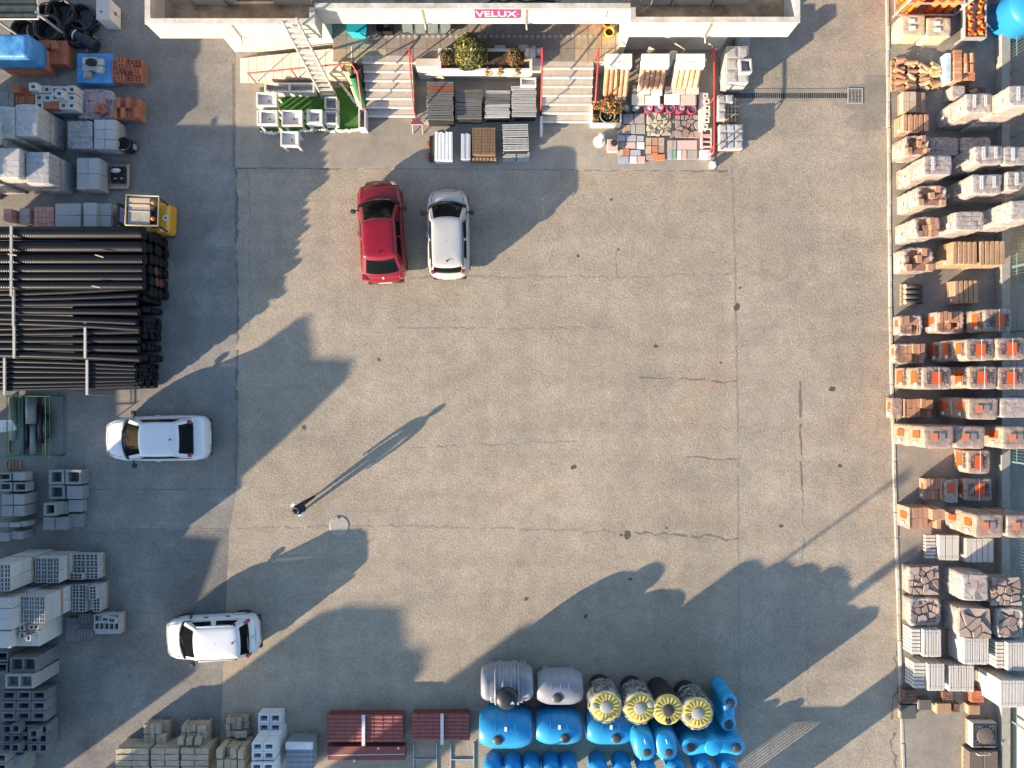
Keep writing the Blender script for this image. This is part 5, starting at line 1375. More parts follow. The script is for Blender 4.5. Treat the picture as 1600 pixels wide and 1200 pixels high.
b = MB(); b.cyl((-.575,0,.24),(-.551,0,.24),.12,n=14); b.build('core', ALU, t)
for s_ in (-1,1):
    b = MB(); b.box(.1,s_*.3-.03,0,.2,s_*.3+.03,.12); b.build('wedge', WOODL, t)
x0, y0, x1, y1 = rect(150,-3,171,30,.85)
t = thing('white_cabinet', 'tall white metal cabinet standing near the building corner', 'cabinet', ((x0+x1)/2,(y0+y1)/2,.005))
sx, sy = x1-x0, y1-y0
b = MB(); b.bbox(-sx/2,-sy/2,.05,sx/2,sy/2,.85,.015); b.build('cabinet_body', BLOCKW, t)
for k in range(2):
    b = MB(); b.box(sx/2,-sy/2+.02+k*sy/2,.1,sx/2+.015,-sy/2-.02+(k+1)*sy/2,.8); d_ = b.build('door', STONEW, t)
    b = MB(); b.box(sx/2+.015,-.06+k*.08,.4,sx/2+.035,-.03+k*.08,.55); b.build('handle', DARKST, d_)
b = MB(); b.cyl((-.05,-sy*.15,.85),(-.05,-sy*.15,.88),.03,n=8); b.build('vent', DARKST, t)
t = thing('white_bucket', 'small pale bucket beside the white cabinet', 'bucket', P(154,37,.0)+Vector((0,0,.005)))
b = MB(); b.lathe([(.001,0),(.1,0),(.13,.22),(.14,.22),(.12,.2),(.09,.03),(.001,.03)], n=16); b.build('bucket_body', BLOCKL, t)
b = MB(); b.tube([(.13*math.cos(a),0,.22+.1*math.sin(a)) for a in [math.pi*q/8 for q in range(9)]], .006, 4); b.build('handle', STEEL, t)

# blue tarpaulin stack and orange bricks
def tarp(root, sx, sy, z0, z1, name='tarpaulin', mat=TARP, flare=.12):
    rings = []; n = 10; per = []
    for (ax, ay, bx, by) in ((-1,-1,1,-1),(1,-1,1,1),(1,1,-1,1),(-1,1,-1,-1)):
        for i in range(n): q = i/n; per.append((ax+(bx-ax)*q, ay+(by-ay)*q))
    ph = U(0,40)
    for lv in (0,.2,.4,.6,.8,.97,1.0):
        ring = []
        for i, (px, py) in enumerate(per):
            f = 1+flare*(1-lv)*(.6+.4*math.sin(i*2.1+ph)); k = .98 if lv == 1 else 1
            ring.append((px*(sx/2+.03)*f*k, py*(sy/2+.03)*f*k, z0+(z1-z0)*lv+(.03*math.sin(i*1.3+ph) if lv == 0 else 0)))
        rings.append(ring)
    for sc in (.8,.5,.2): rings.append([(p[0]*sc, p[1]*sc, z1+.02+mnoise.noise((p[0]*sc*3+ph,p[1]*sc*3,0))*.04) for p in rings[6]])
    b = MB(); b.loft(rings, cap=True); return b.build(name, mat, root)
t, sx, sy, h = lp('tall stack under a blue tarpaulin at the picture edge', (-30,55,43,88), 1.75, 'covered_stack')
courses(t, sx, sy, .127, h-.05, 5, 4, 5, BRICK, single=False); tarp(t, sx, sy, .75, h, flare=.03)
t, sx, sy, h = lp('orange brick pallet between the blue tarpaulin stack and pipe coils', (58,61,101,98), .62, 'brick_pallet')
courses(t, sx, sy, .127, h-.1, 9, 2, 2, BRICK, skip=((0,1),(1,1),(2,1),(3,1)))
for (x, y) in ((-.36,.36),(-.16,.38),(-.36,.2),(-.17,.22),(-.36,.02),(.06,.36),(.1,.18)): put('brick', box_me('brick',.22,.15,.11,BRICK), t, (x*sx,y*sy,h-.1))
t, sx, sy, h = lp('pallet of pale blocks half unwrapped from blue tarpaulin', (114,80,173,126), .55, 'covered_pallet')
tarp(t, sx*.9, sy*.95, .05, .36, flare=.1)
for (x, y, m_) in ((-.18,.2,BLOCKW),(-.18,-.05,BLOCKL),(.02,.2,BLOCKW),(.2,.15,BLOCKW),(.03,-.02,BLOCKL),(.2,-.1,BLOCKW),(-.15,-.28,TANST)): put('block', box_me('block',.27,.24,.16,m_), t, (x*sx*.9,y*sy,.37), U(-.1,.1))
b = MB(); b.lathe([(.001,.5),(.2,.5),(.22,.58),(.14,.68),(.001,.7)], c=(.0,.12,.03), n=14, sy=.7); b.build('black_bag', BLACKR, t)
b = MB(); 
for i in range(5): b.box(sx*.3,-sy*.3+i*sy*.13,.37,sx*.44,-sy*.3+i*sy*.13+.03,.385)
b.build('tarp_fold', TARP, t)
def brickp(label, r, h, nx, ny, nz, mat, cells=None, skip=(), extra=(), wall=.03, pal=True, name='brick', jit=.006, nm='brick_pallet', gap=.012):
    t, sx, sy, hh = lp(label, r, h, nm, pal=pal)
    courses(t, sx, sy, .127 if pal else 0, hh, nx, ny, nz, mat, name=name, cells=cells, skip=skip, extra=extra, wall=wall, jit=jit, gap=gap)
    return t, sx, sy, hh
brickp('pallet of orange perforated bricks with solid bricks on top, beside blue tarpaulin', (175,92,221,128), .42, 4, 4, 2, BRICK, cells=(2,2), extra=((1,2),(1,3),(2,2),(3,1),(1,0)), wall=.035)
t, sx, sy, h = brickp('white glazed hollow block pallet with two orange blocks', (54,134,118,170), 1.0, 5, 3, 3, BLOCKW, cells=(1,1), wall=.075, skip=((1,0),(2,0)), extra=((0,2),(3,1)), jit=.02, name='block')
for i in (1,2): put('block', box_me('block', sx/5-.02, sy/3-.02, .28, BRICK), t, (-sx/2+(i+.5)*sx/5, -sy/3, h-.29))
film(t, sx*1.0, sy*1.0, .05, .55, film_mat('teal_film',(0.12,0.25,0.30),0.8), open_top=True)
brickp('small orange brick stack beside the white glazed blocks', (24,137,53,162), .55, 6, 2, 2, BRICK, extra=((0,1),(1,1),(2,1)))
brickp('small grey block stack at the edge beside the orange brick stack', (-6,143,22,166), .5, 3, 2, 2, BLOCKG)
t, sx, sy, h = brickp('brick pallet in torn clear film with loose orange bricks', (127,143,176,184), .42, 4, 3, 2, PINKB, skip=((2,0),(3,1)), jit=.03)
loose_film(t, sx*1.08, sy*1.06, h-.02, FILMC, 61, .3); film(t, sx*.8, sy*.8, .2, h+.02, FILM, amp=.05)
for (x, y) in ((.2,-.1),(.05,-.25),(.28,-.3)): put('brick', box_me('brick',.25,.2,.12,BRICK), t, (x*sx,y*sy,h+.05), U(-.6,.6))
brickp('orange solid brick pallet at the end of the second brick row', (179,154,219,187), .45, 6, 2, 2, BRICK, extra=((1,1),(3,1),(0,0),(2,0),(5,0)))

# pale block stacks in two rows, two tiers each
def tiers(label, r, h, n, mat, wrap, cols=2, rows=5, nz=3, look2=('lower','upper')):
    x0, y0, x1, y1 = rect(*r, h); sx, sy = x1-x0-.02, y1-y0-.02
    for k in range(n):
        th = (h-.005)/n
        lb = label + ('' if n == 1 else ', ' + (('lower tier','upper tier') if n == 2 else ('bottom tier','middle tier','top tier'))[k])
        t = thing('block_pallet', lb, 'pallet', ((x0+x1)/2, (y0+y1)/2, .005+k*th), U(-.008,.008))
        pallet(t, sx, sy)
        courses(t, sx, sy, .127, th-.02, cols, rows, nz, mat, name='block', single=(k == n-1), gap=.014)
        if wrap: film(t, sx, sy, .06, th-.01, wrap)
tiers('white wrapped block stack of the upper row, second from picture edge', (23,163,57,212), 1.74, 2, BLOCKW, FILMW)
tiers('white wrapped block stack of the upper row, at the picture edge', (-16,166,21,215), 1.8, 2, BLOCKW, FILMW)
tiers('dark grey wrapped block pallet in the upper row', (105,189,143,232), .8, 1, BLOCKG, FILM)
tiers('pale grey open block pallet at the end of the upper row', (146,186,181,233), .78, 1, BLOCKL, None, 2, 3)
tiers('sunlit white wrapped block stack of the lower row, at the picture edge', (-12,231,30,278), 1.85, 2, BLOCKW, FILMW)
tiers('grey block stack of the lower row crossed by a diagonal shadow', (40,237,76,287), 1.6, 2, BLOCKL, FILM, 2, 6)
tiers('grey open block pallet at the end of the lower row', (119,246,155,296), .76, 1, BLOCKL, None, 2, 2)
for i, (r, h) in enumerate((((-75,168,-20,216),2.55),((-140,170,-82,218),2.55),((-70,233,-16,281),2.0),((-135,234,-78,284),2.55),((-200,170,-146,220),2.55))):
    tiers(f'wrapped block stack outside the picture edge, {ORD[i]} of those beyond', r, h, 3, BLOCKW, FILMW, 2, 3, 2)
t = thing('black_barrel', 'black plastic barrel at the end of the upper block row', 'barrel', P(206,232,0)+Vector((0,0,.005)))
b = MB(); b.lathe([(.001,0),(.22,0),(.26,.08),(.27,.3),(.26,.55),(.25,.6),(.23,.6),(.23,.2),(.001,.2)], n=24); b.build('barrel_body', BLACKP, t)
b = MB(); b.lathe([(.272,.40),(.28,.42),(.28,.45),(.272,.47)], n=24); b.build('hoop', BLACKR, t)
b = MB(); b.box(.2,-.13,.15,.275,.06,.4); b.build('label_sheet', BLOCKL, t)
t, sx, sy, h = lp('wooden pallet with dark oddments and a white pigeon-like lump', (168,255,198,291), .25, 'oddments_pallet')
b = MB(); b.bbox(-sx*.4,-sy*.3,.127,sx*.4,sy*.38,.2,.03); b.build('dark_board', BLACKR, t)
b = MB(); b.lathe([(.001,0),(.08,.01),(.10,.06),(.06,.11),(.001,.13)], c=(-.05,.16,.2), n=12, sx=2.0); b.build('white_lump', STONEW, t)
for (x, y) in ((-.08,-.14),(.16,-.14)):
    b = MB(); b.bbox(x-.05,y-.03,.2,x+.05,y+.03,.24,.01); b.build('wood_chip', WOODL, t)
b = MB(); b.box(-sx/2,-sy/2-.06,.1,sx/2,-sy/2+.02,.14); b.box(sx/2-.05,-sy/2+.03,.1,sx/2+.02,sy/2,.14); b.build('batten', WOODL, t)
# row beside the pipes
brickp('small pale pink block stack at the edge above the pipes', (5,326,18,345), .7, 1, 2, 3, PINKB, name='block')
brickp('small stack of two grey blocks near the pipes', (30,325,46,349), .5, 1, 2, 2, BLOCKL, name='block')
brickp('dusty pink brick pallet above the black pipes', (53,323,84,356), .6, 5, 4, 2, PINKB)
tiers('large pale grey slab pallet above the black pipes', (85,317,126,356), .9, 1, BLOCKL, None, 1, 2)
tiers('pale grey slab pallet in the middle above the pipes', (129,316,150,356), .95, 1, BLOCKL, None, 1, 2)
tiers('bluish grey slab pallet beside the pink pallet and forklift', (151,317,173,356), .8, 1, BLOCKL, None, 1, 2)
brickp('lavender block pallet next to the forklift', (183,321,207,356), .7, 2, 3, 2, pm('lavender_block',(0.30,0.22,0.31),0.9,0.12,8,orand=0.1), name='block')

# ---------------------------------------------------------------- forklift
t = thing('forklift', 'yellow forklift with open overhead guard behind the black pipes', 'forklift', Vector((-13.35, 6.27, .005)), R(-2))
YEL = pm('forklift_yellow', (0.60,0.29,0.015), 0.4, 0.08, 5, coat=0.3)
# counterweight towards +x, mast towards -x
b = MB(); b.bbox(-.12,-.57,.28,.42,.57,.98,.09); b.bbox(-1.1,-.50,.28,-.121,.50,.62,.04); b.build('chassis', YEL, t)
b = MB(); b.bbox(-.12,-.40,.98,.08,.40,1.1,.04); b.build('engine_hood', TRIM, t)
b = MB(); b.cyl((.30,0,.98),(.30,0,.99),.11,n=18); b.build('round_badge', PAPER, t)
b = MB(); b.cyl((.30,0,.99),(.30,0,.996),.045,n=12); b.build('badge_centre', DARKPR, t)
b = MB(); b.box(.12,-.52,.981,.26,-.42,.985); b.build('warning_sticker', PAPER, t)
for (x, y) in ((-.58,-.50),(-.58,.50),(.52,-.50),(.52,.50)):
    b = MB(); b.tube([(x if x < 0 else .3,y,.6),(x,y,2.05)], .035, 6); b.build('guard_post', DARKST, t)
b = MB()
b.tube([(-.6,-.54,2.08),(-.6,.54,2.08),(.58,.54,2.08),(.58,-.54,2.08),(-.6,-.54,2.08)], .035, 6)
b.build('overhead_guard', pm('faded_yellow_steel',(0.42,0.33,0.16),0.5,0.15,8), t)
b = MB()
b.box(-.58,-.5,2.06,.56,-.49,2.07)
b.add([(-.54,-.48,2.05),(.26,-.48,2.05),(.26,.48,2.05),(-.54,.48,2.05)], [(0,1,2,3)]); b.build('guard_sheet', pm('dusty_acrylic',(0.30,0.28,0.22),0.25,0.25,4,spec=0.6), t)
for (y0, y1) in ((.14,.22),(.30,.44),(-.05,-.02)):
    b = MB(); b.box(-.52,y0,2.052,.24,y1,2.075); b.build('guard_bar', WOODL, t)
for y in (.30,-.28):
    b = MB(); b.lathe([(.001,2.0),(.07,2.0),(.07,2.1),(.05,2.14),(.001,2.15)], c=(.38,y,0), n=12); b.build('beacon_lamp', pm('amber_lens',(0.60,0.16,0.01),0.25,0.05,5), t)
b = MB(); b.bbox(-.5,-.26,.62,-.2,.26,.78,.04); b.bbox(-.22,-.26,.78,-.13,.26,1.2,.04); b.build('seat', BLACKR, t)
b = MB(); 
for y in (-.34,.34): b.box(-1.28,y-.05,.1,-1.18,y+.05,1.5)
for z in (.3,.85,1.4): b.box(-1.26,-.289,z,-1.2,.289,z+.08)
b.build('mast', DARKST, t)
for y in (-.24,.24):
    b = MB(); b.box(-1.85,y-.05,.02,-1.29,y+.05,.05); b.build('fork', DARKST, t)
for (x, y, r_) in ((-.85,-.48,.26),(-.85,.48,.26),(.1,-.47,.21),(.1,.47,.21)):
    b = MB(); b.lathe([(.10,-.09),(r_-.03,-.09),(r_,-.05),(r_,.05),(r_-.03,.09),(.10,.09)], c=(x,y,r_), n=20, M=Matrix.Rotation(R(90),3,'X')); b.build('wheel', BLACKR, t)

# ---------------------------------------------------------------- bundles of black corrugated pipe
def pipe_mat():
    m = pm('black_corrugated_pipe', (0.008,0.009,0.011), 0.36, 0.15, 4, spec=0.16)
    nt = m.node_tree; N = nt.nodes; L = nt.links
    geo = N.new('ShaderNodeNewGeometry'); wv = N.new('ShaderNodeTexWave'); wv.wave_type = 'BANDS'; wv.bands_direction = 'X'; wv.inputs['Scale'].default_value = 3.6
    L.new(geo.outputs['Position'], wv.inputs['Vector'])
    bp = N.new('ShaderNodeBump'); bp.inputs['Distance'].default_value = 0.008; bp.inputs['Strength'].default_value = 0.4
    L.new(wv.outputs['Fac'], bp.inputs['Height']); L.new(bp.outputs[0], N['Principled BSDF'].inputs['Normal'])
    return m
PIPE = pipe_mat(); PIPES = pm('black_smooth_pipe', (0.008,0.009,0.012), 0.34, 0.2, 4, spec=0.17); PIPEIN = pm('pipe_inside', (0.006,0.006,0.007), 0.8, 0.2, 5); PIPERED = pm('red_pipe_inside', (0.12,0.035,0.025), 0.6, 0.2, 5)
def bundle(label, vtop, diam, h, xr, bend=0.0, battens=(), seed=1, red=False, xl=-24.0, step=0.0):
    """vtop: photo rows of the uppermost pipes; diam in metres for each; layers below follow"""
    rr = random.Random(seed); k = (CAM_H-h)/CAM_H/40
    ys = [(600-v)*k for v in vtop]
    t = thing('pipe_bundle', label, 'pipes', (xr-3.0, sum(ys)/len(ys), .005))
    yc = sum(ys)/len(ys); width = max(ys)-min(ys)+diam[0]
    lay = [(y-yc, h-.05-d/2, d/2, 0) for y, d in zip(ys, diam)]
    z = h-.05-max(diam); dd = sum(diam)/len(diam); n = max(2, int(width/dd))
    while z > dd*.6:
        for i in range(n): lay.append((-width/2+dd/2+i*(width-dd)/(n-1)+rr.uniform(-.01,.01), z-dd/2+rr.uniform(-.01,.01), dd/2*.97, 1))
        z -= dd*.93
    for (y, z, r_, lw) in lay:
        ex = rr.uniform(-.10,.06) if not lw else rr.uniform(-.02,.07)
        b = MB(); pts = []
        for i in range(9):
            q = i/8; x = xl+(xr+ex-xl)*q-(xr-3.0); px = max(0, q-.35)/.65
            pts.append((x, y+bend*(y/width)*px**2*1.2, max(r_*.9, z)))
        if not lw:
            seg = 12
            b.tube(pts, r_, 14)
        else: b.tube(pts[-3:], r_, 10)
        p = b.build('pipe', PIPE if red else PIPES, t)
        e = Vector(pts[-1]); b = MB(); b.cyl(e+Vector((.0005,0,0)), e+Vector((.004,0,0)), r_*.84, n=12); b.build('pipe_mouth', PIPERED if (red and rr.random() < .06) else PIPEIN, p)
    for (u, o) in battens:
        x = (u-800)*k - (xr-3.0)
        b = MB(); b.box(x-.04,-width/2-.06,h-.045+.005,x+.04,width/2+.06,h+.02); q = b.build('batten', WOODG, t)
        b = MB(); b.tube([(x,-width/2-.05,h-.03),(x+.02,-width/2-.1,h*.5),(x+.3,-width/2-.12,h*.2)], .012, 4); b.tube([(x+.03,width/2+.04,h-.02),(x+.35,width/2+.1,h-.15)], .015, 4); b.build('strap', WOODL, q)
    return t
bundle('bundle of thick black ribbed pipes next to the forklift', [362,384,404,419,432,445], [.50,.48,.42,.36,.33,.32], 2.12, -13.42, .0, ((17.5,0),), 3, True)
bundle('bundle of black pipes with pale batten, second from the forklift', [459,467,475,485,496,503], [.23,.2,.22,.27,.26,.2], 1.95, -13.62, .5, ((21,0),), 4)
bundle('bundle of black pipes with two bluish battens, third from the forklift', [513,521,531,542,553], [.24,.22,.28,.28,.27], 1.85, -13.66, .35, ((22,0),(133,0)), 5)
bundle('bundle of thin black pipes closest to the parked white car', [563,571,579,588,597,604,609], [.20,.20,.21,.22,.21,.15,.13], 1.7, -13.82, -.35, ((7,0),(136,0)), 6)
for i, (u, v, a) in enumerate(((155,400,-.3),(150,448,-.2),(19,398,-.15))):
    o = thing('wood_splinter', ['pale broken lath on the thick pipes, farthest from the edge','pale broken lath lying between the first two pipe bundles','pale broken lath near the first batten'][i], 'lath', P(u,v,2.15)-Vector((0,0,.02)), a)
    b = MB(); b.bbox(-.16,-.02,0,.16,.02,.03,.006); b.build('lath_body', WOODL, o)

# ---------------------------------------------------------------- green rack with rolls of mesh
t = thing('green_rack', 'green steel frame rack holding rolls of mesh and black netting', 'rack', P(40,668,0)+Vector((0,0,.005)))
GRNP = pm('green_paint', (0.02,0.17,0.055), 0.45, 0.1, 6)
x0, y0, x1, y1 = rect(11,619,78,714,.9); ox, oy = t.location.x, t.location.y
b = MB()
for z in (.06,.9):
    b.tube([(x0-ox,y0-oy,z),(x1-ox,y0-oy,z),(x1-ox,y1-oy,z),(x0-ox,y1-oy,z),(x0-ox,y0-oy,z)], .018, 6)
for f in (.28,.36,.9): b.tube([(x0-ox+(x1-x0)*f,y0-oy,.9),(x0-ox+(x1-x0)*f,y1-oy,.9)], .012, 6)
b.tube([(x0-ox+.2,y0-oy,.9),(x0-ox+.2,y1-oy,.9)], .012, 6); b.build('frame', GRNP, t)
for (x, y) in ((x0,y0),(x1,y0),(x1,y1),(x0,y1)):
    b = MB(); b.cyl((x-ox,y-oy,0),(x-ox,y-oy,.95),.022,n=6); b.build('post', GRNP, t)
MESHG = pm('grey_mesh_roll', (0.24,0.25,0.24), 0.6, 0.25, 22, metal=0.3)
for i, (u0, v0, u1, v1, m_) in enumerate(((13,622,24,688,MESHG),(28,625,35,712,pm('blue_grey_roll',(0.10,0.13,0.17),0.6,0.2,9)),(41,620,57,662,MESHG),(45,663,54,710,MESHG),(57,634,66,693,BLACKP),(66,646,77,685,BLACKP),(36,640,41,700,BLACKP))):
    e = thing('mesh_roll', ['grey wire mesh roll at the open end of the green rack','blue-grey roll in the green rack','thick grey mesh roll in the upper part of the green rack','grey mesh roll in the lower part of the green rack','long black netting roll in the green rack','short black netting roll beside the rack bars','thin black netting roll between mesh rolls'][i], 'roll', (0,0,0), group='rolls in the green rack')
    a = P((u0+u1)/2, v0, .3); c = P((u0+u1)/2, v1, .3); r_ = (u1-u0)/80*.97; m0 = (a+c)/2
    e.location = (m0.x, m0.y, .11)
    b = MB(); b.cyl(Vector((0,(a-m0).y,r_)), Vector((0,(c-m0).y,r_)), r_, n=16); b.build('roll_body', m_, e)
    b = MB(); b.cyl(Vector((0,(c-m0).y-.004,r_)), Vector((0,(c-m0).y,r_)), r_*.5, n=10); b.build('core', PIPEIN, e)
for x in (-.6,-.1,.4,.75):
    b = MB(); b.box(x-.03,y0-oy+.05,.02,x+.03,y1-oy-.05,.10); b.build('floor_batten', WOOD, t)
t = thing('bent_sheet', 'bent pale metal sheet leaning at the picture edge by the green rack', 'sheet', P(6,666,.9)-Vector((0,0,.895)))
b = MB(); rings = []
for i in range(7):
    q = i/6; rings.append([(-.3+q*.62, -.24+.1*q*q, .9-.25*q*q), (-.3+q*.62, .24-.02*q, .95-.05*q), (-.3+q*.62, .24-.02*q, .94-.05*q), (-.3+q*.62,-.24+.1*q*q,.89-.25*q*q)])
b.loft(rings, sm=False); b.build('sheet_body', ALU, t)
for x in (-.25,.2):
    b = MB(); b.box(x-.02,-.02,0,x+.02,.02,.72); b.build('prop', STEEL, t)
t = thing('timber_stack', 'short dark timber offcuts under the green rack end', 'timber', P(22,727,0)+Vector((0,0,.005)))
for i in range(5): put('offcut', box_me('offcut',.09,.32,.10,WOOD), t, (-.24+i*.13,0,0), U(-.08,.08))

# ---------------------------------------------------------------- grey concrete duct blocks
def blocks_at(label, r, h, items, mat, nm='block_stack', lower=None, cell=True, wallf=.16):
    """items: (u0,v0,u1,v1,z_top,cells) blocks of their own measured at their top"""
    x0, y0, x1, y1 = rect(*r, h)
    t = thing(nm, label, 'blocks', ((x0+x1)/2,(y0+y1)/2,.005))
    cx, cy = t.location.x, t.location.y
    for (u0,v0,u1,v1,zt,ht,cells) in items:
        a0, c0, a1, c1 = rect(u0,v0,u1,v1,zt); dx, dy = a1-a0-.01, c1-c0-.01
        me = hollow_me('block', dx, dy, ht, cells[0], cells[1], wallf*min(dx/cells[0],dy/cells[1]), mat) if cells else box_me('block', dx, dy, ht, mat, .01)
        put('block', me, t, ((a0+a1)/2-cx,(c0+c1)/2-cy,zt-ht-.005), U(-.01,.01))
    return t
blocks_at('four square concrete duct blocks, three hollow, near the white car', (76,734,128,780), .45, [(76,734,100,757,.5,.495,(1,1)),(102,734,127,757,.5,.495,(1,1)),(76,758,101,780,.45,.445,(1,1)),(104,759,129,780,.45,.445,None)], BLOCKG)
blocks_at('concrete duct blocks with one raised hollow block, nearer the brick stacks', (68,783,128,828), .5, [(68,786,88,806,.85,.84,(1,1)),(90,784,104,803,.4,.395,None),(106,781,128,800,.35,.345,None),(67,808,85,828,.5,.495,None),(86,808,104,828,.5,.495,None),(106,803,128,824,.25,.245,None)], BLOCKG)
blocks_at('group of square concrete blocks at the picture edge, upper four', (0,738,48,766), .8, [(-4,739,17,751,.9,.4,(1,1)),(20,738,40,751,.9,.4,None),(-2,754,18,767,.9,.4,(1,1)),(21,754,42,768,.9,.4,(1,1)),(-4,739,41,768,.49,.48,None)], BLOCKG)
blocks_at('group of square concrete blocks at the picture edge, middle four', (0,772,42,806), .8, [(2,772,20,789,.85,.845,None),(21,772,38,789,.85,.845,None),(2,790,20,807,.85,.845,None),(21,790,38,807,.85,.845,None)], BLOCKG)
blocks_at('group of square concrete blocks at the picture edge, lowest row', (0,812,48,845), .8, [(-6,817,13,824,.9,.895,None),(14,817,30,824,.9,.895,None),(31,815,42,823,.85,.845,None),(-8,832,14,846,.7,.695,None),(15,830,36,843,.6,.595,None)], BLOCKG)

# perforated brick stacks (pale grey clinker)
def perf(label, r, h, n, nx, ny, cells, mat=BLOCKG, wrap=None, wall=.018, skip=(), extra=()):
    x0, y0, x1, y1 = rect(*r, h); sx, sy = x1-x0, y1-y0
    for k in range(n):
        th = (h-.005)/n
        lb = label + ('' if n == 1 else (', lower tier', ', upper tier')[k])
        t = thing('perforated_brick_pallet', lb, 'pallet', ((x0+x1)/2,(y0+y1)/2,.005+k*th), U(-.01,.01)); pallet(t, sx, sy)
        courses(t, sx, sy, .127, th-.005, nx, ny, 2, mat, cells=cells, wall=wall, single=(k == n-1), gap=.01, skip=skip if k == n-1 else (), extra=extra if k == n-1 else ())
        if wrap: film(t, sx, sy, .05, th, wrap)
perf('low perforated brick pallet at the end of the upper clinker row', (113,866,153,905), .5, 1, 2, 4, (3,2), BLOCKL, extra=((0,0),))
perf('perforated brick stack in the middle of the upper clinker row', (54,872,92,911), 1.3, 2, 4, 2, (2,3), BLOCKL)
perf('perforated brick stack at the picture edge of the upper clinker row', (-24,882,16,924), 2.5, 2, 4, 2, (2,3), BLOCKL)
perf('low perforated brick pallet at the end of the lower clinker row', (112,914,156,956), .6, 1, 4, 2, (2,4), BLOCKL, skip=((2,1),(2,0)), extra=((3,1),))
perf('half sunlit perforated brick stack in the lower clinker row', (28,932,70,974), 2.1, 2, 5, 2, (2,3), BLOCKL)
tiers('plain pale block stack at the picture edge of the lower clinker row', (-30,934,20,985), 2.5, 3, BLOCKL, None, 2, 3, 2)
blocks_at('sunlit pale blocks below the clinker rows', (22,975,62,1010), 1.5, [(20,974,62,1010,1.4,1.39,None),(30,976,38,986,1.65,.25,(1,1)),(30,988,38,998,1.65,.25,(1,1)),(40,992,48,1002,1.65,.25,(1,1)),(44,976,60,984,1.65,.25,(2,1)),(48,986,60,990,1.6,.2,(2,1))], BLOCKW)
blocks_at('tilted sunlit white slab at the picture edge below the clinker rows', (-10,985,17,1013), 1.8, [(-10,986,17,1013,1.9,1.89,None)], BLOCKW)
perf('two low stacks of small perforated bricks on the ground', (103,966,123,1002), .22, 1, 1, 3, (4,3), BLOCKG, wall=.014)
perf('low stack of small perforated bricks beside the large-celled blocks', (124,960,144,994), .3, 1, 1, 3, (4,3), BLOCKG, wall=.014, skip=((0,0),), extra=((0,0),))
t, sx, sy, h = lp('low pallet of large-celled grey blocks at the row end', (146,960,186,992), .5, 'block_pallet')
courses(t, sx, sy*.78, .127, h, 1, 2, 1, BLOCKL, name='block', cells=(5,1), wall=.03, yo=sy*.1); courses(t, sx, sy*.2, .127, h-.1, 1, 1, 1, BLOCKL, name='block', yo=-sy*.4)
put('block', hollow_me('block',.55,.2,.18,2,1,.03,BLOCKL), t, (sx*.18,sy*.3,h), -.15)
# big hollow blocks at the lower edge
blocks_at('tall dark stack of two-cell hollow blocks, upper block', (15,1027,56,1050), 1.6, [(15,1027,57,1050,1.6,.35,(2,1)),(16,1026,60,1048,1.24,1.23,None)], BLOCKD, wallf=.14)
blocks_at('tall dark stack of two-cell hollow blocks, lower block with pale rim', (8,1054,52,1076), 1.75, [(8,1054,52,1076,1.75,.35,(2,1)),(11,1053,56,1074,1.38,1.37,None)], BLOCKG, wallf=.12)
blocks_at('dark hollow blocks in the corner beside the two-cell stack', (-12,1018,13,1048), 1.3, [(-14,1018,13,1034,1.3,1.29,(1,1)),(-16,1036,12,1052,1.3,1.29,(1,1))], BLOCKD)
it = []
for j in range(3):
    for i in range(3): it.append((2+i*23.6-j*.4,1079+j*16.2,25+i*23.6-j*.4,1094.5+j*16.2,1.05,.45,(1,1)))
for j in range(3):
    for i in range(3): it.append((4+i*23.4,1078+j*16,27+i*23.4,1094+j*16,.59,.58,None))
blocks_at('dark square stack of nine hollow blocks at the picture edge', (2,1079,74,1128), 1.05, it, BLOCKD, wallf=.24)
it = [(0,1131,73,1174,.7,.69,None)]
it += [(17,1132,31,1146,1.35,.3,(1,1)),(45,1140,59,1154,1.35,.3,(1,1)),(16,1162,30,1176,1.35,.3,(1,1))]
it += [(18+14*i,1133+14.5*j,31.5+14*i,1147+14.5*j,1.02,.32,(1,1)) for i in range(4) for j in range(3)] + [(4,1133+14.5*j,17.5,1147+14.5*j,.98,.28,(1,1)) for j in range(3)]
blocks_at('jumbled stack of hollow blocks with three pale ones on top', (0,1130,74,1176), 1.0, it, BLOCKD, wallf=.16)
blocks_at('hollow blocks at the bottom corner of the picture', (-10,1180,24,1210), 1.2, [(-14,1178,10,1192,1.25,1.24,(1,1)),(-14,1193,10,1210,1.25,1.24,(1,1)),(11,1180,34,1212,.8,.79,None)], BLOCKG)

# ---------------------------------------------------------------- tan stone and concrete goods along the bottom edge
def rough_blocks(label, r, h, nx, ny, nz, mat=TANST, skip=(), extra=(), jit=.02, gap=.02, flat=False):
    t, sx, sy, hh = lp(label, r, h, 'stone_block_pallet')
    courses(t, sx, sy, .127, hh, nx, ny, nz, mat, name='stone_block', jit=jit, gap=gap, skip=skip, extra=extra, bev=.018)
    return t, sx, sy, hh
rough_blocks('small tan stone block pallet half in sunlight at the bottom edge', (224,1132,260,1164), .55, 4, 2, 2, skip=((3,1),))
t, sx, sy, h = rough_blocks('tan stone block pallet with stepped heap beside the sunlit one', (282,1134,322,1168), .62, 5, 3, 3)
for k in range(4): put('stone_block', box_me('stone_block',.24,.42,.18,TANST,.018), t, (-sx*.56+k*.25,-sy*.62,h-.05), U(-.05,.05))
for k in range(3): put('stone_block', box_me('stone_block',.24,.3,.2,TANST,.018), t, (-sx*.42+k*.33,-sy*.12,h), U(-.1,.1))
put('stone_block', box_me('stone_block',.2,.5,.15,TANST,.018), t, (sx*.28,-sy*.66,h-.08), .3)
t, sx, sy, h = lp('lower tan blocks under the stepped heap', (270,1160,304,1178), .55, 'stone_block_pallet', pal=False)
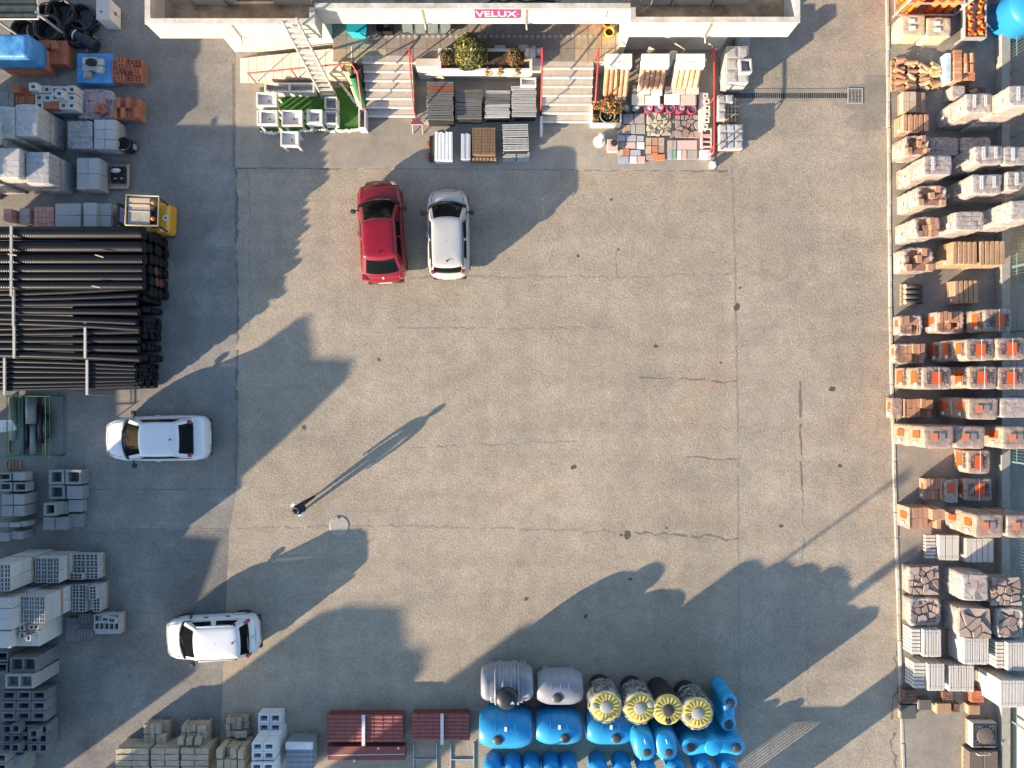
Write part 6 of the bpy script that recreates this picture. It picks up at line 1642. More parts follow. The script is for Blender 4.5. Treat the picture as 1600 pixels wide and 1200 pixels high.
courses(t, sx, sy, 0, h, 4, 1, 2, TANST, name='stone_block', bev=.018)
t, sx, sy, h = rough_blocks('small grey-tan block pile on a wide dark pallet', (352,1121,386,1152), .38, 4, 3, 2, skip=((3,2),(3,1)), mat=pm('grey_tan_stone',(0.27,0.235,0.18),0.92,0.2,9,orand=0.16,bump=0.008))
b = MB(); 
for i in range(3): b.box(-sx*.68,-sy*.4+i*sy*.4,.02,sx*.62,-sy*.4+i*sy*.4+.08,.1)
b.build('bearer', WOOD, t)
put('stone_block', box_me('stone_block',.44,.22,.14,TANST,.018), t, (sx*.26,-sy*.32,h), .05)
for i in range(3):
    t, sx, sy, h = lp(['tan split-stone plate pallet at the bottom edge, first from the corner','tan split-stone plate pallet at the bottom edge, second from the corner','tan split-stone plate pallet at the bottom edge, third from the corner'][i], (188+i*47-(8 if i == 0 else 0),1170,232+i*47,1226), .95, 'stone_plate_pallet')
    rr = random.Random(50+i); b = MB()
    for k in range(7):
        for j in range(6):
            x = -sx/2+rr.uniform(0,.04); b.box(x,-sy/2+j*sy/6+.01,.127+k*.1,sx/2-rr.uniform(0,.04),-sy/2+(j+1)*sy/6-.01,.127+k*.1+.09)
    tag(b.build('stone_plate_layers', TANST, t), kind='stuff')
    for j in range(6):
        for q in range(2): put('stone_plate', box_me('stone_plate', sx/2-.02, sy/6-.02, .07, TANST, .012), t, (-sx/4+q*sx/2+U(-.02,.02), -sy/2+(j+.5)*sy/6, h-.105+U(0,.03)), U(-.05,.05))
t, sx, sy, h = rough_blocks('tan stone block stack beside the white hollow blocks', (338,1172,381,1218), 1.2, 4, 3, 4, skip=((1,2),), jit=.035)
WHC = pm('white_concrete', (0.52,0.54,0.56), 0.88, 0.1, 10, orand=0.06, bump=0.004)
def duct(label, r, h, z0, n=2, m_=2, hh=.5):
    x0, y0, x1, y1 = rect(*r, h); sx, sy = x1-x0, y1-y0
    t = thing('duct_block_stack', label, 'blocks', ((x0+x1)/2,(y0+y1)/2,.005))
    for i in range(n):
        for j in range(m_):
            put('duct_block', hollow_me('duct_block', sx/n-.015, sy/m_-.015, hh, 1, 1, .07, WHC), t, (-sx/2+(i+.5)*sx/n,-sy/2+(j+.5)*sy/m_,h-hh-.005), U(-.01,.01))
    b = MB(); nl = max(1, int((h-hh)/.22))
    if h-hh > .15:
        for k in range(nl):
            for i in range(n):
                q = (h-hh-.01)/nl; b.box(-sx/2+i*sx/n+.01,-sy/2,k*q,-sx/2+(i+1)*sx/n-.01,sy/2,(k+1)*q-.012)
        tag(b.build('duct_block_courses', WHC, t), kind='stuff')
    return t
duct('white concrete hollow blocks, lowest group set back from the bottom edge', (403,1115,439,1145), .55, 0, 2, 2, .5)
duct('white concrete hollow block stack in the middle of the white row', (393,1160,429,1188), 1.45, 0)
duct('white concrete hollow block stack cut by the bottom edge', (392,1192,428,1220), 1.55, 0)
t, sx, sy, h = lp('stack of blue-grey wire mesh panels with a white board on top', (446,1162,488,1204), .95, 'mesh_panel_stack')
b = MB(); b.box(-sx/2,-sy/2,.13,sx/2,sy/2,h-.12); b.build('panel_core', pm('blue_grey_mesh',(0.16,0.19,0.22),0.6,0.25,25), t)
for j in range(5):
    y = -sy/2+j*sy*.19; b = MB()
    for i in range(22): b.box(-sx/2+.03+i*(sx-.06)/22, y, h-.119, -sx/2+.045+i*(sx-.06)/22, y+sy*.16, h-.10)
    b.box(-sx/2,y,h-.099,sx/2,y+.02,h-.075); b.box(-sx/2,y+sy*.15,h-.099,sx/2,y+sy*.15+.012,h-.08); b.build('mesh_panel', pm('mesh_wire',(0.42,0.45,0.47),0.5,0.1,12), t)
b = MB(); b.box(-sx/2,sy/2-.22,h-.099,sx/2,sy/2+.02,h); b.build('white_board', pm('pale_board',(0.62,0.62,0.64),0.7,0.08,6), t)

# ---------------------------------------------------------------- dark red roof sheets
REDS = pm('dark_red_sheet', (0.21,0.055,0.045), 0.5, 0.15, 6, spec=0.45)
def roof_sheets(label, r, h, n=8, bar_u=None):
    x0, y0, x1, y1 = rect(*r, h); sx, sy = x1-x0, y1-y0
    t = thing('roof_sheet_stack', label, 'roof sheets', ((x0+x1)/2,(y0+y1)/2,.005))
    b = MB()
    for y in (-sy*.3,sy*.3): b.box(-sx/2+.1,y-.05,0,sx/2-.1,y+.05,.09)
    b.build('bearer', WOOD, t)
    NX, NY = 48, n*8; rows = []
    for i in range(NX+1):
        x = -sx/2+sx*i/NX; row = []
        for j in range(NY+1):
            y = -sy/2+sy*j/NY; ph = j/NY*n % 1
            z = h-.03+.028*(math.sin(math.pi*ph)**.6 if 0 < ph < 1 else 0) + .018*((i/NX*8) % 1)
            row.append((x,y,z))
        rows.append(row)
    b = MB(); b.loft(rows, cap=False, close=False, sm=False); b.build('tile_profile_sheet', REDS, t)
    for k in range(5):
        b = MB(); b.box(-sx/2+U(0,.03),-sy/2+U(0,.03),.092+k*(h-.16)/5,sx/2-U(0,.03),sy/2-U(0,.03),.092+(k+.8)*(h-.16)/5); b.build('sheet', REDS, t)
    if bar_u:
        x = (bar_u-800)*(CAM_H-h)/CAM_H/40-t.location.x
        b = MB(); b.box(x-.06,-sy/2-.12,h+.02,x+.06,sy/2+.02,h+.09); b.build('cross_bar', pm('pale_bar',(0.55,0.56,0.56),0.6,0.08,6), t)
    return t
roof_sheets('longer stack of dark red tile-profile roof sheets with pale cross bar', (511,1117,630,1159), .5, 7, 568.5)
roof_sheets('shorter stack of dark red tile-profile roof sheets beside the grey tank', (644,1115,734,1157), .45, 7, 691)
t = thing('flat_sheet_stack', 'flat dark red sheets with pale edge strips below the longer roof stack', 'metal sheets', P(572,1177,.35)-Vector((0,0,.345)))
b = MB(); b.box(-1.5,-.04,.05,1.5,.26,.35); b.build('sheet', REDS, t)
b = MB(); b.box(-1.5,-.30,.04,1.5,-.05,.28); b.build('sheet', REDS, t)
b = MB(); b.add([(-1.5,-.10,.355),(1.5,-.04,.355),(1.5,-.015,.356),(-1.5,-.055,.356)], [(0,1,2,3)]); b.add([(-1.5,-.13,.30),(1.5,-.045,.36),(1.5,-.02,.352),(-1.5,-.06,.352)], [(0,1,2,3)]); b.build('edge_strip', pm('pale_olive_strip',(0.42,0.42,0.36),0.5,0.1,6), t)
for i, x in enumerate((-.45,.48,1.25)):
    b = MB(); b.cyl((x,.22 if i else -.28,.35 if i else .28),(x,.22 if i else -.28,.42),.04,n=8); b.build('bolt_cap', PAPER, t)
t = thing('steel_trellis', 'flat steel frames lying beside the blue tanks', 'frame', P(690,1182,.1)-Vector((0,0,.095)))
for (x0,x1) in ((-1.1,-.2),(.35,1.25)):
    b = MB()
    for x in (x0,x1): b.box(x-.02,-.9,0,x+.02,.5,.05)
    for y in (-.7,-.15): b.box(x0+.021,y-.02,0,x1-.021,y+.02,.05)
    b.build('frame_bars', STEEL, t)
# ---------------------------------------------------------------- water tanks along the bottom edge
BLUE = pm('blue_tank_plastic', (0.011,0.205,0.47), 0.36, 0.10, 2.2, spec=0.45, col2=(0.018,0.245,0.50))
BLUE2 = pm('bright_blue_tank_plastic', (0.013,0.255,0.53), 0.36, 0.10, 2.2, spec=0.45, col2=(0.022,0.30,0.56))
GREYT = pm('grey_tank_plastic', (0.20,0.215,0.25), 0.38, 0.10, 3, spec=0.5)
LIDK = pm('dark_lid', (0.040,0.038,0.036), 0.5, 0.15, 10)
YELT = pm('yellow_lid_plastic', (0.50,0.42,0.12), 0.42, 0.08, 5)
GREYC = pm('grey_cap_plastic', (0.26,0.27,0.28), 0.45, 0.08, 6)
BLKT = pm('black_tank_plastic', (0.016,0.017,0.02), 0.4, 0.15, 5)
GLD = tag
def lid(root, x, y, z, r_, mat=LIDK):
    b = MB(); b.lathe([(.0001,0),(r_*1.22,-.02),(r_*1.22,.03),(r_*1.05,.045),(.0001,.05)], c=(x,y,z), n=24); b.build('lid_collar', root.get('_m') or BLUE, root) if False else None
    b = MB(); b.lathe([(r_*1.18,-.06),(r_*1.18,.03),(r_*1.02,.035)], c=(x,y,z), n=24); b2 = b
    o = b2.build('neck', MATS[root['_mat']], root)
    b = MB(); b.lathe([(r_,.0),(r_,.075),(r_*.93,.09),(r_*.3,.10),(.0001,.10)], c=(x,y,z), n=24)
    for i in range(16):
        a = 2*math.pi*i/16; b.cbox((x+math.cos(a)*r_, y+math.sin(a)*r_, z+.045),(.03,.02,.07),a)
    b.build('lid', mat, o)
def horiz_tank(label, u, v, L, W, H, mat, lidx, lidr=.17, sticker=True):
    """lying tank: barrel with tapered flat ends on two saddles; photo point is the tank top"""
    p = P(u, v, H); t = thing('water_tank', label, 'tank', (p.x, p.y, .005), group='water tanks'); t['_mat'] = mat.name
    rings = []; n = 32
    for q, s_ in ((-.5,.62),(-.492,.70),(-.47,.76),(-.40,.86),(-.30,.96),(-.2,1.0),(.2,1.0),(.30,.96),(.40,.86),(.47,.76),(.492,.70),(.5,.62)):
        ring = []
        for i in range(n):
            a = 2*math.pi*i/n; c, s2 = math.cos(a), math.sin(a)
            y = math.copysign(abs(c)**.98, c)*W/2*s_; z = math.copysign(abs(s2)**1.02, s2)*(H/2-.06)*(.25+.75*s_)+H/2+.05
            ring.append((q*L, y, z))
        rings.append(ring)
    b = MB(); b.loft(rings); b.build('tank_body', mat, t)
    for x in (-L*.3, L*.3):
        b = MB(); b.bbox(x-.12,-W*.36,0,x+.12,W*.36,H*.22,.03); b.build('saddle', mat, t)
    lid(t, lidx, -.16, H-.075, lidr)
    for s_ in (-1, 1):
        b = MB(); b.bbox(s_*L*.40-.11,-.36,H*.80-.12,s_*L*.40+.11,-.14,H*.80+.03,.05); b.build('lifting_lug', mat, t)
    for x in (-L*.18,L*.0,L*.18):
        b = MB(); b.tube([(x,math.cos(a)*(W/2+.005)*.985, H/2+.05+math.sin(a)*(H/2-.055)) for a in [math.pi*(.12+.3*i/8) for i in range(9)]], .012, 5); b.build('mould_line', mat, t)
    if sticker: 
        b = MB(); b.box(-.04,.16,H-.035,.05,.32,H-.012); b.build('label_sheet', PAPER, t)
    return t
horiz_tank('blue lying water tank closest to the red roof sheets', 790, 1150, 1.98, 1.5, 1.55, BLUE, -.28)
horiz_tank('blue lying water tank in the middle of the front row', 874, 1147, 1.72, 1.30, 1.5, BLUE, .22)
horiz_tank('blue lying water tank under the first yellow-lidded tank', 955, 1147, 1.72, 1.30, 1.5, BLUE, .2)
horiz_tank('smooth grey lying water tank between ribbed tank and yellow lids', 876, 1084, 1.72, 1.30, 1.5, GREYT, -.12, sticker=False)
# big ribbed septic tank
p = P(792,1085,1.95); t = thing('septic_tank', 'big grey ribbed septic tank with round black lid', 'tank', (p.x, p.y, .005)); t['_mat'] = GREYT.name
rings = []
for q, s_ in ((-.5,.55),(-.48,.68),(-.44,.76),(-.36,.84),(-.34,.80),(-.27,.92),(-.25,.88),(-.18,.97),(-.165,1.0),(-.10,1.0),(-.09,.96),(.09,.96),(.10,1.0),(.165,1.0),(.18,.97),(.25,.88),(.27,.92),(.34,.80),(.36,.84),(.44,.76),(.48,.68),(.5,.55)):
    ring = []
    for i in range(32):
        a = 2*math.pi*i/32; c, s2 = math.cos(a), math.sin(a)
        ring.append((q*1.95, math.copysign(abs(c)**.75,c)*.72*s_, math.copysign(abs(s2)**.75,s2)*.80*(.2+.8*s_)+.86))
    rings.append(ring)
b = MB(); b.loft(rings); b.build('tank_body', GREYT, t)
for x in (-.42,-.14,.14,.42):
    b = MB(); b.tube([(x,math.cos(a)*.75, .86+math.sin(a)*.83) for a in [math.pi*(.05+.9*i/12) for i in range(13)]], .05, 6); b.build('rib', GREYT, t)
for s_ in (-1,1):
    b = MB(); b.bbox(s_*.52-.1,-.5,1.3,s_*.52+.1,-.25,1.55,.04); b.build('moulded_panel', GREYT, t)
    b = MB(); b.bbox(s_*.6-.15,-.5,0,s_*.6+.15,.5,.3,.04); b.build('foot', GREYT, t)
b = MB(); b.lathe([(.44,1.4),(.42,1.66),(.40,1.72)], c=(.0,-.22,0), n=28); nk = b.build('neck', GREYT, t)
b = MB(); b.lathe([(.41,1.70),(.42,1.78),(.40,1.85),(.3,1.93),(.12,1.97),(.0001,1.975)], c=(.0,-.22,0), n=32); ld_ = b.build('round_lid', BLKT, nk)
b = MB(); b.add([(.12,-.36,1.965),(.28,-.36,1.935),(.2,-.24,1.955)], [(0,1,2)]); b.add([(.12,-.36,1.966),(.28,-.36,1.936),(.2,-.24,1.956)], [(2,1,0)]); b.build('warning_sticker', PAPER, nk)
# yellow-lidded upright tanks
def yellow_tank(label, u, v, cap_ang, wrap, seed):
    H = 2.0; p = P(u, v, H); t = thing('upright_tank', label, 'tank', (p.x, p.y, .005), group='yellow-lidded tanks')
    prof = [(.0001,0),(.38,0)]
    for i in range(16):
        q = .74+.26*min(1, i/11); prof += [(.54*q,.04+i*.115),(.565*q,.07+i*.115),(.565*q,.12+i*.115),(.54*q,.145+i*.115)]
    prof += [(.52,1.90),(.0001,1.90)]
    b = MB(); b.lathe(prof, n=32); b.build('tank_body', BLKT, t)
    b = MB(); b.lathe([(.545,1.86),(.555,1.93),(.50,1.965),(.2,1.985),(.0001,1.985)], n=40); yl = b.build('yellow_lid', YELT, t)
    for i in range(18):
        a = 2*math.pi*(i+.5)/18; b = MB(); b.cbox((math.cos(a)*.36,math.sin(a)*.36,1.985),(.22,.035,.035),a); b.build('lid_rib', YELT, yl)
    b = MB(); b.lathe([(.215,1.98),(.215,2.02),(.19,2.035),(.0001,2.04)], n=24); b.build('centre_cap', GREYC if wrap else LIDK, yl)
    b = MB(); b.lathe([(.115,1.95),(.115,2.0),(.10,2.01),(.0001,2.012)], c=(math.cos(cap_ang)*.40,math.sin(cap_ang)*.40,0), n=18); b.build('side_cap', GREYC if wrap else LIDK, yl)
    if wrap:
        rr = random.Random(seed); rings = []
        for z, g in ((.9,1.06),(1.2,1.08),(1.5,1.10),(1.75,1.12),(1.93,1.09),(2.0,1.0),(2.01,.94)):
            rings.append([(math.cos(2*math.pi*i/30)*.565*g*(1+rr.uniform(-.04,.05)), math.sin(2*math.pi*i/30)*.565*g*(1+rr.uniform(-.04,.05)), z+rr.uniform(-.03,.03)) for i in range(30)])
        b = MB(); b.loft(rings, cap=False); b.build('wrap', film_mat('tank_film%d' % seed, (0.72,0.72,0.72), .12, .15), t)
    return t
yellow_tank('yellow-lidded tank in clear film closest to the grey lying tank', 947, 1105, R(175), True, 91)
yellow_tank('yellow-lidded tank in clear film, second of the four', 1000, 1107, R(20), True, 92)
yellow_tank('unwrapped yellow-lidded tank with dark caps, third of the four', 1044, 1110, R(-88), False, 93)
yellow_tank('yellow-lidded tank with grey caps beside the blue two-lobe tank', 1090, 1115, R(205), True, 94)
# lobed upright blue tanks
def lobed(label, pts, r_, H, mat, lids, discs=()):
    c = sum((P(u,v,H) for u,v in pts), Vector((0,0,0)))/len(pts)
    t = thing('slim_tank', label, 'tank', (c.x, c.y, .005), group='slim blue tanks'); t['_mat'] = mat.name
    L2 = [P(u,v,H)-c for u, v in pts]
    def outline(g):
        out = []
        for i in range(96):
            a = 2*math.pi*i/96; d = Vector((math.cos(a), math.sin(a), 0)); best = 0
            # farthest point of the union of discs and waist along this direction
            for k in range(len(L2)):
                q = L2[k].copy(); q.z = 0; bq = q.dot(d); disc = bq*bq-(q.length_squared-(r_*g)**2)
                if disc > 0: best = max(best, bq+math.sqrt(disc))
            A = L2[0].copy(); Bp = L2[-1].copy(); A.z = Bp.z = 0
            ax = (Bp-A).normalized(); pr = abs(d.dot(Vector((-ax.y,ax.x,0)))); al = abs(d.dot(ax)); hl = (Bp-A).length/2
            wst = r_*g*.72
            lim = wst/pr if pr > 1e-4 else 9; lim2 = hl/al if al > 1e-4 else 9
            best = max(best, min(lim, lim2) if lim2 < lim else lim if lim*al < hl else 0)
            out.append((d.x*best, d.y*best))
        return out
    rings = []
    for z, g in ((0,.94),(.05,1.0),(.5,1.0),(.52,.975),(.58,.975),(.6,1.0),(1.1,1.0),(1.12,.975),(1.18,.975),(1.2,1.0),(H-.16,1.0),(H-.07,.96),(H-.02,.86)):
        rings.append([(x, y, z) for x, y in outline(g)])
    rings.append([(p_[0]*.05, p_[1]*.05, H) for p_ in rings[-1]])
    b = MB(); b.loft(rings); b.build('tank_body', mat, t)
    for k in lids: lid(t, L2[k].x, L2[k].y, H-.05, .15)
    for k in discs:
        b = MB(); b.lathe([(.30,H-.08),(.30,H+.0),(.27,H+.02),(.0001,H+.025)], c=(L2[k].x,L2[k].y,0), n=28); b.build('raised_disc', mat, t)
    return t
lobed('tall blue two-lobe tank at the end of the back row', [(1141,1098),(1139,1132)], .29, 1.65, BLUE2, (0,1))
lobed('tall blue three-lobe tank at the end of the front row', [(1080,1168),(1114,1168),(1151,1168)], .33, 1.95, BLUE2, (0,2), (1,))
def slim(label, u, v, H=2.0):
    p = P(u, v, H); t = thing('slim_tank', label, 'tank', (p.x, p.y, .005), R(12), 'slim blue tanks'); t['_mat'] = BLUE2.name
    rings = []
    for z, g in ((0,.95),(.05,1),(.6,1),(.62,.98),(.68,.98),(.7,1),(1.4,1),(1.42,.98),(1.48,.98),(1.5,1),(H-.3,1),(H-.1,.86),(H-.04,.7),(H,.3),(H+.002,.02)):
        rings.append([(math.copysign(abs(math.cos(a))**.8,math.cos(a))*.43*g, math.copysign(abs(math.sin(a))**.8,math.sin(a))*.60*g, z) for a in [2*math.pi*i/36 for i in range(36)]])
    b = MB(); b.loft(rings); b.build('tank_body', BLUE2, t)
    lid(t, .02, -.18, H-.09, .16)
    for (x, y) in ((-.3,.1),(-.2,-.4),(.12,.3)):
        b = MB(); b.bbox(x-.06,y-.08,H-.22,x+.06,y+.08,H-.06,.03); b.build('lifting_lug', BLUE2, t)
    b = MB(); b.box(.02,.12,H-.02,.05,.3,H+.004); b.build('printed_strip', PAPER, t)
slim('slim oval blue tank beside the lying tanks', 1008, 1168); slim('slim oval blue tank next to the three-lobe tank', 1042, 1168)
# third row, only its upper rims reach the picture
for i, u in enumerate((770,801,831,862,889,936,974,1012,1058,1102,1141)):
    H = .95; p = P(u, 1207 if i < 8 else 1205, H); t = thing('barrel_tank', f'dark blue barrel tank cut by the bottom edge, {ORD[i]} from the roof sheets', 'tank', (p.x, p.y, .005), group='barrel tanks at the bottom edge'); t['_mat'] = BLUE.name
    b = MB(); prof = [(.0001,0),(.33,0),(.35,.05)]
    for k in range(3): prof += [(.355,.1+k*.25),(.37,.15+k*.25),(.37,.24+k*.25),(.355,.29+k*.25)]
    prof += [(.34,.84),(.22,.93),(.0001,.95)]
    b.lathe(prof, n=24); b.build('tank_body', BLUE, t); lid(t, 0, 0, H-.03, .13)

# ---------------------------------------------------------------- turf display with stone sinks
x0, y0, x1, y1 = rect(406,137,574,206,.04)
TURF = pm('artificial_turf', (0.035,0.125,0.022), 0.9, 0.22, 26, bump=0.02, bscale=70, col2=(0.045,0.15,0.028), mixs=3)
b = MB(); b.box(x0,y0,.031,x1,y1,.05); tag(b.build('turf_mat', TURF), 'bright green artificial turf mat laid out as a sink display', 'turf')
def sink(label, u0, v0, u1, v1, zt, ht, legs=True, board=0.0, cell=1, wall=.06):
    a0, c0, a1, c1 = rect(u0,v0,u1,v1,zt); sx, sy = a1-a0, c1-c0
    z0 = .051
    t = thing('stone_sink', label, 'sink', ((a0+a1)/2,(c0+c1)/2,z0), group='white stone sinks')
    zt -= z0; bx0 = -sx/2+board
    b = MB(); bt = zt-ht
    b.box(-sx/2,-sy/2,bt,sx/2,sy/2,bt+.04)
    b.box(-sx/2,-sy/2,bt+.041,sx/2,-sy/2+wall,zt); b.box(-sx/2,sy/2-wall,bt+.041,sx/2,sy/2,zt)
    b.box(-sx/2,-sy/2+wall+.001,bt+.041,-sx/2+wall,sy/2-wall-.001,zt); b.box(sx/2-wall,-sy/2+wall+.001,bt+.041,sx/2,sy/2-wall-.001,zt)
    for k in range(1, cell):
        x = -sx/2+sx*k/cell; b.box(x-wall/2,-sy/2+wall+.001,bt+.041,x+wall/2,sy/2-wall-.001,zt-.002)
    b.build('basin', STONEW, t)
    if board > 0:
        b = MB(); b.box(-sx/2+wall+.001,-sy/2+wall+.001,zt-.05,-sx/2+board,sy/2-wall-.001,zt-.01); b.build('drainboard', STONEW, t)
    elif board < 0:
        b = MB(); b.box(sx/2+board,-sy/2+wall+.001,zt-.05,sx/2-wall-.001,sy/2-wall-.001,zt-.01); b.build('drainboard', STONEW, t)
    b = MB(); b.cyl((.05,0,bt+.041),(.05,0,bt+.05),.03,n=10); b.build('drain', DARKST, t)
    if legs and bt > .1:
        for (x, y) in ((-sx/2+.06,-sy/2+.06),(sx/2-.06,-sy/2+.06),(-sx/2+.06,sy/2-.06),(sx/2-.06,sy/2-.06)):
            b = MB(); b.box(x-.035,y-.035,0,x+.035,y+.035,bt-.001); b.build('leg', STONEW, t)
    return t
sink('double stone trough along the back of the turf', 413,129,491,144,.45,.4,False,0,2)
sink('stone sink on legs at the upper outer corner of the turf', 400,144,432,166,.85,.22,True,-.16)
sink('stone sink with drainboard at the lower outer corner of the turf', 401,172,433,195,.85,.22,True,.17)
sink('wide shallow stone sink in the middle of the turf', 440,172,472,196,.85,.18,True,-.14,1,.035)
sink('small square deep-walled stone sink near the turf centre', 479,171,503,194,.75,.3,True,0,1,.1)
sink('square stone basin standing behind its twin', 507,151,526,170,.55,.48,False,0,1,.035)
sink('square stone basin standing in front of its twin', 507,173,526,193,.55,.48,False,0,1,.035)
sink('stone sink on legs standing off the turf on concrete', 438,205,466,228,.85,.22,True,-.12,1,.05)
sink('narrow upright stone trough at the stair corner of the turf', 560,169,571,200,.6,.55,False,0,1,.04)
EDG = pm('white_rubble', (0.62,0.60,0.56), 0.9, 0.1, 12, orand=0.1)
eg = thing('stone_edging', 'row of white rubble stones edging the turf', 'edging', (x0, y0, .03))
for i in range(30):
    u = 409+i*5.6; v = 207+U(-1.5,1.5)-(3 if u > 470 else 0)
    if 440 < u < 466: continue
    p = P(u, v, .08); put('stone', box_me('stone', .13, .09, .09, EDG, .02), eg, (p.x-x0, p.y-y0, U(0,.02)), U(-.7,.7), (U(.8,1.5),U(.8,1.4),1))
for i in range(14):
    p = P(533+i*2.0, 131+i*2.6, .08); put('stone', box_me('stone', .13, .09, .09, EDG, .02), eg, (p.x-x0, p.y-y0, 0), U(-.7,.7), (U(.6,1.2),U(.6,1.2),1))
# rolls standing in the turf corner
def roll(label, base, top, r_, mat, inner):
    a = Vector(base); c = Vector(top); t = thing('carpet_roll', label, 'roll', a)
    b = MB(); b.cyl((0,0,0), c-a, r_, n=20, cap=False); b.cyl((0,0,0),(c-a)*.97, r_*.9, n=16); b.build('roll_body', mat, t)
    d = (c-a).normalized(); b = MB(); b.cyl((c-a)*.972, (c-a)*.978, r_*.62, n=16); b.build('core', inner, t)
roll('cream cardboard tube standing behind the green rolls', (-5.98,11.48,.051), (-6.16,11.75,1.35), .17, pm('cream_tube',(0.62,0.52,0.26),0.8,0.06,6), pm('cream_tube_inner',(0.45,0.36,0.15),0.9,0.1,6))
roll('dark grey roll standing next to the stair railing', (-5.79,11.5,.051), (-5.82,11.8,1.3), .15, pm('grey_roll',(0.06,0.065,0.065),0.8,0.1,6), BLACKR)
roll('dark green turf roll leaning towards the railing', (-5.72,10.75,.051), (-5.92,11.52,1.2), .17, pm('green_roll',(0.02,0.14,0.06),0.8,0.15,12), pm('green_dark',(0.005,0.04,0.02),0.9,0.1,5))
roll('pale green turf roll lying against the dark green roll', (-5.78,10.62,.06), (-6.02,11.38,.72), .15, pm('pale_green_roll',(0.38,0.42,0.24),0.85,0.1,12), pm('pale_green_core',(0.2,0.22,0.12),0.9,0.1,5))

# ---------------------------------------------------------------- gratings between the stairs
def bars_me(name, dx, dy, th, n, mat, along=True):
    k = ('bars',name,round(dx,3),round(dy,3),th,n,mat.name)
    if k not in _box_cache:
        b = MB(); b.box(-dx/2,-dy/2,0,dx/2,-dy/2+.025,th); b.box(-dx/2,dy/2-.025,0,dx/2,dy/2,th)
        for i in range(n):
            x = -dx/2+(i+.5)*dx/n; b.box(x-dx/n*.24,-dy/2+.026,.004,x+dx/n*.24,dy/2-.026,th-.003)
        b.box(-dx/2+.02,-.012,.006,dx/2-.02,.012,th-.008)
        _box_cache[k] = b.mesh(name, mat)
    return _box_cache[k]
CASTI = pm('cast_iron', (0.15,0.155,0.155), 0.6, 0.2, 12, metal=0.2, orand=0.2); GALV = pm('galvanised_grating', (0.42,0.435,0.43), 0.5, 0.12, 10, metal=0.1, orand=0.14)
RUST = pm('rusty_grating', (0.28,0.085,0.05), 0.85, 0.2, 14, orand=0.1); BRNG = pm('brown_grating', (0.20,0.135,0.085), 0.7, 0.2, 14, orand=0.12)
def gratings(label, r, h, n, mat, special=None, dark_under=True, spread=.0, cells=14):
    x0, y0, x1, y1 = rect(*r, h); sx, sy = x1-x0, y1-y0
    t = thing('grating_stack', label, 'gratings', ((x0+x1)/2,(y0+y1)/2,.03), U(-.01,.02), 'stacks of drain gratings')
    b = MB(); k = 6
    for q in range(k): b.box(-sx/2+.02+U(0,.02),-sy/2+U(0,.03),.02+q*(h-.12)/k,sx/2-.02-U(0,.02),sy/2-U(0,.03),.02+(q+.75)*(h-.12)/k)
    tag(b.build('grating_layers', DARKST, t), kind='stuff')
    for i in range(n):
        m_ = special[i] if special and i in special else mat
        dy = sy/n*.8
        put('grating', bars_me('grating', sx-.02, dy, .05, cells, m_), t, (U(-.03,.03), -sy/2+(i+.5)*sy/n, h-.03-.055+U(0,.015)), U(-.025,.025))
    return t
gratings('dark cast-iron grating stack with one rusty grating, by the stairs', (667,127,709,188), .75, 8, CASTI, {6: RUST}, cells=16)
gratings('dark cast-iron grating stack half in sunlight, second from the stairs', (712,140,754,186), .6, 7, CASTI, cells=16)
gratings('grey steel grating stack in the middle of the recess', (757,141,797,184), .55, 8, GALV, {5: CASTI, 6: CASTI, 4: CASTI}, cells=20)
gratings('pale galvanised grating stack beside the second stairway', (799,134,838,182), .6, 7, GALV, cells=26)
gratings('galvanised mesh grating stack in the front row', (785,193,826,236), .55, 4, GALV, cells=22)
x0, y0, x1, y1 = rect(785,234,829,249,.3); t = thing('grating_stack', 'low pile of small steel gratings in front of the mesh stack', 'gratings', ((x0+x1)/2,(y0+y1)/2,.03))
for j in range(3):
    for i in range(2): put('grating', bars_me('grating', .5, .12, .05, 9, GALV), t, (-.28+i*.54, -.14+j*.14, .02+.08*j), U(-.04,.04))
def channels(label, r, h, n, mat, along_y=True):
    x0, y0, x1, y1 = rect(*r, h); sx, sy = x1-x0, y1-y0
    t = thing('channel_stack', label, 'drain channels', ((x0+x1)/2,(y0+y1)/2,.03))
    b = MB(); b.box(-sx/2+.02,-sy/2+.04,0,sx/2-.02,sy/2-.04,h-.13); b.build('lower_channels', mat, t)
    for i in range(n):
        b = MB(); w = sx/n-.012; b.prism([(-w/2,-sy/2+U(0,.05)),(w/2,-sy/2+U(0,.05)),(w/2,sy/2+U(-.06,.03)),(-w/2,sy/2+U(-.06,.03))], 0, .09)
        b.box(-w*.2,-sy/2+.06,.09,w*.2,sy/2-.08,.098); put('channel', b.mesh('channel', mat), t, (-sx/2+(i+.5)*sx/n, 0, h-.129+U(0,.02)), U(-.01,.01))
    return t
PVCW = pm('white_channel', (0.66,0.67,0.68), 0.55, 0.05, 8, orand=0.05); PVCG = pm('grey_channel', (0.42,0.47,0.54), 0.55, 0.06, 8, orand=0.06)
channels('stack of white drain channels in front of the gratings', (679,206,707,252), .45, 5, PVCW)
channels('stack of grey-blue drain channels between white channels and brown gratings', (720,208,735,250), .42, 2, PVCG)
x0, y0, x1, y1 = rect(738,199,774,241,.55); sx, sy = x1-x0, y1-y0
t = thing('grating_stack', 'brown slotted grating stack on a dark pallet', 'gratings', ((x0+x1)/2,(y0+y1)/2,.03))
b = MB(); b.box(-sx/2,-sy/2,.12,sx/2,sy/2,.44); b.build('grating_layers', BRNG, t)
for i in range(3):
    put('grating', bars_me('grating', sy, sx/3-.02, .06, 18, BRNG), t, (-sx/2+(i+.5)*sx/3,0,.45), R(90)+U(-.01,.01))
b = MB()
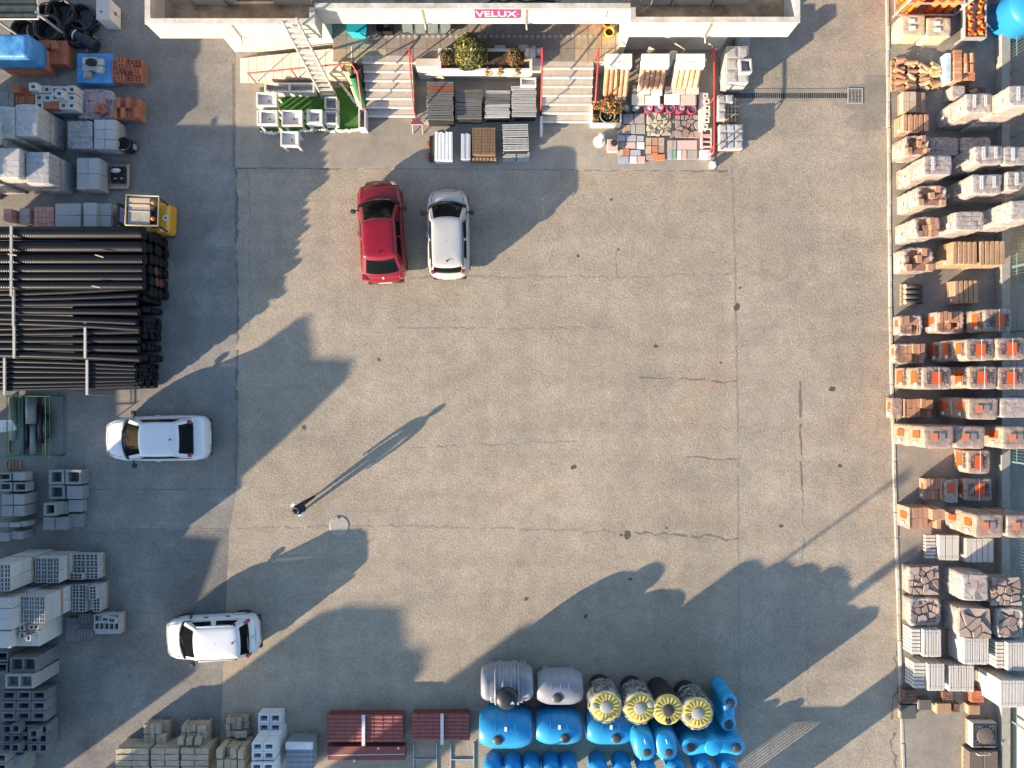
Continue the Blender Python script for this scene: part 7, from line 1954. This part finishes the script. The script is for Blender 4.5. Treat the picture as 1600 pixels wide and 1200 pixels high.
for i in range(5): b.box(-sx/2-.05,-sy/2-.22+i*.05,0+.02*i,sx/2+.08,-sy/2-.19+i*.05,.10+.02*i)
b.build('pallet_boards', WOOD, t)
for i in range(7): put('wood_block', box_me('wood_block',.1,.1,.12,WOOD), t, (-sx/2+.03+i*sx/6.4,-sy/2-.1,.16))
t = thing('black_post', 'black plastic post lying beside the white channels', 'post', P(674,233,.1)-Vector((0,0,.07)))
b = MB(); b.bbox(-.075,-.5,0,.075,.5,.14,.02); b.build('post_body', BLACKP, t)
for y in (-.25,.2):
    b = MB(); b.bbox(-.2,y-.09,0,-.08,y+.09,.08,.01); b.build('end_block', BRICK, t)
t = thing('pink_stand', 'pink metal stand on pale legs at the foot of the stairs', 'stand', P(652,194,.3)-Vector((0,0,.27)))
b = MB(); b.cbox((0,.04,.42),(.42,.3,.04),M=Matrix.Rotation(R(-25),3,'X')); b.build('stand_top', pm('pink_paint',(0.52,0.20,0.27),0.6,0.1,8), t)
for x in (-.19,.19):
    b = MB(); b.tube([(x,-.28,0),(x,.12,.46)], .02, 6); b.build('leg', WOODL, t)
b = MB(); b.box(.22,.1,.0,.55,.28,.05); b.build('foot_plate', WOODG, t)
# ---------------------------------------------------------------- roof tile and paving display
def tile_board(label, u0, v0, u1, v1, mat, cols, text):
    """sloping board: white ridge box on top, barrel tiles below"""
    a = P(u0, v0, 1.25); c = P(u1, v1, .65); x0, x1 = P(u0,v0,1.2).x, P(u1,v0,1.2).x
    yt = P(0,v0,1.25).y; ybt = P(0,v1,.55).y; sx = x1-x0
    t = thing('roof_tile_display', label, 'display board', ((x0+x1)/2, yt, .03))
    ln = math.hypot(yt-ybt, .75); sl = math.atan2(.75, yt-ybt)
    M = Matrix.Rotation(sl, 3, 'X')
    o = Vector((0, 0, 1.25))
    b = MB(); b.cbox(o + M @ Vector((0,-ln/2,-.06)), (sx,ln,.05), M=M); b.build('board', WOODG, t)
    b = MB(); b.box(-sx/2-.02,-.34,1.1,sx/2+.02,.1,1.42); rb = b.build('ridge_box', WHITEP, t)
    if text:
        b = MB(); b.tube([(-.3+.6*i/10, -.345, 1.30+.05*math.sin(math.pi*i/10)) for i in range(11)], .006, 4); b.tube([(-.34,-.345,1.22),(-.2,-.345,1.3),(-.05,-.345,1.24)], .006, 4); b.tube([(-.18+.4*i/10, -.22, 1.423) for i in range(11)], .008, 4); b.build('emblem', mprint('emblem_grey',(0.35,0.36,0.38)), rb)
    for i in range(cols):
        x = -sx/2+(i+.5)*sx/cols
        for k in range(3):
            q = M @ Vector((x, -.30-k*(ln-.3)/3, .0)) + o
            me = barrel_me('barrel_tile', (ln-.3)/3+.08, sx/cols*.52, mat)
            put('barrel_tile', me, t, q + Vector((0,0,.012*(3-k))), rot=(0, sl, R(-90)))
    for x in (-sx/2+.05, sx/2-.05):
        b = MB(); b.box(x-.03,-.04,0,x+.03,.04,1.18); b.build('back_leg', WOODG, t)
        b = MB(); b.box(x-.03,-(yt-ybt)+.05,0,x+.03,-(yt-ybt)+.11,.46); b.build('front_leg', WOODG, t)
    return t
disp = None
tile_board('red terracotta barrel tile display board with emblem, nearest the stairs', 946,92,985,146, TILEM, 5, True)
tile_board('brown barrel tile display board with plain white top, middle one', 1002,92,1043,135, TILEB, 5, False)
tile_board('straw-coloured barrel tile display board with emblem, nearest the railing', 1056,92,1098,133, TILEY, 5, True)
def slab_set(name, label, cat, items, z0=.03, tilt=0.0):
    x = sum(P((a+c)/2,0,z).x for a,_,c,_,z,_ in items)/len(items); y = sum(P(0,(b_+d)/2,z).y for _,b_,_,d,z,_ in items)/len(items)
    t = thing(name, label, cat, (x, y, z0))
    for (u0,v0,u1,v1,z,m_) in items:
        a0, c0, a1, c1 = rect(u0,v0,u1,v1,z)
        put('slab', box_me('slab', a1-a0-.012, c1-c0-.012, .04, m_), t, ((a0+a1)/2-x,(c0+c1)/2-y,z-.04-z0), U(-.02,.02))
    lo = min(i[4] for i in items)
    if lo > .2:
        x0 = min(rect(*i[:4],i[4])[0] for i in items)-x+.05; x1 = max(rect(*i[:4],i[4])[2] for i in items)-x-.05; y0 = min(rect(*i[:4],i[4])[1] for i in items)-y+.05; y1 = max(rect(*i[:4],i[4])[3] for i in items)-y-.05
        b = MB(); b.box(x0,y0,0,x1,y1,lo-.042-z0); b.build('support', WOODG, t)
    return t
MARW = pm('white_marble',(0.74,0.70,0.66),0.4,0.05,5,orand=0.05); MARP = pm('pink_marble',(0.62,0.45,0.40),0.45,0.08,6,orand=0.08); MARG = pm('speckled_marble',(0.62,0.58,0.50),0.5,0.2,18)
slab_set('marble_samples', 'white and grey marble slabs below the brown tile display', 'slabs', [(996,134,1016,147,.5,MARW),(1018,129,1035,149,.5,MARW),(987,147,1007,164,.42,MARG),(1008,149,1031,164,.42,MARW)])
slab_set('marble_samples', 'pink and white marble slabs below the straw-coloured tile display', 'slabs', [(1051,132,1071,147,.5,MARP),(1072,131,1092,147,.5,MARG),(1038,147,1062,163,.42,MARW),(1064,148,1087,164,.42,MARP)])
t = slab_set('marble_samples', 'pale slab foot below the red tile display', 'slabs', [(962,145,978,156,.42,MARG)])
# pebble pots
PEB = [pm('white_pebbles',(0.62,0.62,0.60),0.7,0.35,40), pm('grey_pebbles',(0.36,0.37,0.38),0.7,0.35,40), pm('dark_pebbles',(0.14,0.15,0.16),0.7,0.35,40), pm('mixed_pebbles',(0.40,0.43,0.40),0.7,0.45,40)]
POTD = pm('navy_pot',(0.06,0.065,0.085),0.5,0.1,6); POTP = pm('magenta_pot',(0.50,0.06,0.16),0.5,0.08,6)
for i, (u, v, pmat, pe, lb) in enumerate(((979,168,POTD,1,'dark bucket of grey pebbles closest to the planter box'),(994,168,POTD,0,'dark bucket of white pebbles'),(1013,169,POTP,0,'pink bucket of white pebbles beside the dark buckets'),(1030,168,POTP,0,'pink bucket of white pebbles with bright rim, fourth in line'),
                                       (1048,169,POTP,2,'magenta bucket of black pebbles, fifth in line'),(1063,170,POTP,3,'pink bucket of mixed grey-green pebbles'),(1081,171,POTP,2,'pink bucket of dark pebbles at the end of the line'))):
    t = thing('pebble_bucket', lb, 'bucket', P(u,v,.35)-Vector((0,0,.32)), group='buckets of pebbles')
    b = MB(); b.lathe([(.0001,0),(.13,0),(.16,.32),(.172,.32),(.172,.345),(.15,.345),(.14,.27)], n=22); b.build('bucket_body', pmat, t)
    b = MB(); b.lathe([(.15,.275),(.10,.295),(.0001,.30)], n=14); rr = random.Random(i)
    for k in range(34):
        a = rr.uniform(0,6.28); q = .13*math.sqrt(rr.random()); b.lathe([(.0001,-.012),(.02,-.006),(.022,.004),(.0001,.016)], c=(q*math.cos(a),q*math.sin(a),.30), n=5)
    tag(b.build('pebbles', PEB[pe], t), kind='stuff')
# paving samples
PV = {'a':pm('paver_grey',(0.34,0.32,0.30),0.85,0.12,8,orand=0.1),'b':pm('paver_brown',(0.36,0.25,0.19),0.85,0.12,8,orand=0.1),'c':pm('paver_bluegrey',(0.33,0.36,0.42),0.8,0.1,8,orand=0.08),'d':pm('paver_white',(0.66,0.65,0.64),0.7,0.06,8,orand=0.05),
      'e':pm('paver_pink',(0.55,0.38,0.34),0.8,0.08,8,orand=0.08),'f':pm('paver_orange',(0.52,0.20,0.09),0.8,0.1,8,orand=0.1),'g':pm('paver_green',(0.20,0.33,0.24),0.8,0.1,8),'h':pm('paver_tan',(0.46,0.35,0.24),0.85,0.12,8,orand=0.12)}
def paving(label, items, z=.09):
    return slab_set('paving_samples', label, 'paving slabs', [(u0,v0,u1,v1,z+U(0,.02),PV[k]) for (u0,v0,u1,v1,k) in items])
paving('four grey-brown square paving slabs below the dark buckets', [(974,178,990,193,'a'),(991,177,1007,193,'a'),(972,195,985,209,'b'),(985.5,194,993,209,'a'),(993.5,194,1008,209,'a')])
paving('mixed white, pink and blue-grey paving slabs nearest the stairs', [(965,211,977,221,'c'),(978,211,994,221,'c'),(995,212,1006,221,'c'),(965,222,976,232,'b'),(977,222,993,232,'e'),(995,222,1007,233,'d'),(965,233,974.5,243,'h'),(975,232,983.5,243,'f'),(985,234,1001,243,'c'),(966,244,982.5,255,'c'),(984,244,995,255,'d'),(996,244,1008,255,'e')])
paving('tan and brown block paving panel in the middle of the samples', [(1009,215,1018,227,'h'),(1019,215,1028,227,'b'),(1029,215,1038,227,'h'),(1009,228,1018,240,'h'),(1019,228,1028,237,'f'),(1029,224,1038,238,'b'),(1009,241,1024,250,'b'),(1019,238,1028,248,'f'),(1025,241,1039,251,'f')])
paving('pink and striped paving panel beside the flagstone samples', [(1043,219,1051.5,234,'h'),(1052,219,1057,234,'c'),(1058,219,1089,234,'e'),(1043,234.5,1050,249,'c'),(1051,234.5,1057,249,'g'),(1058,234.5,1065,249,'d'),(1066,234.5,1073,249,'e'),(1074,234.5,1089,249,'a')])
x0, y0, x1, y1 = rect(1012,178,1047,211,.1); t = thing('flagstone_sample', 'panel of pale crazy-paving flagstones below the pink buckets', 'flagstones', ((x0+x1)/2,(y0+y1)/2,.03))
b = MB(); b.box(-(x1-x0)/2,-(y1-y0)/2,0,(x1-x0)/2,(y1-y0)/2,.03); b.build('base_board', FLAGG, t); crazy(t, x1-x0, y1-y0, .03, 25, FLAGG, 71, .05, tilt=.05)
x0, y0, x1, y1 = rect(1057,181,1093,215,.1); t = thing('flagstone_sample', 'panel of dark brown crazy-paving flagstones near the cream blocks', 'flagstones', ((x0+x1)/2,(y0+y1)/2,.03))
b = MB(); b.box(-(x1-x0)/2,-(y1-y0)/2,0,(x1-x0)/2,(y1-y0)/2,.03); b.build('base_board', FLAGST, t); crazy(t, x1-x0, y1-y0, .03, 16, FLAGST, 72, .05, tilt=.04)
# large potted plant in a square planter
x0, y0, x1, y1 = rect(924,158,971,194,.45); t = thing('square_planter', 'square cream planter box at the foot of the stairs', 'planter', ((x0+x1)/2,(y0+y1)/2,.03)); sx, sy = x1-x0, y1-y0
b = MB(); w = .06
for (a,c,d,e) in ((-sx/2,-sy/2,sx/2,-sy/2+w),(-sx/2,sy/2-w,sx/2,sy/2),(-sx/2,-sy/2+w+.001,-sx/2+w,sy/2-w-.001),(sx/2-w,-sy/2+w+.001,sx/2,sy/2-w-.001)): b.box(a,c,0,d,e,.42)
b.build('box_side', STONEW, t)
b = MB(); b.box(-sx/2+w+.001,-sy/2+w+.001,0,sx/2-w-.001,sy/2-w-.001,.34); b.build('soil', SOIL, t)
for i, (x, y) in enumerate(((-.4,.25),(.42,.1),(-.42,-.2),(.3,-.28))):
    b = MB(); leaves(b, (x,y,.4), .16, 120, .05, 200+i, .5, 3); b.build('ground_cover', [LEAFY2, LEAFG, LEAFO], t)
pp = P(949,182,.55); t = thing('potted_plant', 'orange-leaved shrub in a round grey pot inside the square planter', 'potted plant', (pp.x, pp.y, .371))
b = MB(); b.lathe([(.0001,0),(.2,0),(.29,.3),(.31,.3),(.31,.35),(.27,.35),(.24,.24),(.0001,.24)], n=24); b.build('pot', pm('slate_pot',(0.15,0.16,0.17),0.7,0.1,8), t)
b = MB(); b.lathe([(.24,.245),(.1,.26),(.0001,.262)], n=14); b.build('soil', SOIL, t)
for i in range(6):
    a = i*1.1; b = MB(); b.lathe([(.0001,0),(.03,.01),(.035,.03),(.0001,.05)], c=(.13*math.cos(a),.13*math.sin(a),.262), n=8); b.build('stone', TANST, t)
b = MB(); b.tube([(0,.05,.25),(0.02,.1,.6),(.03,.14,.85)], .02, 6); b.build('trunk', BARK, t)
b = MB(); leaves(b, (.05,.16,.95), .4, 900, .06, 210, .75, 3); b.build('crown', [LEAFR, LEAFO, LEAFG], t)
# white baluster ornament and pink box
pp = P(938,228,0); t = thing('white_ornament', 'white stone baluster ornament standing beside the planter box', 'ornament', (pp.x-.05, pp.y+.12, .03))
b = MB(); b.lathe([(.0001,0),(.21,0),(.21,.06),(.14,.10),(.10,.22),(.13,.32),(.10,.42),(.07,.55),(.09,.7),(.12,.8),(.10,.86),(.0001,.87)], n=24); b.build('baluster', STONEW, t)
b = MB(); b.lathe([(.12,.06),(.22,.07),(.24,.12),(.22,.16),(.17,.15)], n=24); b.build('base_ring', STONEW, t)
pp = P(957,228,.15); t = thing('pink_plinth', 'pink stone plinth with dark opening next to the baluster', 'plinth', (pp.x, pp.y, .03))
b = MB(); b.bbox(-.2,-.24,0,.2,.24,.2,.015); b.build('plinth_body', PV['e'], t)
b = MB(); b.lathe([(.08,.0),(.13,.0),(.13,.05),(.09,.05)], c=(.04,.08,.2), n=20); b.build('ring', DARKST, t)
b = MB(); b.lathe([(.0001,.002),(.085,.002),(.085,.01),(.0001,.01)], c=(.04,.08,.2), n=16); b.build('opening', BLACKR, t)
# cream ventilation blocks by the railing
t = thing('vent_block_panel', 'tall cream panel of ventilation blocks beside the railing', 'blocks', P(1102,174,.3)-Vector((0,0,.27)))
CRM = pm('cream_block',(0.68,0.60,0.50),0.85,0.06,8,orand=0.05)
b = MB(); b.bbox(-.22,-.75,0,.04,.75,.24,.02); b.build('panel', CRM, t)
for i, (x, y) in enumerate(((.0,.6),(.06,.38),(.08,.12),(.08,-.1),(.05,-.34),(.0,-.6))):
    put('vent_block', hollow_me('vent_block', .2, .19, .3, 1, 1, .045, CRM), t, (x,y,0))
t = thing('vent_block_panel', 'cream hollow block pair with white tile at the railing end', 'blocks', P(1104,228,.25)-Vector((0,0,.22)))
put('vent_block', hollow_me('vent_block', .4, .42, .25, 1, 2, .05, PV['e']), t, (0,.16,0)); put('vent_block', hollow_me('vent_block', .4, .3, .25, 1, 1, .05, PV['e']), t, (0,.54,0))
put('white_tile', box_me('white_tile', .42,.32,.2,MARW,.01), t, (-.02,-.3,0))
t = thing('white_post_base', 'small white concrete post base at the corner of the display', 'post base', P(1112,259,0)+Vector((0,0,.03)))
b = MB(); b.bbox(-.12,-.12,0,.12,.12,.22,.03); b.cyl((0,0,.22),(0,0,.26),.05,n=10); b.build('base_block', STONEW, t)
t = thing('folded_sheet', 'crumpled pale plastic sheet hanging between the tile display boards', 'sheet', P(1050,88,1.0)-Vector((0,0,.97)))
b = MB(); rr = random.Random(5); rings = []
for k in range(7):
    z = 1.15-k*.17; rings.append([(math.cos(2*math.pi*i/14)*(.16+rr.uniform(-.05,.06))-.02*k, math.sin(2*math.pi*i/14)*(.14+rr.uniform(-.05,.05))-.05*k, z) for i in range(14)])
b.loft(rings); b.build('sheet_body', BLOCKL, t)

# ---------------------------------------------------------------- grey blocks beyond the railing
def framed(label, r, h, n, mz, items, pal=True, gaps=False):
    t, sx, sy, hh = lp(label, r, h, 'framed_block_pallet', pal=pal)
    nx, ny = n
    b = MB()
    if hh > .5:
        for k in range(2):
            q = (hh-.127-mz)/2; b.box(-sx/2+.01,-sy/2+.01,.127+k*q,sx/2-.01,sy/2-.01,.127+(k+1)*q-.015)
        b.build('lower_blocks', BLOCKL, t)
    for i in range(nx):
        for j in range(ny):
            if (i, j) in items: continue
            dx, dy = sx/nx-.012, sy/ny-.012; zz = hh-mz
            o = put('block', box_me('block', dx, dy, mz, BLOCKL, .012), t, (-sx/2+(i+.5)*sx/nx,-sy/2+(j+.5)*sy/ny,zz+U(0,.02)))
            b = MB(); b.box(-dx*.36,-dy*.36,mz,dx*.36,dy*.36,mz+.012); b.box(-dx*.27,-dy*.27,mz+.012,dx*.27,dy*.27,mz+.02); put('raised_panel', b.mesh('raised_panel', BLOCKL), o)
    return t, sx, sy, hh
t, sx, sy, h = framed('tall grey moulded block stack under the eaves beyond the railing', (1135,72,1170,129), .95, (2,3), .3, ())
put('block', hollow_me('block', .44,.5,.28,1,1,.05,BLOCKL), t, (sx*.27,-sy*.12,h), .06)
framed('grey moulded block pallet closest to the shop wall', (1152,52,1172,71), .5, (1,1), .3, ())
t, sx, sy, h = framed('half-empty grey block pallet showing its wooden slats', (1122,148,1158,187), .42, (3,3), .25, ((2,0),(2,1),(2,2),(1,0),(1,1)))
for x in (.02,.18,.34): put('slat', box_me('slat',.07,sy*.96,.03,WOODL), t, (x*sx,0,.128))
for y in (-.2,.12): put('slat', box_me('slat',sx*.62,.07,.03,WOODL), t, (sx*.19,y*sy,.16))
film(t, sx, sy, .02, .12, FILMW, open_top=True)
framed('nine-block grey pallet lowest beyond the railing', (1124,194,1161,233), .45, (3,3), .25, ())

# ---------------------------------------------------------------- unseen casters added beyond the picture, shaped to shade the yard
def caster(label, prof, u0=-174, u1=-160, name='shadow_caster'):
    """long unseen bay added beyond the edge: thin wall whose top is shaped for its shadow; prof lists (photo row, height)"""
    c = P((u0+u1)/2, (prof[0][0]+prof[-1][0])/2); d = (u1-u0)/80
    t = thing(name, label, 'shed', (c.x, c.y, 0))
    pts = [((600-v)/40-c.y, h) for v, h in prof]
    ring = [(y, 0) for y, h in (pts[0], pts[-1])]
    outline = [(pts[0][0], 0.0)] + pts + [(pts[-1][0], 0.0)]
    b = MB(); n = len(outline)
    vs_ = [(-d, y, z) for y, z in outline] + [(d, y, z) for y, z in outline]
    fs = [tuple(range(n)), tuple(range(2*n-1, n-1, -1))] + [(i, i+n, (i+1) % n+n, (i+1) % n) for i in range(n)]
    b.add(vs_, fs); b.build('wall', CREAMW, t)
    for (y0, h0), (y1, h1) in zip(pts[:-1], pts[1:]):
        if abs(y1-y0) < .05: continue
        b = MB(); b.add([(-d-.05,y0,h0+.004),(d+.0,y0,h0+.004),(d+.0,y1,h1+.004),(-d-.05,y1,h1+.004)], [(0,1,2,3)]); b.build('roof_sheet', STEEL, t)
    ym = (pts[0][0]+pts[-1][0])/2
    b = MB(); b.box(d+.001,ym-.8,0,d+.03,ym+.8,2.2); d_ = b.build('door', DARKST, t)
    b = MB(); b.box(d+.031,ym+.6,.95,d+.06,ym+.66,1.15); b.build('handle', STEEL, d_)
    return t
caster('low added shadow bay outside the picture beside the pipes', [(770,2.8),(958,2.85)])
caster('tall added shadow bay outside the picture behind the clinker bricks', [(962,5.3),(1034,5.36),(1040,5.45),(1079,5.86),(1102,5.82),(1126,4.96),(1152,3.6)])
caster('middle-height added shadow bay outside the picture at the lower edge', [(1154,3.6),(1208,4.15),(1253,4.0),(1287,3.85),(1388,3.85)])
caster('tallest added shadow bay outside the picture below the corner', [(1446,5.5),(1466,5.9),(1521,6.49),(1587,6.56),(1616,6.8),(1645,6.76),(1670,6.3)])
caster('high added shadow wall outside the picture far below the corner', [(1697,8.2),(1740,8.5),(1800,8.3)])
for i, (u, v, r_, h_, lb) in enumerate(((655,1290,.06,6.2,'slim lamp post below the bottom edge of the picture'), (700,1388,.22,6.0,'thick added shadow mast below the bottom edge of the picture'))):
    t = thing('unseen_post', lb, 'lamp post', P(u, v, 0))  # unseen posts added for the bar shadows they cast
    b = MB(); b.cyl((0,0,0),(0,0,h_),r_,r_*.8,n=12); b.build('mast', STEEL, t)
    b = MB(); b.cyl((0,0,0),(0,0,.3),r_*1.8,n=12); b.build('foot', STEEL, t)
    b = MB(); b.bbox(-.1,-.35,h_,.1,.1,h_+.12,.03); b.build('lamp_head', DARKST, t)
# screen and container added unseen below the tanks, shaped to shade the lower lane
t = thing('shadow_screen', 'added sheet metal shadow screen with barred opening beyond the tanks below the picture', 'screen', P(1005,1281,0))
b = MB(); b.box(-1.9,-.03,0,.6,.03,2.0); b.box(.601,-.03,0,1.9,.03,.9); b.box(.601,-.03,1.75,1.9,.03,2.0); b.build('panel', STEEL, t)
for i in range(7):
    b = MB(); b.box(.7+i*.17,-.02,.901,.75+i*.17,.02,1.749); b.build('bar', STEEL, t)
t = thing('shadow_blocker', 'tall narrow added shadow container beyond the tanks below the picture', 'blocker', P(1080,1308,0))
b = MB(); b.bbox(-.5,-.45,0,.5,.45,3.6,.03); b.build('blocker_body', STEEL, t)
b = MB(); b.box(-.4,.451,.1,.4,.48,2.2); b.build('door', DARKST, t)
